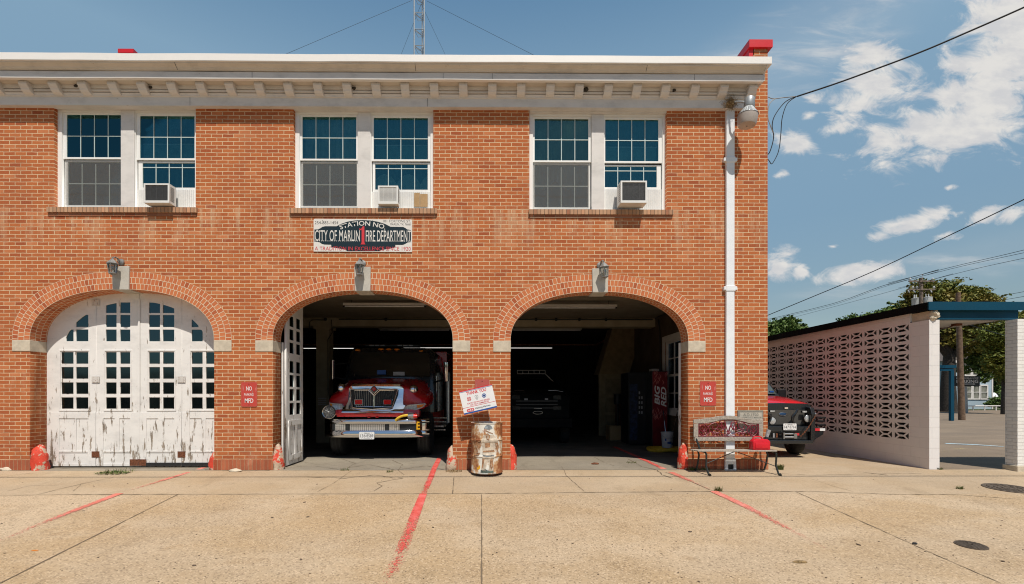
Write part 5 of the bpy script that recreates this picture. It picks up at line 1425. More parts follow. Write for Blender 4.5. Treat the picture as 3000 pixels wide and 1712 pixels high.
# radio mast with guys on the roof
Ym = 6.6; m0 = at(1228, 100, Ym); wM = ax(1243, Ym) - ax(1213.5, Ym); xm = m0.x
mt = thing('radio_mast', (xm, Ym, 7.3), 'slim triangular lattice radio mast with guy wires on the roof', 'mast')
legs = [(-wM / 2, 0), (wM / 2, 0), (.06, wM * .85)]
for lx_, ly_ in legs:
    mb = MB(); mb.tube([(lx_, ly_, 0), (lx_, ly_, 11)], .020, 8); mb.build('mast_leg', M['galv'], None, smooth=True).parent = mt
dz = 48 / F * (Ym + 9.24); z = (at(1228, 134, Ym).z - 7.3) % dz
mb = MB()
while z < 11:
    for i in range(3):
        a, b = legs[i], legs[(i + 1) % 3]; mb.tube([(a[0], a[1], z), (b[0], b[1], z)], .012, 6)
        mb.tube([(a[0], a[1], z - .02), ((a[0] + b[0]) / 2, (a[1] + b[1]) / 2, z - dz * .30), (b[0], b[1], z - .02)], .008, 5)
    z += dz
mb.build('lattice_brace', M['galv'], None).parent = mt
for (px, py, Y, tx, ty_) in ((868, 146, 5.0, 1206, 2), (1556, 158, 5.0, 1250, 3), (1176, 158, 12.5, 1234, 12), (1303, 158, 12.5, 1234, 12)):
    a = at(px, py, Y); b = at(tx, ty_, Ym); a = a + (a - b).normalized() * 1.2; mb = MB(); mb.tube([a, b], .0045 if Y < 10 else .005, 5)
    g = mb.build('guy_wire', M['cable'], None); g.parent = mt; g.location = -Vector(mt.location)

# lamps and stores inside the garage
def tube_light(px0, px1, py, Y, lit, lab):
    a, b = at(px0, py, Y), at(px1, py, Y); t = thing('strip_light', ((a.x + b.x) / 2, Y, a.z), lab, 'strip light', 'strip lights in the garage'); w = (b.x - a.x) / 2
    mb = MB(); mb.box(-w, w, -.06, .06, .02, .08); mb.build('fitting', M['soffitw'] if not lit else M['black'], None, bevel=.01).parent = t
    mb = MB(); mb.tube([(-w + .04, 0, 0), (w - .04, 0, 0)], .016 if not lit else .009, 8); mb.build('lamp_tube', M['tube'] if lit else M['porcelain'], None, smooth=True).parent = t
    mb = MB(); mb.box(-w, -w + .04, -.04, .04, -.02, .018); mb.box(w - .04, w, -.04, .04, -.02, .018)
    if not lit: mb.tube([(-w + .2, 0, .08), (-w + .2, 0, 3.75 - a.z)], .006, 5); mb.tube([(w - .2, 0, .08), (w - .2, 0, 3.75 - a.z)], .006, 5)
    mb.build('end_cap', M['black'], None).parent = t
tube_light(1006, 1248, 898, 2.6, False, 'unlit white strip light under the ceiling of the fire engine bay')
tube_light(1550, 1807, 902, 2.6, False, 'unlit white strip light under the ceiling of the empty bay')
tube_light(1110, 1320, 968, 6.6, False, 'dim strip light behind the ceiling beam above the fire engine')
tube_light(1400, 1704, 968, 6.6, False, 'dim strip light behind the ceiling beam of the empty bay')
tube_light(886, 1040, 1021, 9.0, True, 'thin lit tube left of the fire engine roof')
tube_light(1180, 1420, 1019.5, 9.0, True, 'thin lit tube right of the fire engine roof')
tube_light(1440, 1620, 1020, 9.0, True, 'thin lit tube above the dark pickup')
k = .2747; V_ = lambda a, b, Y: at(1480 + a * k, 1000 + b * k, Y)
# drinks machine with the red side
Yv = 3.95; q0 = V_(1567, 1075, Yv); q1 = V_(1733, 318, Yv); w = q1.x - q0.x; h = q1.z
vm = thing('drinks_machine', ((q0.x + q1.x) / 2, Yv, 0), 'tall red soft drink machine with slanted white letters by the side window', 'drinks machine')
mb = MB(); mb.box(-w / 2, w / 2, .004, .95, .03, h); mb.build('cabinet', M['black'], None, bevel=.01).parent = vm
mb = MB(); mb.box(-w / 2 + .012, w / 2 - .012, -.004, .003, .05, h - .02); mb.build('red_panel', simple('drink_red', (.22, .010, .018), .4, 0, .2, 3), None).parent = vm
def vt(mb, s, x0, x1, z0, z1, **kk_):   # lettering running upwards
    me = text_mesh(s, .03); xs = [v.co.x for v in me.vertices]; ys_ = [v.co.y for v in me.vertices]
    for v in me.vertices:
        u = (v.co.x - min(xs)) / (max(xs) - min(xs)); q_ = (v.co.y - min(ys_)) / (max(ys_) - min(ys_)); 
        v.co = Vector((x1 + (x0 - x1) * q_, -.006, z0 + u * (z1 - z0) + .06 * q_ - .03))
    mb.mesh(me)
zl = lambda b: V_(1600, b, Yv).z; xl_ = lambda a: V_(a, 600, Yv).x - vm.location.x
mb = MB(); vt(mb, 'BIG', xl_(1592), xl_(1648), zl(668), zl(480)); vt(mb, 'RED', xl_(1660), xl_(1718), zl(690), zl(488)); mb.build('lettering', M['signwhite'], None, norm=False).parent = vm
mb = MB(); r = random.Random(8)
for i in range(46):
    up = i % 2; x = r.uniform(1575, 1725); y0_ = r.uniform(350, 470) if up else r.uniform(690, 800); P = []
    for j in range(6): P.append(Vector((xl_(x + 8 * math.sin(j * 1.1 + i) + (j * 2 if up else -j)), -.007, zl(y0_ + (j * -11 if up else j * 11)))))
    mb.tube(P, [.001, .004, .006, .006, .004, .001], 5)
mb.build('flame_swirls', simple('swirl', (.60, .22, .20), .5), None).parent = vm
# darker machine beside it
Y2 = 4.2; q0 = V_(1350, 1070, Y2); q1 = V_(1560, 320, Y2)
v2 = thing('vending_machine', ((q0.x + q1.x) / 2, Y2 + .3, 0), 'tall black vending machine left of the red drink machine', 'vending machine'); w = q1.x - q0.x
mb = MB(); mb.box(-w / 2, w / 2, 0, .8, .03, q1.z - .02); mb.build('cabinet', M['black'], None, bevel=.01).parent = v2
mb = MB(); r = random.Random(4)
mb.box(-w / 2 + .03, -w / 2 + .25, -.006, -.001, .15, 1.75); mb.build('front_picture', simple('dark_picture', (.03, .05, .12), .4, 0, .5, 9), None).parent = v2
mb = MB(); me_x0 = -w / 2 + .06
for i in range(9): mb.box(w * .02 + (i % 2) * .07, w * .02 + .04 + (i % 2) * .07, -.006, -.001, .9 + i // 2 * .14, .98 + i // 2 * .14)
mb.build('selection_buttons', M['signgrey'], None).parent = v2
# white box on the machine
p = V_(1607, 290, Yv + .2); mb = MB(); mb.box(-.1, .1, -.12, .12, 0, .07); o = mb.build('paper_box', M['soffitw'], bevel=.004); o.location = (p.x, Yv + .35, h + .002); tag(o, 'small pale box lying on top of the red drink machine', 'box')
# bucket with two mop sticks, yellow hose ring
pb = V_(1728, 1100, 3.2); bk = thing('plastic_pail', (pb.x, 3.2, .02), 'white plastic pail with blue print by the side window', 'pail')
rb = (V_(1790, 1000, 3.2).x - V_(1665, 1000, 3.2).x) / 2; hb = V_(1728, 975, 3.2).z
mb = MB(); mb.lathe([(rb * .84, .06), (rb * .99, hb - .04), (rb * 1.05, hb - .04), (rb * 1.05, hb), (rb * .97, hb), (rb * .95, hb - .05), (rb * .80, .08)], n=28); mb.build('tub', M['pail'], None, smooth=True).parent = bk
mb = MB(); 
for (a0, a1, z0_, z1_) in ((-1.9, -1.2, .17, .22), (-1.1, -.7, .14, .20), (-2.3, -2.05, .24, .30)):
    for j in range(6):
        t0, t1 = a0 + (a1 - a0) * j / 6, a0 + (a1 - a0) * (j + 1) / 6; rr = rb * .95
        mb.face([(rr * math.cos(t0), rr * math.sin(t0), z0_), (rr * math.cos(t1), rr * math.sin(t1), z0_), (rr * 1.03 * math.cos(t1), rr * 1.03 * math.sin(t1), z1_), (rr * 1.03 * math.cos(t0), rr * 1.03 * math.sin(t0), z1_)])
mb.build('blue_print', M['signblue'], None, norm=False).parent = bk
mb = MB(); mb.tube([(rb * math.cos(a), -abs(rb * 1.02 * math.sin(a)) - .005, hb - .05 - .12 * abs(math.sin(a))) for a in lin(0, PI, 12)], .004, 5); mb.build('bail_handle', M['steel'], None).parent = bk
for a, b, lab in ((V_(1712, 985, 3.2), V_(1685, 740, 3.35), 'mop handle leaning left out of the white pail'), (V_(1785, 975, 3.2), V_(1850, 700, 3.6), 'mop handle leaning right out of the white pail')):
    t = thing('mop', (a.x, 3.2, .1), lab, 'mop', 'mops in the pail'); 
    mb = MB(); a2 = a - (b - a) * .35; a2.z = max(a2.z, .12); mb.tube([a2, a.lerp(b, .55)], .012, 8); mb.build('handle', M['steel'], t, smooth=True)
    mb = MB(); mb.tube([a.lerp(b, .55), b], .014, 8); mb.build('grip', M['ink'], t, smooth=True)
ph = V_(1712, 1130, 3.1); mb = MB()
for k_ in range(5):
    rr = .42 - k_ * .055; mb.tube([(rr * math.cos(a), rr * math.sin(a) * .9, .045 + .02 * math.sin(a * 3 + k_)) for a in lin(0, 2 * PI, 40)[:-1]], .042, 8, closed=True)
o = mb.build('coiled_hose', M['yellow'], smooth=True, uv=False); o.location = (ph.x - .02, 3.1, 0); tag(o, 'yellow hose coiled flat under the white pail', 'hose')
# cartons by the inner door
for (a, b, c0_, d, lab) in ((1115, 1275, 905, 1055, 'lower brown carton beside the inner door'), (1215, 1330, 560, 880, 'tall reddish carton stack behind the brown carton')):
    Y = 6.0 if d > 1000 else 6.9; q0 = V_(a, d, Y); q1 = V_(b, c0_, Y); mb = MB(); mb.box(q0.x, q1.x, Y, Y + .5, .0 if d > 1000 else .0, q1.z)
    o = mb.build('carton', M['cardboard'] if d > 1000 else simple('red_carton', (.12, .04, .03), .8), None, bevel=.006, loc=((q0.x + q1.x) / 2, Y, 0)); tag(o, lab, 'carton')
Y = 6.4; q = V_(1200, 560, Y); mb = MB(); mb.lathe([(.16, 0), (.16, .03), (.03, .06), (.03, q.z - .35), (.12, q.z - .33), (.12, q.z - .02), (.16, q.z - .01), (.16, q.z)], n=20); o = mb.build('pedestal_fan', M['ink'], smooth=True); o.location = (q.x, Y, 0); tag(o, 'dark pedestal fan standing before the inner door', 'fan')

# ------------------------------------------------------------------ fire engine
kf = .2541
def FQ(cx_, cy_, Y=1.4): return at(920 + cx_ * kf, 990 + cy_ * kf, Y)
YB = 1.35
fo = FQ(695, 1000, YB); xF = fo.x
fe = thing('fire_engine', (xF, YB, 0), 'red fire engine with chrome grille and bumper in the middle bay', 'fire engine')
def bx_(name, mat, sides, par, bevel=0, **k):
    mb = MB(); mb.box(*sides); return mb.build(name, mat, par, bevel=bevel, **k)
hw = 1.17
def sweep(x): return .26 * (abs(x - xF) / hw) ** 5
def bumper_loft(mb, z0, z1, yo, x0, x1, n=40, rnd_=.03, th=.10):
    secs = []
    for x in lin(x0, x1, n):
        y = YB + sweep(x) + yo
        secs.append([(x, y + .02, z0), (x, y, z0 + rnd_), (x, y - .005, (z0 + z1) / 2), (x, y, z1 - rnd_), (x, y + .02, z1), (x, y + th, z1), (x, y + th, z0)])
    mb.loft(secs)
zt_, z1_, z2_, zb_ = FQ(695, 940, YB).z, FQ(695, 995, YB).z, FQ(695, 1070, YB).z, FQ(695, 1150, YB).z
mb = MB(); bumper_loft(mb, z1_, zt_, 0, xF - hw, xF + hw); bumper_loft(mb, zb_, z2_, 0, xF - hw, xF + hw)
for s in (-1, 1):
    a, b = (xF - hw, xF - hw * .80) if s < 0 else (xF + hw * .80, xF + hw)
    bumper_loft(mb, z2_ - .01, z1_ + .01, .004, a, b, 8, .002)
bmp = mb.build('bumper', M['chrome'], fe, smooth=True)
mb = MB(); mb.box(xF - hw, xF + hw, YB + .42, YB + .45, zb_ + .03, zt_ - .02); mb.box(xF - .95, xF + .95, YB + .09, YB + .42, z2_ + .0, z1_); mb.build('bumper_core', M['ink'], bmp)
# tread plate in the bumper slot
def tread():
    m, t, b = new_mat('diamond_plate'); oc = coords(t)
    w = N(t, 'ShaderNodeTexChecker'); mp = N(t, 'ShaderNodeMapping'); mp.inputs[2].default_value = (0, R(45), 0); L(t, oc, mp.inputs[0]); L(t, mp.outputs[0], w.inputs[0]); w.inputs['Scale'].default_value = 34
    L(t, mixc(t, w.outputs['Fac'], (.32, .31, .29), (.85, .84, .80)), b.inputs['Base Color']); b.inputs['Metallic'].default_value = .8; b.inputs['Roughness'].default_value = .3
    bump(t, b, w.outputs['Fac'], .6, .004); return m
M['tread'] = tread()
for (a, b) in ((245, 362), (415, 815), (865, 985)):
    q0, q1 = FQ(a, 1065, YB + .06), FQ(b, 995, YB + .06); bx_('tread_plate', M['tread'], (q0.x, q1.x, YB + .055, YB + .065, z2_ - .0, z1_ + .0), bmp)
for (a, b) in ((368, 410), (820, 860)):
    q0, q1 = FQ(a, 1065, YB + .05), FQ(b, 995, YB + .05); bx_('bumper_bracket', M['ink'], (q0.x, q1.x, YB + .04, YB + .052, z2_ + .001, z1_ - .001), bmp)
# number plate
def licence(cxx, czz, w, par, num, Y, name='licence_plate'):
    h = w * .5; pl = thing(name, (0, 0, 0), None, None); 
    for k_ in ('label', 'category'):
        if k_ in pl: del pl[k_]
    pl.parent = par; pl.location = Vector((cxx, Y, czz)) - wloc(par)
    mb = MB(); mb.prism([(-w / 2 + .01, -h / 2), (w / 2 - .01, -h / 2), (w / 2, -h / 2 + .01), (w / 2, h / 2 - .01), (w / 2 - .01, h / 2), (-w / 2 + .01, h / 2), (-w / 2, h / 2 - .01), (-w / 2, -h / 2 + .01)], -.004, 0); mb.build('plate', M['plate'], None).parent = pl
    mb = MB(); put_text(mb, 'TEXAS', -w * .19, w * .19, h * .26, h * .39, -.0055, .02)
    a, b = num.split('*'); put_text(mb, a, -w * .44, -w * .08, -h * .24, h * .17, -.0055, .0); put_text(mb, b, -w * .01, w * .44, -h * .24, h * .17, -.0055, .0)
    ring(mb, -w * .045, -h * .03, .009, .001, 6, -.0055)
    for x in (-.32, .32): ring(mb, w * x, h * .35, .006, .001, 8, -.0055)
    mb.box(-w * .22, w * .22, -.0055, -.005, -h * .40, -h * .375); mb.box(-w * .34, -w * .30, -.0055, -.005, -h * .41, -h * .36); mb.box(w * .30, w * .34, -.0055, -.005, -h * .41, -h * .36)
    mb.build('lettering', M['ink'], None, norm=False).parent = pl
    return pl
q = FQ(608, 1128, YB - .03); licence(q.x, q.z, .325, fe, '136*8589', YB - .03)
# red valance under the grille
mb = MB(); secs = []
for x in lin(FQ(235, 0, YB).x, FQ(1200, 0, YB).x, 24):
    y = YB + .12 + sweep(x) * .8; a = 1 - .3 * (abs(x - xF) / 1) ** 2; secs.append([(x, y, FQ(0, 912, YB + .12).z), (x, y - .02, FQ(0, 880, YB + .12).z), (x, y + .02, FQ(0, 848 - 12 * a, YB + .12).z + .02), (x, y + .2, FQ(0, 848, YB + .12).z), (x, y + .2, FQ(0, 912, YB + .12).z)])
mb.loft(secs); va = mb.build('valance', M['truck_red'], fe, smooth=True)
for a in (632, 726):
    q = FQ(a, 915, YB + .1); mb = MB(); mb.ball((q.x, YB + .10, q.z), .03, 6, (1.2, .5, .5)); mb.build('valance_lamp', M['redlens'], va, smooth=True)
for (a, b) in ((450, 590), (670, 920)): 
    q0, q1 = FQ(a, 875, YB), FQ(b, 862, YB); bx_('valance_slot', M['ink'], (q0.x, q1.x, YB + .098, YB + .12, q0.z, q1.z), va)

# hood and fenders: lofted front to back
YH = YB + .22
zG = FQ(695, 550, YH).z
def hood_sec(y, wH, zH, wF, zF_, zL):
    """half profile mirrored: crowned hood, shoulder, round fender, side"""
    h = [(0, zH), (.4 * wH, zH - .006), (.75 * wH, zH - .025), (.94 * wH, zH - .06), (wH, zH - .12), (wH + .02, (zH + zF_) / 2), (wH + .06, zF_ + .03), (min(.93 * wF, wH + .14), zF_ - .01), (.97 * wF, zF_ - .07), (wF, zF_ - .17), (wF, zL)]
    return [(xF - x, y, z) for x, z in reversed(h[1:])] + [(xF + x, y, z) for x, z in h]
z0F = 1.02
secs = [hood_sec(YH + .03, .76, zG - .04, 1.04, zG - .32, z0F), hood_sec(YH + .07, .80, zG + .01, 1.08, zG - .24, z0F), hood_sec(YH + .22, .85, zG + .05, 1.15, zG - .16, z0F),
        hood_sec(YH + .5, .91, zG + .10, 1.17, zG - .11, z0F), hood_sec(YH + .9, .98, zG + .17, 1.18, zG - .07, z0F), hood_sec(YH + 1.35, 1.04, zG + .26, 1.18, zG - .02, z0F)]
mb = MB(); mb.loft(secs); hood = mb.build('hood', M['fire_red'], fe, smooth=True)
sm = hood.modifiers.new('sub', 'SUBSURF'); sm.levels = 1; sm.render_levels = 1
hood.modifiers.remove(hood.modifiers['split']) if 'split' in hood.modifiers else None
# chrome grille surround with flared foot
gl = lambda pts, Y=YH: [(FQ(a, b, Y).x, FQ(a, b, Y).z) for a, b in pts]
outer = gl([(400, 590), (420, 560), (470, 550), (700, 543), (960, 550), (1010, 560), (1032, 590), (1030, 700), (1035, 770), (1060, 780), (1030, 850), (990, 858), (695, 862), (440, 856), (350, 835), (345, 800), (385, 775), (400, 740)])
inner = gl([(418, 600), (435, 590), (640, 583), (695, 640), (750, 583), (960, 592), (978, 605), (975, 660), (925, 815), (900, 826), (690, 832), (480, 820), (455, 808), (425, 680)])
mb = MB(); mb.plate(outer, [inner], YH - .03, YH + .05)
bmesh.ops.subdivide_edges(mb.bm, edges=mb.bm.edges[:], cuts=3, use_grid_fill=True)
shq = lambda z: .52 * max(0, zG + .02 - z) ** 2
for v in mb.bm.verts: v.co.y -= shq(v.co.z) - .10 * abs((v.co.x - xF) / .8) ** 3
gr = mb.build('grille_surround', M['chrome'], fe, smooth=True)
zc0, zc1 = FQ(0, 862, YH).z, FQ(0, 828, YH).z   # upward facing chrome lip under the grille
mb = MB(); mb.prismx([(YH - .215, zc0), (YH - .208, zc0 + .03), (YH - .17, zc1 + .012), (YH + .02, zc1 + .012), (YH + .02, zc0)], FQ(350, 0, YH).x, FQ(1050, 0, YH).x); mb.build('chrome_lip', M['chrome'], gr, bevel=.006)
mb = MB(); mb.prismx([(YH - .05, zG - .03), (YH - .02, zG + .03), (YH + .03, zG + .045), (YH + .04, zG - .03)], FQ(440, 0, YH).x, FQ(1000, 0, YH).x); mb.build('chrome_brow', M['chrome'], gr, bevel=.01)
mb = MB(); mb.box(FQ(415, 0, YH).x, FQ(980, 0, YH).x, YH + .008, YH + .024, FQ(0, 840, YH).z, FQ(0, 575, YH).z); mb.build('grille_back', M['ink'], gr)
mb = MB()
for i in range(18):
    xt = 470 + (925 - 470) * i / 17; xb_ = 490 + (895 - 490) * i / 17
    yt = 605 if (xt < 625 or xt > 765) else 605 + (70 - abs(xt - 695)) * .9
    a, b = FQ(xt, yt, YH), FQ(xb_, 795, YH); mb.tube([(a.x, YH - .006, a.z), (b.x, YH - .006, b.z)], .0085, 6)
ipts = gl([(430, 600), (640, 592), (695, 655), (750, 592), (968, 602), (918, 806), (690, 822), (468, 806)])
mb.tube([(x, YH - .030 - shq(z), z) for x, z in ipts], .012, 8, closed=True)
vpts = gl([(470, 606), (628, 604), (695, 668), (762, 604), (925, 608)]); mb.tube([(x, YH - .014, z) for x, z in vpts], .011, 8)
a, b = FQ(690, 668, YH), FQ(690, 800, YH); mb.tube([(a.x, YH - .0, a.z), (b.x, YH - .0, b.z)], .02, 8)
a, b = FQ(470, 790, YH), FQ(915, 796, YH); mb.tube([(a.x, YH - .0, a.z), (b.x, YH - .0, b.z)], .010, 8)
mb.build('grille_bars', M['chrome'], gr, smooth=True)
q = FQ(697, 592, YH)
for s, mt_, y in ((.088, 'chrome', -.05), (.070, 'ink', -.056), (.050, 'redlens', -.061)):
    mb = MB(); mb.prism([(q.x - s, q.z), (q.x, q.z - s * 1.1), (q.x + s, q.z), (q.x, q.z + s * 1.1)], YH + y, YH + y + .03 - (.0 if s > .08 else .02)); em = mb.build('diamond_badge', M[mt_], gr)
mb = MB(); mb.box(q.x - .03, q.x + .03, YH - .064, YH - .0615, q.z - .006, q.z + .006); mb.box(q.x - .007, q.x + .007, YH - .064, YH - .0615, q.z - .03, q.z + .03); mb.build('badge_mark', M['chrome'], gr)
for (a, b) in ((478, 562), (808, 896)):
    q0, q1 = FQ(a, 768, YH), FQ(b, 714, YH); mb = MB(); mb.box(q0.x, q1.x, YH - .055, YH - .02, q0.z, q1.z); gl_ = mb.build('grille_light', M['redlens'], fe, bevel=.01)
    mb = MB(); mb.plate(rect(q0.x - .012, q1.x + .02, q0.z - .014, q1.z + .012), [rect(q0.x, q1.x, q0.z, q1.z)], YH - .05, YH - .02); mb.build('light_bezel', M['chrome'], gl_)
# headlights
def lens_poly(pts, nm, mt_, y, par, d=.03, slope=.0):
    mb = MB(); P = gl(pts, YH); y -= .05; mb.prism(P, y, y + d + .05)
    for v in mb.bm.verts: v.co.y += max(0, abs(v.co.x - xF) - .72) ** 1.5 * slope
    return mb.build(nm, M[mt_], par, bevel=.006)
Rt = [(1015, 828), (1045, 795), (1100, 772), (1285, 756), (1292, 768), (1272, 795), (1215, 822), (1120, 848), (1030, 846)]
Lf = [(172, 745), (205, 752), (325, 762), (352, 800), (340, 830), (275, 828), (225, 820), (188, 790)]
for P, am in ((Rt, [(1185, 775), (1275, 765), (1255, 795), (1195, 812)]), (Lf, [(180, 752), (215, 760), (222, 805), (192, 785)])):
    h = lens_poly(P, 'headlight', 'lens', YH + .0, fe, .05, .10)
    lens_poly(am, 'indicator_lens', 'amber', YH - .006, h, .02, .10)
    cxm = 1130 if P is Rt else 283; q = FQ(cxm, 805, YH); mb = MB(); mb.ball((q.x, YH + .0, q.z), .05, 8, (1, .35, 1)); mb.build('lamp_bowl', M['chrome'], h, smooth=True)
# round lamps on the fenders
for (a, b, lab) in ((312, 580, 0), (1146, 597, 1)):
    q = FQ(a, b, YH + .12); mb = MB(); mb.lathe([(.02, .10), (.07, .08), (.103, .02), (.105, 0), (.088, -.012)], (q.x, YH + .12, q.z), 24, mat=Matrix.Rotation(R(-90), 4, 'X').inverted() @ Matrix.Identity(4)); sp = mb.build('fender_lamp', M['chrome'], fe, smooth=True)
    mb = MB(); mb.ball((q.x, YH + .125, q.z), .085, 8, (1, .25, 1)); mb.build('lamp_glass', M['lens'], sp, smooth=True)
    mb = MB(); mb.ball((q.x, YH + .10, q.z), .042, 8, (1, .3, 1)); mb.build('lamp_centre', M['ink'], sp, smooth=True)
    mb = MB(); mb.tube([(q.x, YH + .16, q.z - .09), (q.x, YH + .17, q.z - .22)], .014, 6); mb.build('lamp_stalk', M['chrome'], sp)
# siren
q = FQ(167, 858, YB - .02); mb = MB(); RX = Matrix.Rotation(R(90), 4, 'X')
mb.lathe([(.10, -.28), (.13, -.2), (.145, -.05), (.148, .0), (.150, .012), (.142, .02), (.132, .012)], (q.x, YB + .02, q.z), 32, mat=RX, capt=False); sr = mb.build('siren', M['chrome'], fe, smooth=True)
mb = MB()
for rr in (.115, .092, .070, .048, .026):
    mb.tube([(q.x + rr * math.cos(a), YB + .0 - (.115 - rr) * .15, q.z + rr * math.sin(a)) for a in lin(0, 2 * PI, 29)[:-1]], .0055, 6, closed=True)
for k_ in range(12):
    a = PI * k_ / 6; mb.tube([(q.x + .02 * math.cos(a), YB - .012, q.z + .02 * math.sin(a)), (q.x + .128 * math.cos(a), YB + .006, q.z + .128 * math.sin(a))], .003, 4)
mb.ball((q.x, YB - .02, q.z), .02, 6); mb.build('siren_grille', M['steel'], sr, smooth=True)
mb = MB(); mb.lathe([(.134, -.01), (.134, 0)], (q.x, YB + .022, q.z), 24, mat=RX); mb.build('siren_mouth', M['black'], sr)
mb = MB(); mb.box(q.x - .03, q.x + .03, YB + .05, YB + .2, zt_, q.z - .1); mb.build('siren_foot', M['ink'], sr)
# nozzle with yellow hose on the bumper
mb = MB(); P = [FQ(940, 955, YB - .02), FQ(970, 925, YB - .03), FQ(1020, 903, YB - .02), FQ(1085, 893, YB + .02)]; mb.tube(smoothP(P, 4), .028, 8); hz = mb.build('front_hose', M['yellow'], fe, smooth=True)
a, b = FQ(1085, 905, YB + .02), FQ(1150, 905, YB + .02); mb = MB(); mb.tube([a, b], [.05, .062], 14); mb.build('hose_coupling', M['steel'], hz, smooth=True)
a, b = FQ(1150, 905, YB + .02), FQ(1192, 905, YB + .02); mb = MB(); mb.tube([a, b], [.055, .045], 14); mb.ball(FQ(1172, 868, YB + .02), .022, 6); mb.build('hose_cap', M['redlens'], hz, smooth=True)
mb = MB(); mb.tube([FQ(1085, 870, YB), FQ(1140, 872, YB)], .014, 6); mb.tube([FQ(1080, 935, YB + .05), FQ(1080, 895, YB + .05)], .02, 6); mb.build('hose_lever', M['ink'], hz, smooth=True)
# gold letter E
mb = MB(); q0, q1 = FQ(1184, 1058, YB + .1), FQ(1222, 966, YB + .1); mb2 = None
yy = YB + sweep((q0.x + q1.x) / 2) - .01
put_text(mb, 'E', q0.x, q1.x, q0.z, q1.z, yy, .03); 
for v in mb.bm.verts: v.co.y = YB + sweep(v.co.x) - .012
mb.build('gold_letter', M['gold'], fe, norm=False)
# cab
YC = YH + 1.35; cw = 1.16
zW = FQ(860, 455, YC).z; zR = FQ(860, 150, YC + .3).z; ztopc = FQ(860, 128, YC + .4).z
mb = MB(); secs = []
for (z, w, y) in ((1.0, cw, YC), (zW, cw, YC + .02), (zW + (zR - zW) * .5, cw - .03, YC + .13), (zR, cw - .09, YC + .30), (ztopc + .03, cw - .2, YC + .45)):
    secs.append([(xF - w, y + .12, z), (xF - w + .14, y, z), (xF + w - .14, y, z), (xF + w, y + .12, z), (xF + w, YC + 2.2, z), (xF - w, YC + 2.2, z)])
mb.loft(secs); cab_ = mb.build('cab', M['blackp'], fe, smooth=True)
mb = MB(); a = []
for (z, w, y) in ((zW + .02, cw - .13, YC + .012), (zW + (zR - zW) * .5, cw - .15, YC + .12), (zR - .05, cw - .2, YC + .27)):
    a.append([(xF - w, y - .012, z), (xF + w, y - .012, z)])
mb.face([a[0][0], a[0][1], a[1][1], a[1][0]]); mb.face([a[1][0], a[1][1], a[2][1], a[2][0]]); mb.build('windshield', simple('dark_windshield', (.012, .014, .014), .04, coat=1), fe, norm=False, smooth=True)
q0, q1 = FQ(910, 435, YC - .03), FQ(1042, 393, YC - .03); bx_('paper_notice', M['soffitw'], (q0.x, q1.x, YC - .012, YC - .006, q0.z, q1.z), cab_)
q = FQ(780, 400, YC - .03); bx_('dash_label', M['signblue'], (q.x - .12, q.x + .1, YC - .012, YC - .006, q.z - .05, q.z + .06), cab_)
for (a, b) in ((505, 143), (770, 133), (862, 134), (955, 136), (1235, 157)):
    q = FQ(a, b, YC + .33); mb = MB(); mb.ball((q.x, YC + .32, q.z), .05, 6, (1.5, .7, .55)); mb.build('marker_lamp', M['amber'], fe, smooth=True)
q0, q1 = FQ(595, 108, YC + .8), FQ(1220, 82, YC + .8); mb = MB(); mb.box(q0.x, q1.x, YC + .7, YC + 1.0, q0.z, q1.z); lb = mb.build('light_bar', M['ink'], fe, bevel=.02)
for a in (650, 712, 775, 972, 1035, 1098): p0, p1 = FQ(a, 101, YC + .8), FQ(a + 50, 87, YC + .8); bx_('strobe', M['signgrey'], (p0.x, p1.x, YC + .69, YC + .70, p0.z, p1.z), lb)
# mirrors on arms
for (a, b, t_, bo, nm) in ((193, 240, 262, 480, 0), (1490, 1560, 286, 508, 1)):
    Ym_ = YC - .1; q0, q1 = FQ(a, bo, Ym_), FQ(b, t_, Ym_); xm_ = (q0.x + q1.x) / 2; rr = (q1.x - q0.x) / 2 * .8
    mb = MB(); mb.lathe([(rr * .8, q0.z), (rr, q0.z + .02), (rr, q1.z - .02), (rr * 1.2, q1.z - .01), (rr * 1.2, q1.z)], (xm_, Ym_, 0), 16); mm = mb.build('mirror', M['chrome'], fe, smooth=True)
    s = -1 if nm == 0 else 1; mb = MB(); mb.tube([(xm_, Ym_, q0.z + .06), (xF + s * 1.12, YC + .1, q0.z + .0)], .02, 6); mb.tube([(xm_, Ym_, q1.z - .1), (xF + s * 1.12, YC + .15, q1.z - .05)], .014, 6); mb.build('mirror_arm', M['ink'], mm, smooth=True)
for (pts) in ([(1350, 475), (1360, 445), (1400, 442), (1412, 470), (1412, 720), (1385, 728), (1372, 700)], [(1345, 570), (1345, 690)]):
    P = [FQ(a, b, YC + .2) for a, b in pts]; mb = MB(); mb.tube(smoothP(P, 3), .014, 6); mb.build('grab_rail', M['chrome'], fe, smooth=True)
q = FQ(1300, 600, YC - .2); mb = MB(); mb.prism([(q.x - .09, q.z + .02), (q.x + .02, q.z - .13), (q.x + .08, q.z + .01), (q.x - .06, q.z + .09)], YC - .22, YC - .18); mb.build('side_lamp', M['chrome'], fe, bevel=.008)
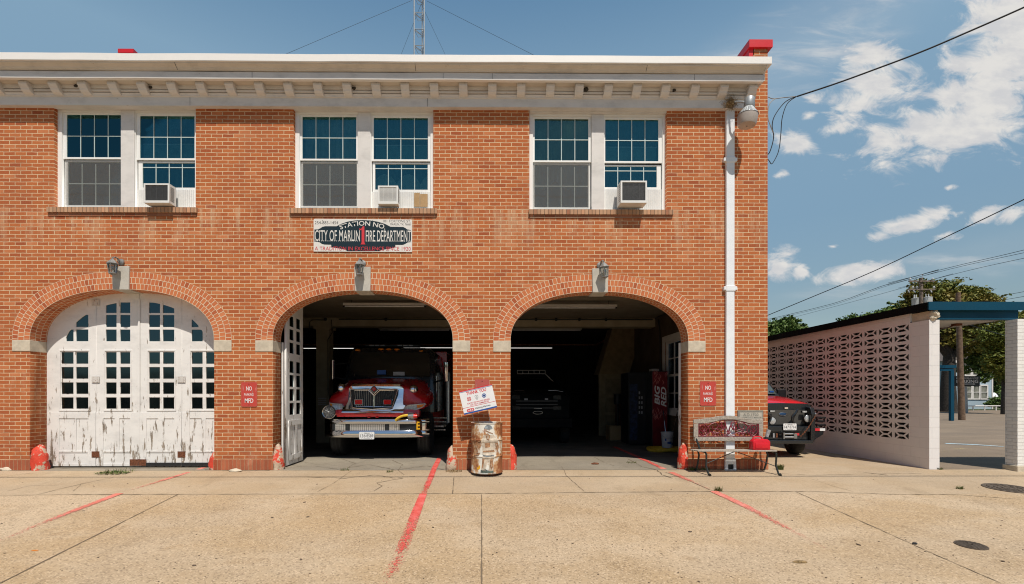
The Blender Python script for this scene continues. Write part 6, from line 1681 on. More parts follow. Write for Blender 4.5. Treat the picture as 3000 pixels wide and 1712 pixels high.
# equipment body, side gear, wheels, frame
mb = MB(); mb.box(xF - 1.2, xF + 1.24, YC + 2.4, YC + 6.5, .55, 2.75); bd = mb.build('equipment_body', M['fire_red'], fe, bevel=.03)
mb = MB()
for i in range(4): mb.box(xF + 1.0, xF + 1.36, YC + .6 + i * .12, YC + .63 + i * .12, .50 + i * .10, .53 + i * .10)
mb.box(xF + .95, xF + 1.34, YC + .4, YC + 1.9, .60, .64); mb.build('side_step', M['tread'], fe)
mb = MB(); mb.lathe([(.09, .6), (.11, .62), (.11, 2.1), (.07, 2.14)], (xF + 1.28, YC + 2.2, 0), 16); mb.build('exhaust_stack', M['steel'], fe, smooth=True)
mb = MB(); mb.box(xF + 1.22, xF + 1.30, YC + 2.42, YC + 3.6, 1.0, 2.0); mb.build('pump_panel', M['tread'], fe)
bx_('chassis_frame', M['black'], (xF - .55, xF + .55, YB + .5, YC + 6, .45, .95), fe)
for s in (-1, 1):
    for yw in (YH + .75, YC + 4.5):
        cx_ = xF + s * (1.0 if yw < 4 else .95); wdt = .15 if yw < 4 else .24
        mb = MB(); mb.lathe([(.30, -wdt), (.46, -wdt), (.505, -wdt * .8), (.515, -wdt * .3), (.515, wdt * .3), (.505, wdt * .8), (.46, wdt), (.30, wdt)], (cx_, yw, .515), 36, mat=Matrix.Rotation(R(90), 4, 'Y')); wh = mb.build('wheel', M['rubber'], fe, smooth=True)
        mb = MB(); mb.lathe([(.02, -wdt * .4), (.12, -wdt * .5), (.14, -wdt * .1), (.29, -wdt * .9), (.31, -wdt * .95), (.31, wdt * .9), (.02, wdt * .6)], (cx_, yw, .515), 28, mat=Matrix.Rotation(R(90), 4, 'Y')); mb.build('rim', M['steel'], wh, smooth=True)
        if yw < 4:
            mb = MB()
            for k_ in range(3): mb.lathe([(.517, -.012), (.517, .012)], (cx_ + (k_ - 1) * .08, yw, .515), 36, mat=Matrix.Rotation(R(90), 4, 'Y'), capt=False, capb=False)
            mb.build('tyre_groove', M['ink'], wh, norm=False)

# ------------------------------------------------------------------ dark pickup deep in the right bay
YP = 4.6; Vp = lambda a, b, Y=YP: at(1480 + a * .2747, 1000 + b * .2747, Y)
xP = Vp(345, 700).x - .02
pk = thing('pickup_truck', (xP, YP, 0), 'dark rescue pickup with roof light bar deep in the shade of the right bay', 'truck')
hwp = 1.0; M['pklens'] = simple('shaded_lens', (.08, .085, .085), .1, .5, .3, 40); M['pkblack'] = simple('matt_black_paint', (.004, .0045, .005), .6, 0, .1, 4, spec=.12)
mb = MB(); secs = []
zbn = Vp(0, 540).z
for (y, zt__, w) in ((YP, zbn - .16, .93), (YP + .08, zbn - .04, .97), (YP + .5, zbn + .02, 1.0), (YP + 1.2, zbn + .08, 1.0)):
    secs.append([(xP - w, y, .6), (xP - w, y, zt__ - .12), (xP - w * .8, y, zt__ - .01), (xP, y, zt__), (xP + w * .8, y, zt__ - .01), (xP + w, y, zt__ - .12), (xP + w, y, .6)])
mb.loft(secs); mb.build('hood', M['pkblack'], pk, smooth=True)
mb = MB(); zr_ = Vp(0, 360, YP + 1.8).z; secs = []
for (z, w, y) in ((.7, 1.0, YP + 1.2), (zbn + .08, 1.0, YP + 1.22), (zr_ - .06, .78, YP + 1.8), (zr_, .70, YP + 1.95)): secs.append([(xP - w, y, z), (xP + w, y, z), (xP + w, YP + 3.2, z), (xP - w, YP + 3.2, z)])
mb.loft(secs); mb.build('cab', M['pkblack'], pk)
mb = MB(); mb.face([(xP - .88, YP + 1.24, zbn + .12), (xP + .88, YP + 1.24, zbn + .12), (xP + .72, YP + 1.76, zr_ - .09), (xP - .72, YP + 1.76, zr_ - .09)]); mb.build('windshield', M['carglass'], pk, norm=False)
mb = MB()
q0, q1 = Vp(40, 348, YP + 1.9), Vp(425, 312, YP + 1.9); w_ = q1.x - xP; z0_, z1__ = q0.z, q1.z
for z in (z0_, z1__): mb.tube([(xP - w_, YP + 1.85, z), (xP + w_, YP + 1.85, z)], .014, 6)
for f in (-1, -.6, -.2, .2, .6, 1): mb.tube([(xP + w_ * f, YP + 1.85, z0_), (xP + w_ * f, YP + 1.85, z1__)], .010, 5)
mb.tube([(xP + w_, YP + 1.85, z0_), (xP + w_ + .3, YP + 1.5, z0_ - .35)], .018, 6); mb.build('roof_rack', M['soffitw'], pk, smooth=True)
for (a, b, w, h) in ((222, 620, 36, 18), (440, 618, 34, 18)):
    q0, q1 = Vp(a - w / 2, b + h / 2), Vp(a + w / 2, b - h / 2); bx_('grille_strobe', M['signgrey'], (q0.x, q1.x, YP - .02, YP - .005, q0.z, q1.z), pk)
for s in (-1, 1):
    q = Vp(555, 615, YP + .05); x = xP + s * (q.x - xP)
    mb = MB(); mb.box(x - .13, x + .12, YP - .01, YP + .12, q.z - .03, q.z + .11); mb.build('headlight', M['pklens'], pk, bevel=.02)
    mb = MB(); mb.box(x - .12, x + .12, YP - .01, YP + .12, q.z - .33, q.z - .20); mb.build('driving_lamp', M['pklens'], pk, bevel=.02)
q = Vp(348, 762); mb = MB(); mb.tube([(q.x + .14 * math.cos(a), YP - .03, q.z + .042 * math.sin(a)) for a in lin(0, 2 * PI, 25)[:-1]], .008, 6, closed=True); mb.box(q.x - .11, q.x + .11, YP - .03, YP - .02, q.z + .11, q.z + .125); mb.build('badge', M['chrome'], pk, smooth=True)
mb = MB()
for z in (1.05, 1.15, 1.25): mb.box(xP - .6, xP + .6, YP - .012, YP - .002, z, z + .03)
mb.build('grille', M['steel'] if 0 else M['black'], pk)
for s in (-1, 1):
    q = Vp(185, 535); mb = MB(); mb.tube([(xP + s * .78, YP + .15, zbn + .0), (xP + s * .55, YP + .12, zbn + .045), (xP + s * .35, YP + .12, zbn + .04)], .008, 5); mb.build('hood_edge', M['steel'], pk)
mb = MB(); mb.box(xP - 1.0, xP + 1.0, YP - .18, YP - .03, .5, .78); mb.build('bumper', M['pkblack'], pk, bevel=.03)
for s in (-1, 1):
    for yw in (YP + .6, YP + 4):
        mb = MB(); mb.lathe([(.1, -.13), (.38, -.13), (.42, -.09), (.42, .09), (.38, .13), (.1, .13)], (xP + s * .86, yw, .42), 28, mat=Matrix.Rotation(R(90), 4, 'Y')); mb.build('wheel', M['rubber'], pk, smooth=True)
mb = MB(); mb.box(xP - 1, xP + 1, YP + 3.2, YP + 5.4, .6, 1.5); mb.build('load_bed', M['blackp'], pk)

# ------------------------------------------------------------------ red and black brush truck in the driveway
kb_ = .1717
YT = 1.75
def TQ(a, b, Y=YT): return at(2230 + a * kb_, 1100 + b * kb_, Y)
xT = 6.66
bt_ = thing('brush_truck', (xT, YT, 0), 'red and black off road truck with winch bumper in the driveway', 'truck')
# hood, fenders
zhf = TQ(500, 470, YT + .25).z; wt = TQ(840, 0, YT + .3).x - xT
def tsec(y, zt__, w, zlow):
    return [(xT + x * w, y, z) for x, z in ((-1, zlow), (-1, zt__ - .22), (-.97, zt__ - .12), (-.88, zt__ - .045), (-.6, zt__ - .01), (0, zt__), (.6, zt__ - .01), (.88, zt__ - .045), (.97, zt__ - .12), (1, zt__ - .22), (1, zlow))]
zw = TQ(300, 350, YT + 1.5).z
mb = MB(); mb.loft([tsec(YT + .20, zhf - .02, wt * .97, .75), tsec(YT + .26, zhf + .03, wt, .75), tsec(YT + .6, zhf + .09, wt + .02, .75), tsec(YT + 1.1, (zhf + zw) / 2 + .09, wt + .03, .75), tsec(YT + 1.55, zw, wt + .04, .75)])
hd = mb.build('hood', M['truck_red'], bt_, smooth=True)
# black nose panel and grille
mb = MB(); mb.prism([(xT - wt + .04, .55), (xT + wt - .02, .55), (xT + wt - .02, zhf - .34), (xT + wt - .10, zhf - .06), (xT + wt - .2, zhf - .015), (xT, zhf + .0), (xT - wt + .2, zhf - .015), (xT - wt + .1, zhf - .08)], YT + .12, YT + .22)
ns = mb.build('nose_panel', M['blackp'], bt_, bevel=.02)
q0, q1 = TQ(265, 840, YT + .1), TQ(740, 590, YT + .1)
def mesh_m():
    m, t, b = new_mat('grille_mesh'); oc = coords(t); v = N(t, 'ShaderNodeTexVoronoi'); mp = N(t, 'ShaderNodeMapping'); mp.inputs[3].default_value = (60, 1, 90); L(t, oc, mp.inputs[0]); L(t, mp.outputs[0], v.inputs[0]); v.inputs['Scale'].default_value = 1; v.inputs['Randomness'].default_value = .1
    L(t, mixc(t, mrange(t, v.outputs['Distance'], .25, .45), (.008, .008, .008), (.085, .08, .07)), b.inputs['Base Color']); b.inputs['Roughness'].default_value = .6; return m
M['gmesh'] = mesh_m()
bx_('mesh_grille', M['gmesh'], (xT - wt * .62, q1.x, YT + .105, YT + .118, q0.z, q1.z), ns)
q = TQ(372, 662, YT + .09); mb = MB(); mb.ball((q.x, YT + .10, q.z), .085, 8, (1, .12, .42)); mb.build('oval_badge', simple('badge_blue', (.02, .06, .14), .3), ns, smooth=True)
mb = MB(); mb.tube([(q.x + .088 * math.cos(a), YT + .094, q.z + .038 * math.sin(a)) for a in lin(0, 2 * PI, 25)[:-1]], .004, 5, closed=True); mb.build('badge_rim', M['steel'], ns)
q0, q1 = TQ(445, 575, YT), TQ(500, 548, YT); bx_('nose_marker', M['fig2'], (q0.x, q1.x, YT + .09, YT + .119, q0.z, q1.z), ns)
for (a, b, c0_, d) in ((148, 238, 630, 592), (698, 785, 640, 602)):
    q0, q1 = TQ(a, c0_, YT), TQ(b, d, YT); mb = MB(); mb.box(q0.x, q1.x, YT - .0, YT + .05, q0.z, q1.z); fl = mb.build('fog_light', M['black'], bt_, bevel=.006); bx_('fog_lens', M['lens'], (q0.x + .008, q1.x - .008, YT - .006, YT - .001, q0.z + .008, q1.z - .008), fl)
for (a, b) in ((196, 780), (806, 742)):
    q = TQ(a, b, YT); mb = MB(); mb.lathe([(.06, -.08), (.092, -.02), (.098, 0), (.09, .01), (.085, .004)], (q.x, YT + .02, q.z), 24, mat=RX); hl = mb.build('headlight', M['black'], bt_, smooth=True)
    mb = MB(); mb.ball((q.x, YT + .015, q.z), .084, 10, (1, .25, 1)); mb.build('lamp_glass', M['lens'], hl, smooth=True)
# bull bar with curved side plates
for s in (-1, 1):
    xo = TQ(840, 0, YT - .05).x if s > 0 else xT - (TQ(840, 0, YT - .05).x - xT)
    q0 = TQ(860, 1150, YT - .05); q1 = TQ(860, 530, YT - .05)
    mb = MB(); P = [(YT - .06, q0.z + .02), (YT + .26, q0.z + .1), (YT + .30, q1.z - .2), (YT + .16, q1.z), (YT - .04, q1.z - .03), (YT - .10, q1.z - .18)]
    mb.prismx(P, xo - (0 if s > 0 else .09), xo + (.09 if s > 0 else 0)); mb.build('side_guard', M['blackp'], bt_, bevel=.012)
for sx2 in (1, -1):
    pts = [(xT + sx2 * .33, YT - .02, TQ(0, 880, YT).z), (xT + sx2 * .24, YT - .03, TQ(0, 720, YT).z), (xT + sx2 * .34, YT - .02, TQ(0, 640, YT).z), (xT + sx2 * .42, YT + .05, TQ(0, 590, YT).z)]
    mb = MB(); mb.tube(smoothP(pts, 4), .024, 8); mb.build('grille_hoop', M['blackp'], bt_, smooth=True)
zA, zB_ = TQ(0, 1160, YT).z, TQ(0, 1100, YT).z
wbar = TQ(850, 0, YT - .08).x - xT
mb = MB(); mb.box(xT - wbar, xT + wbar, YT - .16, YT + .1, zA, zB_); mb.box(xT - wbar, xT + wbar, YT - .06, YT + .08, TQ(0, 960, YT).z, TQ(0, 870, YT).z); mb.box(xT - wbar, xT + wbar, YT + .02, YT + .08, zB_, TQ(0, 960, YT).z); bb_ = mb.build('winch_bumper', M['blackp'], bt_, bevel=.01)
q0, q1 = TQ(390, 1085, YT - .1), TQ(545, 985, YT - .1)
mb = MB(); mb.tube([(q0.x, YT - .1, q0.z + .035), (q1.x, YT - .1, q0.z + .035)], .028, 12); mb.tube([(q0.x, YT - .1, q1.z - .02), (q1.x, YT - .1, q1.z - .02)], .018, 10); mb.box(q0.x - .03, q0.x, YT - .13, YT - .06, q0.z, q1.z + .01); mb.box(q1.x + .01, q1.x + .08, YT - .12, YT - .06, q0.z + .01, q1.z - .01); wi = mb.build('winch', M['steel'], bt_, smooth=True)
q0, q1 = TQ(590, 1028, YT - .1), TQ(662, 988, YT - .1); bx_('winch_label', M['signred'], (q0.x, q1.x, YT - .075, YT - .065, q0.z, q1.z), wi)
for a in (228, 280): q = TQ(a, 1030, YT - .1); mb = MB(); mb.box(q.x - .02, q.x + .02, YT - .075, YT - .064, q.z - .05, q.z + .05); mb.build('tow_hook', M['signgrey'] if a < 250 else M['rust'], bb_, bevel=.008)
# chain
mb = MB(); A0, B0 = TQ(925, 690, YT - .12), TQ(670, 1045, YT - .12); nL = 15
for i in range(nL):
    t0 = (i + .5) / nL; p = A0.lerp(B0, t0); p.z -= .045 * math.sin(PI * t0); dvec = (B0 - A0).normalized(); sd2 = Vector((0, 1, 0)) if i % 2 else dvec.cross(Vector((0, 1, 0))).normalized()
    mb.tube([p + dvec * .021 * math.cos(a) + sd2 * .011 * math.sin(a) for a in lin(0, 2 * PI, 11)[:-1]], .0055, 5, closed=True)
mb.build('rusty_chain', M['rust'], bt_, smooth=True)
q = TQ(480, 878, YT - .07); licence(q.x, q.z, .30, bt_, '147*3714', YT - .09)
# step with reflective tape, hose reel brackets, mirror
q0, q1 = TQ(915, 948, YT + .4), TQ(1085, 905, YT + .4); mb = MB(); mb.prism([(TQ(890, 1115, YT + .4).x, TQ(0, 1115, YT + .4).z), (TQ(1060, 1010, YT + .4).x, TQ(0, 1010, YT + .4).z), (q1.x, q1.z + .01), (q0.x, q1.z + .01)], YT + .40, YT + .9); stp = mb.build('side_step', M['blackp'], bt_, bevel=.008)
xm2 = TQ(995, 0, YT + .4).x; bx_('red_tape', M['signred'], (q0.x, xm2, YT + .385, YT + .397, q0.z, q1.z), stp); bx_('white_tape', M['signwhite'], (xm2, q1.x, YT + .385, YT + .397, q0.z, q1.z), stp)
for (a, b, y_) in ((910, 1070, 598), (910, 1060, 722), (920, 1030, 780), (915, 1060, 845)):
    q0, q1 = TQ(a, y_ + 14, YT + .6), TQ(b, y_ - 14, YT + .6); mb = MB(); mb.box(q0.x, q1.x, YT + .5, YT + .75, q0.z, q1.z); mb.build('side_bracket', M['black'], bt_, bevel=.01)
q = TQ(928, 656, YT); mb = MB(); mb.ball((q.x, YT, q.z), .032, 6, (1, .8, .7)); mb.build('side_lamp', M['chrome'], bt_, smooth=True)
q = TQ(345, 330, YT + 1.6); mb = MB(); mb.box(xT + wt + .02, xT + wt + .24, YT + 1.6, YT + 1.7, q.z - .12, q.z + .14); mb.build('mirror', M['black'], bt_, bevel=.02)
# cab with sloped windscreen
YS = YT + 1.55; zrf = 2.05; mb = MB(); secs = []
for (z, w, y) in ((.75, wt + .04, YS), (zw, wt + .04, YS + .01), (zw + .42, wt - .08, YS + .40), (zrf, wt - .16, YS + .55), (zrf + .04, wt - .22, YS + .7)): secs.append([(xT - w, y, z), (xT + w, y, z), (xT + w, YS + 2.2, z), (xT - w, YS + 2.2, z)])
mb.loft(secs); mb.build('cab', M['blackp'], bt_, bevel=.02)
mb = MB(); mb.face([(xT - wt + .06, YS - .004, zw + .05), (xT + wt - .06, YS - .004, zw + .05), (xT + wt - .17, YS + .50, zrf - .06), (xT - wt + .17, YS + .50, zrf - .06)])
ws = mb.build('windshield', simple('screen_glass', (.08, .095, .085), .05, coat=1), bt_, norm=False); q = TQ(190, 297, YS); mb = MB(); mb.box(q.x - .05, q.x + .05, YS + .02, YS + .06, zw + .09, zw + .13); mb.build('inspection_sticker', M['signblue'], bt_)
for s in (-1, 1):
    for yw in (YT + .72, YT + 3.6):
        xw_ = TQ(575, 0, YT + .6).x if s > 0 else 2 * xT - TQ(575, 0, YT + .6).x
        rot = Matrix.Rotation(R(-16 if yw < 4 else 0), 4, 'Z') @ Matrix.Rotation(R(90), 4, 'Y')
        mb = MB(); mb.lathe([(.1, -.14), (.36, -.14), (.40, -.10), (.41, 0), (.40, .10), (.36, .14), (.1, .14)], (xw_ + (0.06 if s > 0 else 0), yw, .41), 30, mat=rot); wv = mb.build('wheel', M['rubber'], bt_, smooth=True)
        mb = MB(); mb.lathe([(.02, -.145), (.2, -.15), (.2, .15), (.02, .145)], (xw_ + (0.06 if s > 0 else 0), yw, .41), 20, mat=rot); mb.build('rim', M['black'], wv, smooth=True)
mb = MB(); mb.box(xT - wt, xT + wt, YS + 2.2, YS + 4.4, .7, 1.6); mb.build('load_bed', M['blackp'], bt_, bevel=.02)

# ------------------------------------------------------------------ white block building with blue canopy
XW = 8.48; TH = .2
cb = thing('block_building', (XW, 0, 0), 'white block building with pierced screen wall and blue edged flat roof', 'building')
# block joints for the plain courses
def block_mat(name, bw, rh):
    m, t, b = new_mat(name); uv = coords(t, 'UV'); k = N(t, 'ShaderNodeTexBrick'); L(t, uv, k.inputs['Vector']); k.inputs['Scale'].default_value = 1
    k.inputs['Brick Width'].default_value = bw; k.inputs['Row Height'].default_value = rh; k.inputs['Mortar Size'].default_value = .004; k.inputs['Mortar Smooth'].default_value = .6
    for i, cc in zip((1, 2, 3), ((.72, .69, .67), (.70, .67, .65), (.60, .57, .55))): k.inputs[i].default_value = (*cc, 1)
    n = fbm(t, coords(t), 2.5, 6, .6); L(t, mixc(t, mrange(t, n, .5, .8, 0, .25), k.outputs['Color'], (.5, .47, .45)), b.inputs['Base Color']); b.inputs['Roughness'].default_value = .75
    bump(t, b, math_n(t, 'ADD', math_n(t, 'MULTIPLY', k.outputs['Fac'], -1.0), math_n(t, 'MULTIPLY', fbm(t, coords(t), 60, 3, .6), .3)), .5, .004); return m
M['block'] = block_mat('white_block', .4064, .2)
z0s, rowh, ys0, pit = .50, .2, .42, .4064
nc, nr = 24, 12
ztop_w = 3.06
mb = MB()
mb.box(XW, XW + TH, 0, ys0, -.1, 2.885); mb.box(XW, XW + TH, ys0, ys0 + nc * pit + 1, -.1, z0s); mb.box(XW, XW + TH, ys0, ys0 + nc * pit + 1, z0s + nr * rowh, ztop_w + .02); mb.box(XW, XW + TH, ys0 + nc * pit, ys0 + nc * pit + 1, z0s, z0s + nr * rowh)
mb.build('block_wall', M['block'], cb)
# one pierced block, repeated inside one panel
bl = rect(0, pit, 0, rowh); e = .036; u0, u1, v0, v1 = e, pit - e, .033, rowh - .033; cu, cv = pit / 2, rowh / 2
hs = [[(u0, v0 + .004), (u0 + .082, cv), (u0, v1 - .004)], [(u1, v0 + .004), (u1, v1 - .004), (u1 - .082, cv)],
      [(u0 + .052, v1), (cu - .05, cv + .019), (cu + .05, cv + .019), (u1 - .052, v1)], [(u0 + .052, v0), (u1 - .052, v0), (cu + .05, cv - .019), (cu - .05, cv - .019)]]
me = plate_mesh(bl, hs, 0, .09)
mb = MB()
for i in range(nc):
    for j in range(nr):
        m_ = Matrix(((0, 1, 0, XW), (1, 0, 0, ys0 + i * pit), (0, 0, 1, z0s + j * rowh), (0, 0, 0, 1))); mb.mesh(me, m_)
dl = [f for f in mb.bm.faces if all(abs(v.co.z - (z0s + round((v.co.z - z0s) / rowh) * rowh)) < 1e-4 for v in f.verts) and max(v.co.z for v in f.verts) - min(v.co.z for v in f.verts) < 1e-4]
bmesh.ops.delete(mb.bm, geom=dl, context='FACES')
ps_ = mb.build('pierced_screen', M['block'], cb, norm=False)
ps_.data.materials.append(simple('hole_shade', (.085, .075, .065), .95, 0, .15, 12))     # shade inside the holes put into a darker colour
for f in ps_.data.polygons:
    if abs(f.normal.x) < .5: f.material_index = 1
# dark backing added close behind the screen to block light through its holes
mb = MB(); mb.box(XW + .46, XW + .54, .5, 11, 0, 2.888); mb.box(XW + .2, XW + .46, .5, .53, 0, 2.888); mb.build('screen_backing', simple('dark_backing', (.06, .05, .04), .9), cb)
# right-hand brick pier
xr0 = ax(2981, -.2) ; y0_, y1_ = -.2, .02
mb = MB(); mb.box(xr0, xr0 + 5, y0_, y1_ , .10, 2.87); pr = mb.build('brick_pier', M['white_brick'], cb)
mb = MB(); mb.box(xr0 - .03, xr0 + 5.04, y0_ - .03, y1_ + .03, -.1, .098); mb.build('pier_footing', M['stone'], pr, bevel=.015)
# roof: slab, fascias, beam, soffit
FX = XW - .08; fz0, fz1 = 3.06, 3.215
mb = MB(); mb.box(FX + .02, 9.93, -.03, 11.5, fz0 + .03, fz1 - .01); mb.build('roof_slab', M['roof'], cb)
mb = MB(); mb.box(FX, FX + .018, -.05, 11.5, fz0, fz1); mb.build('side_fascia', M['blackfascia'], cb)
mb = MB(); mb.box(FX + .002, 15, -.075, -.052, fz0, fz1 + .004); mb.box(FX + .002, 15, -.085, -.0765, fz0 - .004, fz0 + .008); mb.build('front_fascia', M['bluepaint'], cb)
xb0, xb1 = XW + .16, ax(2983, .0)
mb = MB(); mb.box(xb0, xb1, .0, .12, 2.89, fz0 + .02); mb.build('canopy_beam', M['bluepaint'], cb)
mb = MB(); mb.box(XW + .21, 9.93, .125, 11, 2.892, 2.93); mb.box(9.93, 9.96, .13, 11, 2.885, 3.1); sf = mb.build('soffit', M['soffitw'], cb)
mb = MB(); mb.box(9.5, 9.62, .5, .62, 2.85, 2.89); mb.tube([(9.6, .6, 2.88), (9.7, .9, 2.86), (9.75, 1.3, 2.88)], .012, 6); mb.build('soffit_fitting', M['rust'], sf)
# crumbling corner above the pier
for k_, (px, py, s) in enumerate(((2737, 921, .095), (2733, 930, .07), (2747, 927, .05))):
    p = at(px, py, -.0); mb = MB(); bmesh.ops.create_icosphere(mb.bm, subdivisions=3, radius=1)
    for v in mb.bm.verts: kx = 1 + .3 * mnoise.noise(v.co * 1.6 + Vector((k_ * 5, 0, 0))); v.co = Vector((v.co.x * s * .8, v.co.y * s, v.co.z * s)) * kx + Vector((p.x, .02, p.z))
    mb.build('broken_masonry', M['stone'], cb)
mb = MB(); mb.box(XW + .03, XW + .18, .03, .45, 2.887, 3.06); mb.build('exposed_block', M['stone'], cb)

# ------------------------------------------------------------------ far side: blue frame, poles, sign, house
kh = .2541
def HQ(a, b, Y): return at(2740 + a * kh, 880 + b * kh, Y)
YF = 17.6; q0 = HQ(200, 1395, YF)
bf = thing('blue_frame', (q0.x, YF, 0), 'tall blue steel frame with one post beyond the parking bay', 'canopy frame')
mb = MB(); w_ = (HQ(220, 0, YF).x - HQ(183, 0, YF).x); zt_ = HQ(0, 748, YF).z; zb_ = HQ(0, 815, YF).z; mb.box(q0.x - w_ / 2, q0.x + w_ / 2, YF, YF + .14, 0, zb_); mb.build('post', M['bluepaint'], bf)
mb = MB(); mb.box(q0.x - 5, q0.x + w_ / 2 + .1, YF - .02, YF + .5, (zt_ + zb_) / 2, zt_); mb.box(q0.x - 5, q0.x + w_ / 2, YF + .02, YF + .3, zb_, (zt_ + zb_) / 2 - .02); mb.build('beam', M['bluepaint'], bf)
# bare wooden pole
YQ = 18.6; a, b = at(2818, 1231, YQ), at(2807, 858, YQ); a.z = -.1
up = thing('wooden_pole', (a.x, YQ, 0), 'bare brown wooden pole leaning slightly before the parking sign', 'pole')
mb = MB(); secs = lin(0, 1, 12); mb.tube([a.lerp(b, t) for t in secs], [.165 + (.115 - .165) * t for t in secs], 14); mb.build('shaft', M['pole'], up, smooth=True)
# parking sign
YK = 29; q0, q1 = HQ(224, 990, YK), HQ(514, 875, YK); w, h = q1.x - q0.x, q1.z - q0.z
ps = thing('roadside_sign', ((q0.x + q1.x) / 2, YK, 0), 'black funeral home parking sign with white arrow on a grey post', 'sign'); zc_ = (q0.z + q1.z) / 2; xs_ = (q0.x + q1.x) / 2
mb = MB(); mb.box(q0.x, q1.x, YK, YK + .08, q0.z, q1.z); mb.build('panel', M['ink'], ps)
mb = MB(); X = lambda f: q0.x + w * f
put_text(mb, 'ADAMS FUNERAL HOME', X(.05), X(.93), q0.z + h * .70, q0.z + h * .88, YK - .01, .01); put_text(mb, 'PARKING', X(.07), X(.93), q0.z + h * .31, q0.z + h * .64, YK - .01, .03)
mb.box(X(.30), X(.76), YK - .012, YK - .005, q0.z + h * .17, q0.z + h * .235); mb.prism([(X(.74), q0.z + h * .11), (X(.82), q0.z + h * .20), (X(.74), q0.z + h * .29)], YK - .012, YK - .005); mb.build('lettering', M['letterw'], ps, norm=False)
q = HQ(382, 0, YK); mb = MB(); mb.tube([(q.x - .0, YK + .12, -.05), (q.x - .12, YK + .12, q0.z + .3)], .085, 10); mb.build('post', M['steel'] if 0 else M['galv'], ps, smooth=True)
# utility pole with transformers
YU = 24; ku_ = 1 / 6.076
def UQ(a_, b_, Y=YU): return at(2580 + a_ * ku_, 780 + b_ * ku_, Y)
p = UQ(718, 210); xu = p.x; ztp = p.z
ut = thing('utility_pole', (xu, YU, 0), 'wooden utility pole with two crossarms and grey transformers', 'utility pole')
ks = .58
mb = MB(); mb.tube([(xu + .05, YU, -.2), (xu, YU, ztp)], [.15, .105], 12); mb.build('shaft', M['poleg'], ut, smooth=True)
for (a_, b_, z_) in ((465, 925, 278), (460, 930, 425)):
    q0, q1 = UQ(a_, z_), UQ(b_, z_); mb = MB(); mb.box(q0.x, q1.x, YU - .19, YU - .12, q0.z - .045, q0.z + .045)
    for s in (-1, 1): mb.tube([(xu, YU - .11, q0.z - .30), (xu + s * .38, YU - .14, q0.z - .03)], .016, 5)
    ca = mb.build('crossarm', M['poleg'], ut)
    for ai in ((490, 890) if z_ < 300 else (540, 612, 912)):
        q = UQ(ai, z_ - 30); mb = MB(); mb.lathe([(r_ * ks, h_ * ks) for r_, h_ in ((.05, -.15), (.04, 0), (.13, .02), (.13, .06), (.06, .1), (.10, .14), (.05, .2))], (q.x, YU - .155, q.z), 10); mb.build('insulator', M['porcelain'], ca, smooth=True)
mb = MB(); mb.tube([(xu + .05, YU - .06, ztp - .06), (xu + .05, YU - .06, ztp + .20)], .015, 6); mb.lathe([(.08, 0), (.08, .03), (.03, .06)], (xu + .05, YU - .06, ztp + .20), 10); mb.build('top_insulator', M['porcelain'], ut)
for (a_, b_, t_, bo) in ((555, 655, 575, 720), (752, 890, 560, 700)):
    q0, q1 = UQ(a_, bo), UQ(b_, t_); r_ = (q1.x - q0.x) / 2; mb = MB(); mb.lathe([(r_ * .96, q0.z - .15), (r_, q0.z - .12), (r_, q1.z - .04), (r_ * 1.04, q1.z - .03), (r_ * 1.0, q1.z), (r_ * .4, q1.z + .03)], ((q0.x + q1.x) / 2, YU - .05, 0), 24); tr = mb.build('transformer', simple('transformer_grey%d' % a_, (.52, .54, .53), .5, 0, .15, 4), ut, smooth=True)
    for s in (-.4, .3): mb = MB(); mb.lathe([(r * ks, h * ks) for r, h in ((.05, 0), (.07, .1), (.04, .2), (.06, .3), (.02, .42))], ((q0.x + q1.x) / 2 + s * r_, YU - .05, q1.z + .01), 8); mb.build('bushing', M['porcelain'], tr, smooth=True)
for a_ in (455, 550, 855): q = UQ(a_, 455); mb = MB(); mb.tube([(q.x - .03, YU - .18, q.z + .07), (q.x + .05, YU - .18, q.z - .09)], .03, 8); mb.build('fuse_cutout', M['porcelain'], ut)
# wires
def wire(pts, Y0, Y1, r_, lab, ext=1.0, nm='overhead_wire', grp='overhead wires'):
    n = len(pts) - 1; P = [at(px, py, Y0 + (Y1 - Y0) * i / n) for i, (px, py) in enumerate(pts)]
    P = [P[0] + (P[0] - P[1]) * ext] + P + [P[-1] + (P[-1] - P[-2]) * .3]
    return cab(nm, M['cable'], smoothP(P, 3), r_, lab, grp, 5)
wire([(2250, 924), (2400, 862), (2560, 795), (2750, 705), (2880, 643), (3000, 585)], 9, 2.5, .014, 'thick black cable sloping from the wall corner to the right above the screen wall', .5)
wire([(2250, 936), (2440, 890), (2580, 840), (2700, 805)], 50, YU, .022, 'upper distribution wire left of the utility pole')
wire([(2250, 939), (2440, 894), (2580, 844), (2700, 810)], 50, YU - .3, .013, 'second distribution wire left of the utility pole')
wire([(2250, 950), (2440, 900), (2580, 862), (2730, 820)], 50, YU - .3, .013, 'lower distribution wire left of the utility pole')
wire([(2700, 805), (2820, 775), (2925, 751), (3000, 733)], YU, 14, .014, 'upper distribution wire right of the utility pole')
wire([(2700, 810), (2820, 780), (2925, 757), (3000, 741)], YU - .3, 14, .012, 'second distribution wire right of the utility pole')
wire([(2730, 820), (2850, 790), (2925, 773), (3000, 757)], YU - .3, 14, .012, 'lower distribution wire right of the utility pole')
wire([(2930, 868), (3000, 855)], 40, 30, .02, 'thin wire beyond the tree top at far right'); wire([(2930, 881), (3000, 869)], 40, 30, .02, 'lower thin wire beyond the tree top at far right')
wire([(2815, 944), (2880, 965), (2950, 985)], 22, 18, .018, 'grey wire crossing the shaded trees under the canopy')

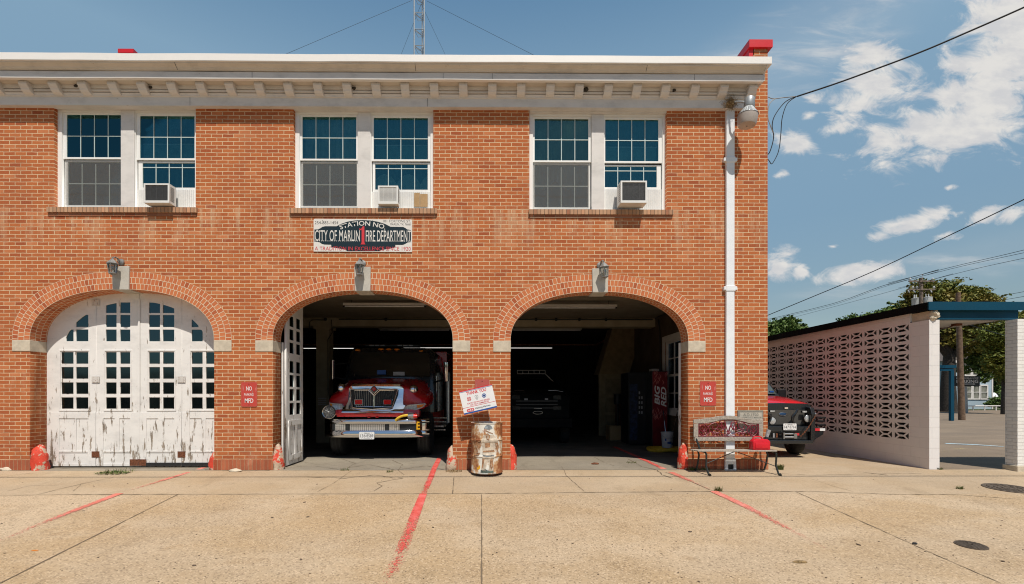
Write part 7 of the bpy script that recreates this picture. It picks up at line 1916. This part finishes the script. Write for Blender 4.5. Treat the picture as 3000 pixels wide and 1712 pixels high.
# pale blue house
YHs = 40
def siding():
    m, t, b = new_mat('pale_blue_siding'); uv = coords(t, 'UV'); s = N(t, 'ShaderNodeSeparateXYZ'); L(t, uv, s.inputs[0])
    f = math_n(t, 'FRACT', math_n(t, 'MULTIPLY', s.outputs[1], 6.5)); n = fbm(t, coords(t), 2, 6, .7, (1, 1, 3))
    c_ = mixc(t, mrange(t, n, .5, .7, 0, .6), (.36, .46, .54), (.52, .54, .54)); c_ = mixc(t, mrange(t, f, .0, .15, .55, 0), c_, (.12, .15, .18)); L(t, c_, b.inputs['Base Color']); bump(t, b, f, .4, .01); return m
M['siding'] = siding()
a, b = HQ(155, 1232, YHs), HQ(662, 700, YHs); hx0, hx1 = a.x, b.x; hz1 = b.z
hs_ = thing('weatherboard_house', ((hx0 + hx1) / 2, YHs, 0), 'pale blue weatherboard house seen beyond the parking lot', 'house')
wl = HQ(225, 0, YHs).x; mb = MB(); mb.box(hx0, hx1, YHs, YHs + 8, -.1, hz1); mb.build('wall', M['siding'], hs_)
xk = HQ(420, 0, YHs).x
mb = MB(); P = [(hx0 - .4, hz1), (hx1 + .5, hz1), (hx1 - 1.0, hz1 + 1.0), (xk - .3, hz1 + 1.9), (hx0 + 1, hz1 + 1.2)]; mb.prism(P, YHs - .4, YHs + 8); mb.build('roof', M['shingle'], hs_)
mb = MB(); mb.box(hx0 - .4, hx1 + .5, YHs - .42, YHs - .40, hz1 - .22, hz1 + .02); mb.box(hx1 - .12, hx1 + .02, YHs - .03, YHs, 0, hz1 - .2); mb.build('white_trim', M['trim'], hs_)
def hwin(a, b, t_, bo):
    q0, q1 = HQ(a, bo, YHs), HQ(b, t_, YHs); mb = MB(); mb.plate(rect(q0.x - .12, q1.x + .12, q0.z - .12, q1.z + .14), [rect(q0.x, q1.x, q0.z, (q0.z + q1.z) / 2 - .03), rect(q0.x, q1.x, (q0.z + q1.z) / 2 + .03, q1.z)], YHs - .08, YHs - .002); f = mb.build('window', M['trim'], hs_)
    mb = MB(); mb.box(q0.x, q1.x, YHs - .03, YHs - .02, q0.z, q1.z); mb.build('glass', simple('house_pane%d' % a, (.28, .28, .24), .15, 0, .35, 2), f)
for (a, b) in ((345, 408), (434, 498), (522, 590)): hwin(a, b, 990, 1132)
for (a, b) in ((345, 402), (430, 490)): hwin(a, b, 742, 862)
hwin(520, 560, 780, 850)
# lawn strip and low rail in front of the house
gz_a = HQ(0, 1262, 0)
mb = MB(); mb.box(20, 140, 37.4, 90, -.05, .02); struct(mb.build('lawn', simple('lawn_green', (.075, .095, .022), .95, 0, .3, .6)))
q0, q1 = HQ(40, 0, 36.5), HQ(1100, 0, 36.5); rl = thing('low_rail', ((q0.x + q1.x) / 2, 36.5, 0), 'low white pipe rail in front of the pale blue house', 'rail')
mb = MB(); mb.tube([(q0.x, 36.5, .42), (q1.x, 36.5, .42)], .06, 6); mb.build('rail_pipe', M['trim'], rl)
for x in lin(q0.x, q1.x, 9): mb = MB(); mb.tube([(x, 36.52, -.05), (x, 36.52, .38)], .05, 6); mb.build('rail_post', M['trim'], rl)
# something red parked deep right
q = HQ(740, 1118, 44); rc = thing('parked_car', (q.x, 44, 0), 'distant car with a red band half hidden by bushes right of the house', 'car')
mb = MB(); secs = [[(q.x - 1.0, y, .3), (q.x + 1.0, y, .3), (q.x + 1.0, y, z - .1), (q.x + .8, y, z), (q.x - .8, y, z), (q.x - 1.0, y, z - .1)] for y, z in ((44, .9), (44.8, 1.1), (45.3, 1.75), (47, 1.75), (48, 1.1))]; mb.loft(secs); mb.build('body', M['signwhite'], rc)
mb = MB(); mb.box(q.x - .95, q.x + .95, 43.95, 43.99, .95, 1.12); mb.build('red_band', M['signred'], rc)
mb = MB()
for s in (-.8, .8): mb.lathe([(.02, -.1), (.32, -.1), (.32, .1), (.02, .1)], (q.x + s, 44.6, .32), 16, mat=Matrix.Rotation(R(90), 4, 'Y'))
mb.build('wheel', M['rubber'], rc)

# ------------------------------------------------------------------ trees
def tree(name, px, py_base, Y, lobes, mat, lab, n=9000, leaf=.16, trunk_w=.35, cat='tree', lean=0.0, limbs=7, seed=1, trunk=True, grp=None):
    """lobes: (px, py, rx_px, ry_px, dy) ellipsoids of the crown at depth Y+dy"""
    r = random.Random(seed); b = at(px, PY, Y); t = thing(name, (b.x, Y, 0), lab, cat, grp); m2 = (Y + 9.24) / F
    LB = []
    for (lx_, ly_, rx, ry, dy) in lobes:
        c_ = at(lx_, ly_, Y + dy); LB.append((c_, rx * m2, rx * m2 * .9, ry * m2))
    tw = sum(l[1] * l[3] * l[2] for l in LB); mb = MB()
    for (c_, ra, rb_, rc_) in LB:
        k_ = int(n * (ra * rb_ * rc_) ** .8 / sum((l[1] * l[3] * l[2]) ** .8 for l in LB))
        # clumps on the lobe's shell, so light gets between them
        nc_ = max(12, k_ // 26)
        for j in range(nc_):
            d = Vector((r.gauss(0, 1), r.gauss(0, 1), r.gauss(0, 1))).normalized(); rad = r.uniform(.55, 1.0) * (1 + .28 * mnoise.noise(d * 2.2 + c_ * .3))
            cc = c_ + Vector((d.x * ra, d.y * rb_, d.z * rc_)) * rad; cs_ = r.uniform(.25, .55) * min(ra, rc_) * .42
            for i in range(26):
                pnt = cc + Vector((r.gauss(0, cs_), r.gauss(0, cs_), r.gauss(0, cs_ * .6))); s = leaf * r.uniform(.6, 1.3)
                u = Vector((r.uniform(-1, 1), r.uniform(-1, 1), r.uniform(-.6, .6))).normalized() * s; v = u.cross(Vector((r.uniform(-1, 1), r.uniform(-1, 1), r.uniform(.2, 1)))).normalized() * s * .55
                mb.face([pnt - u, pnt - v, pnt + u, pnt + v])
    mb.build('crown', mat, t, norm=False, uv=False)
    if trunk:
        mb = MB(); zt__ = min(l[0].z for l in LB); top = Vector((LB[0][0].x, LB[0][0].y, LB[0][0].z)); P = [Vector((b.x, Y, -.1)), Vector((b.x + lean * .3, Y, zt__ * .4 + .5)), Vector((b.x + lean, Y, max(2.0, zt__ * .8))).lerp(top, .15)]
        mb.tube(P, [trunk_w * 1.25, trunk_w, trunk_w * .8], 12); tr_ = mb.build('trunk', M['bark'], t, smooth=True)
        for j in range(limbs):
            l = LB[j % len(LB)]; e_ = l[0] + Vector((r.uniform(-.5, .5) * l[1], r.uniform(-.5, .5) * l[2], r.uniform(-.3, .5) * l[3])); mid_ = P[2].lerp(e_, .5) + Vector((0, 0, -.1 * (e_ - P[2]).length)) + Vector((r.uniform(-.3, .3), r.uniform(-.3, .3), 0))
            mb = MB(); mb.tube([P[2] - Vector((0, 0, .2)), P[2].lerp(mid_, .5), mid_, e_], [trunk_w * .6, trunk_w * .42, trunk_w * .28, trunk_w * .08], 8); mb.build('limb', M['bark'], tr_, smooth=True)
    return t
tree('oak_tree', 2778, 1195, 33, [(2800, 905, 70, 55, 0), (2715, 905, 62, 55, 1), (2880, 915, 62, 45, -1), (2770, 860, 55, 40, 1), (2700, 860, 45, 38, 0), (2840, 880, 55, 40, 0), (2905, 900, 38, 34, 0), (2660, 880, 22, 26, 0), (2790, 985, 60, 40, 0), (2860, 990, 50, 42, 1), (2830, 1020, 42, 30, 2), (2900, 1035, 45, 35, 2), (2750, 960, 50, 45, 2)], M['leaf'],
     'large spreading oak tree towering behind the blue canopy roof', 42000, .14, .52, limbs=9, seed=2, grp='trees beyond the parking lot')
tree('yellow_tree', 2945, 1190, 27, [(2930, 985, 45, 40, 0), (2960, 1030, 45, 45, 0), (2920, 1060, 32, 35, 0), (2990, 960, 40, 50, 0), (2955, 1100, 30, 35, 0)], M['leafy'], 'yellow green leafy tree at the right behind the parking lot', 17000, .11, .22, limbs=5, seed=3, grp='trees beyond the parking lot')
tree('shade_tree', 2770, 1190, 46, [(2770, 1040, 60, 60, 0), (2770, 1130, 45, 45, 3), (2930, 1090, 60, 60, 5), (2900, 1030, 60, 45, 5), (2950, 1150, 45, 35, 4), (2920, 1172, 45, 25, 3)], M['leafd'], 'dark shady tree around the pale blue house', 20000, .2, .4, limbs=5, seed=4, grp='trees beyond the parking lot')
tree('hanging_tree', 2860, 1190, 35, [(2870, 1055, 42, 18, 0), (2890, 1085, 26, 24, 0), (2835, 1085, 26, 14, 0), (2880, 1110, 20, 14, 0)], M['leafd'], 'low leafy branches hanging over the front of the blue house', 7000, .10, .1, limbs=4, seed=9, trunk=False, grp='trees beyond the parking lot')
tree('street_tree', 2290, 1190, 55, [(2290, 975, 50, 40, 0), (2340, 985, 45, 32, 0), (2250, 985, 50, 35, 0), (2390, 985, 35, 22, 0), (2310, 950, 28, 22, 0), (2410, 990, 22, 16, 0)], M['leafd'], 'dense green tree behind the far end of the screen wall', 15000, .22, .4, limbs=5, seed=5, grp='trees beyond the parking lot')
tree('far_tree', 2540, 1190, 50, [(2520, 950, 60, 30, 0), (2600, 930, 45, 30, 0), (2620, 895, 20, 15, 0), (2660, 930, 45, 35, 0), (2590, 915, 14, 10, 0), (2480, 965, 40, 20, 0)], M['leafd'], 'green tree top peeping over the black edge of the flat roof', 12000, .18, .35, limbs=5, seed=6, grp='trees beyond the parking lot')
tree('garden_bush', 2935, 1195, 38.5, [(2925, 1178, 26, 16, 0), (2950, 1170, 20, 18, 0), (2900, 1185, 14, 8, 0)], M['leafd'], 'low dark bush at the right corner of the blue house', 4500, .09, .05, limbs=2, seed=7, cat='bush', trunk=False)
# far wooded skyline
mb = MB(); r = random.Random(12)
for i in range(9000):
    x = r.uniform(-20, 190); h_ = 5 + 3 * mnoise.noise(Vector((x * .07, 0, 0))) + 1.5 * mnoise.noise(Vector((x * .3, 2, 0))); p = Vector((x, 95 + r.uniform(-5, 5), r.uniform(0, h_))); s = r.uniform(.3, .8)
    u = Vector((r.uniform(-1, 1), r.uniform(-1, 1), r.uniform(-.6, .6))).normalized() * s; v = u.cross(Vector((r.uniform(-1, 1), r.uniform(-1, 1), 1))).normalized() * s * .6; mb.face([p - u, p - v, p + u, p + v])
tag(mb.build('far_treeline', M['leafd'], norm=False, uv=False), 'distant wooded skyline far behind the buildings', 'treeline', kind='stuff')

# unseen shop row added behind the camera for reflections and less fill light
ob = thing('added_shop_row', (0, -34, 0), 'unseen tan shop row added behind the camera to reflect in glass and chrome', 'building')
mb = MB(); mb.box(-45, 14, -44, -34, -1.2, 3.4); mb.build('wall', simple('tan_render', (.55, .45, .34), .9), ob)
mb = MB(); mb.box(-45.3, 14.3, -33.98, -33.6, 3.2, 3.6); mb.build('parapet', M['trim'], ob)
for i in range(9):
    x = -42 + i * 6.2; mb = MB(); mb.box(x, x + 3.6, -33.99, -33.9, -.2, 2.2); mb.build('shop_window', M['ink'], ob, bevel=.01)
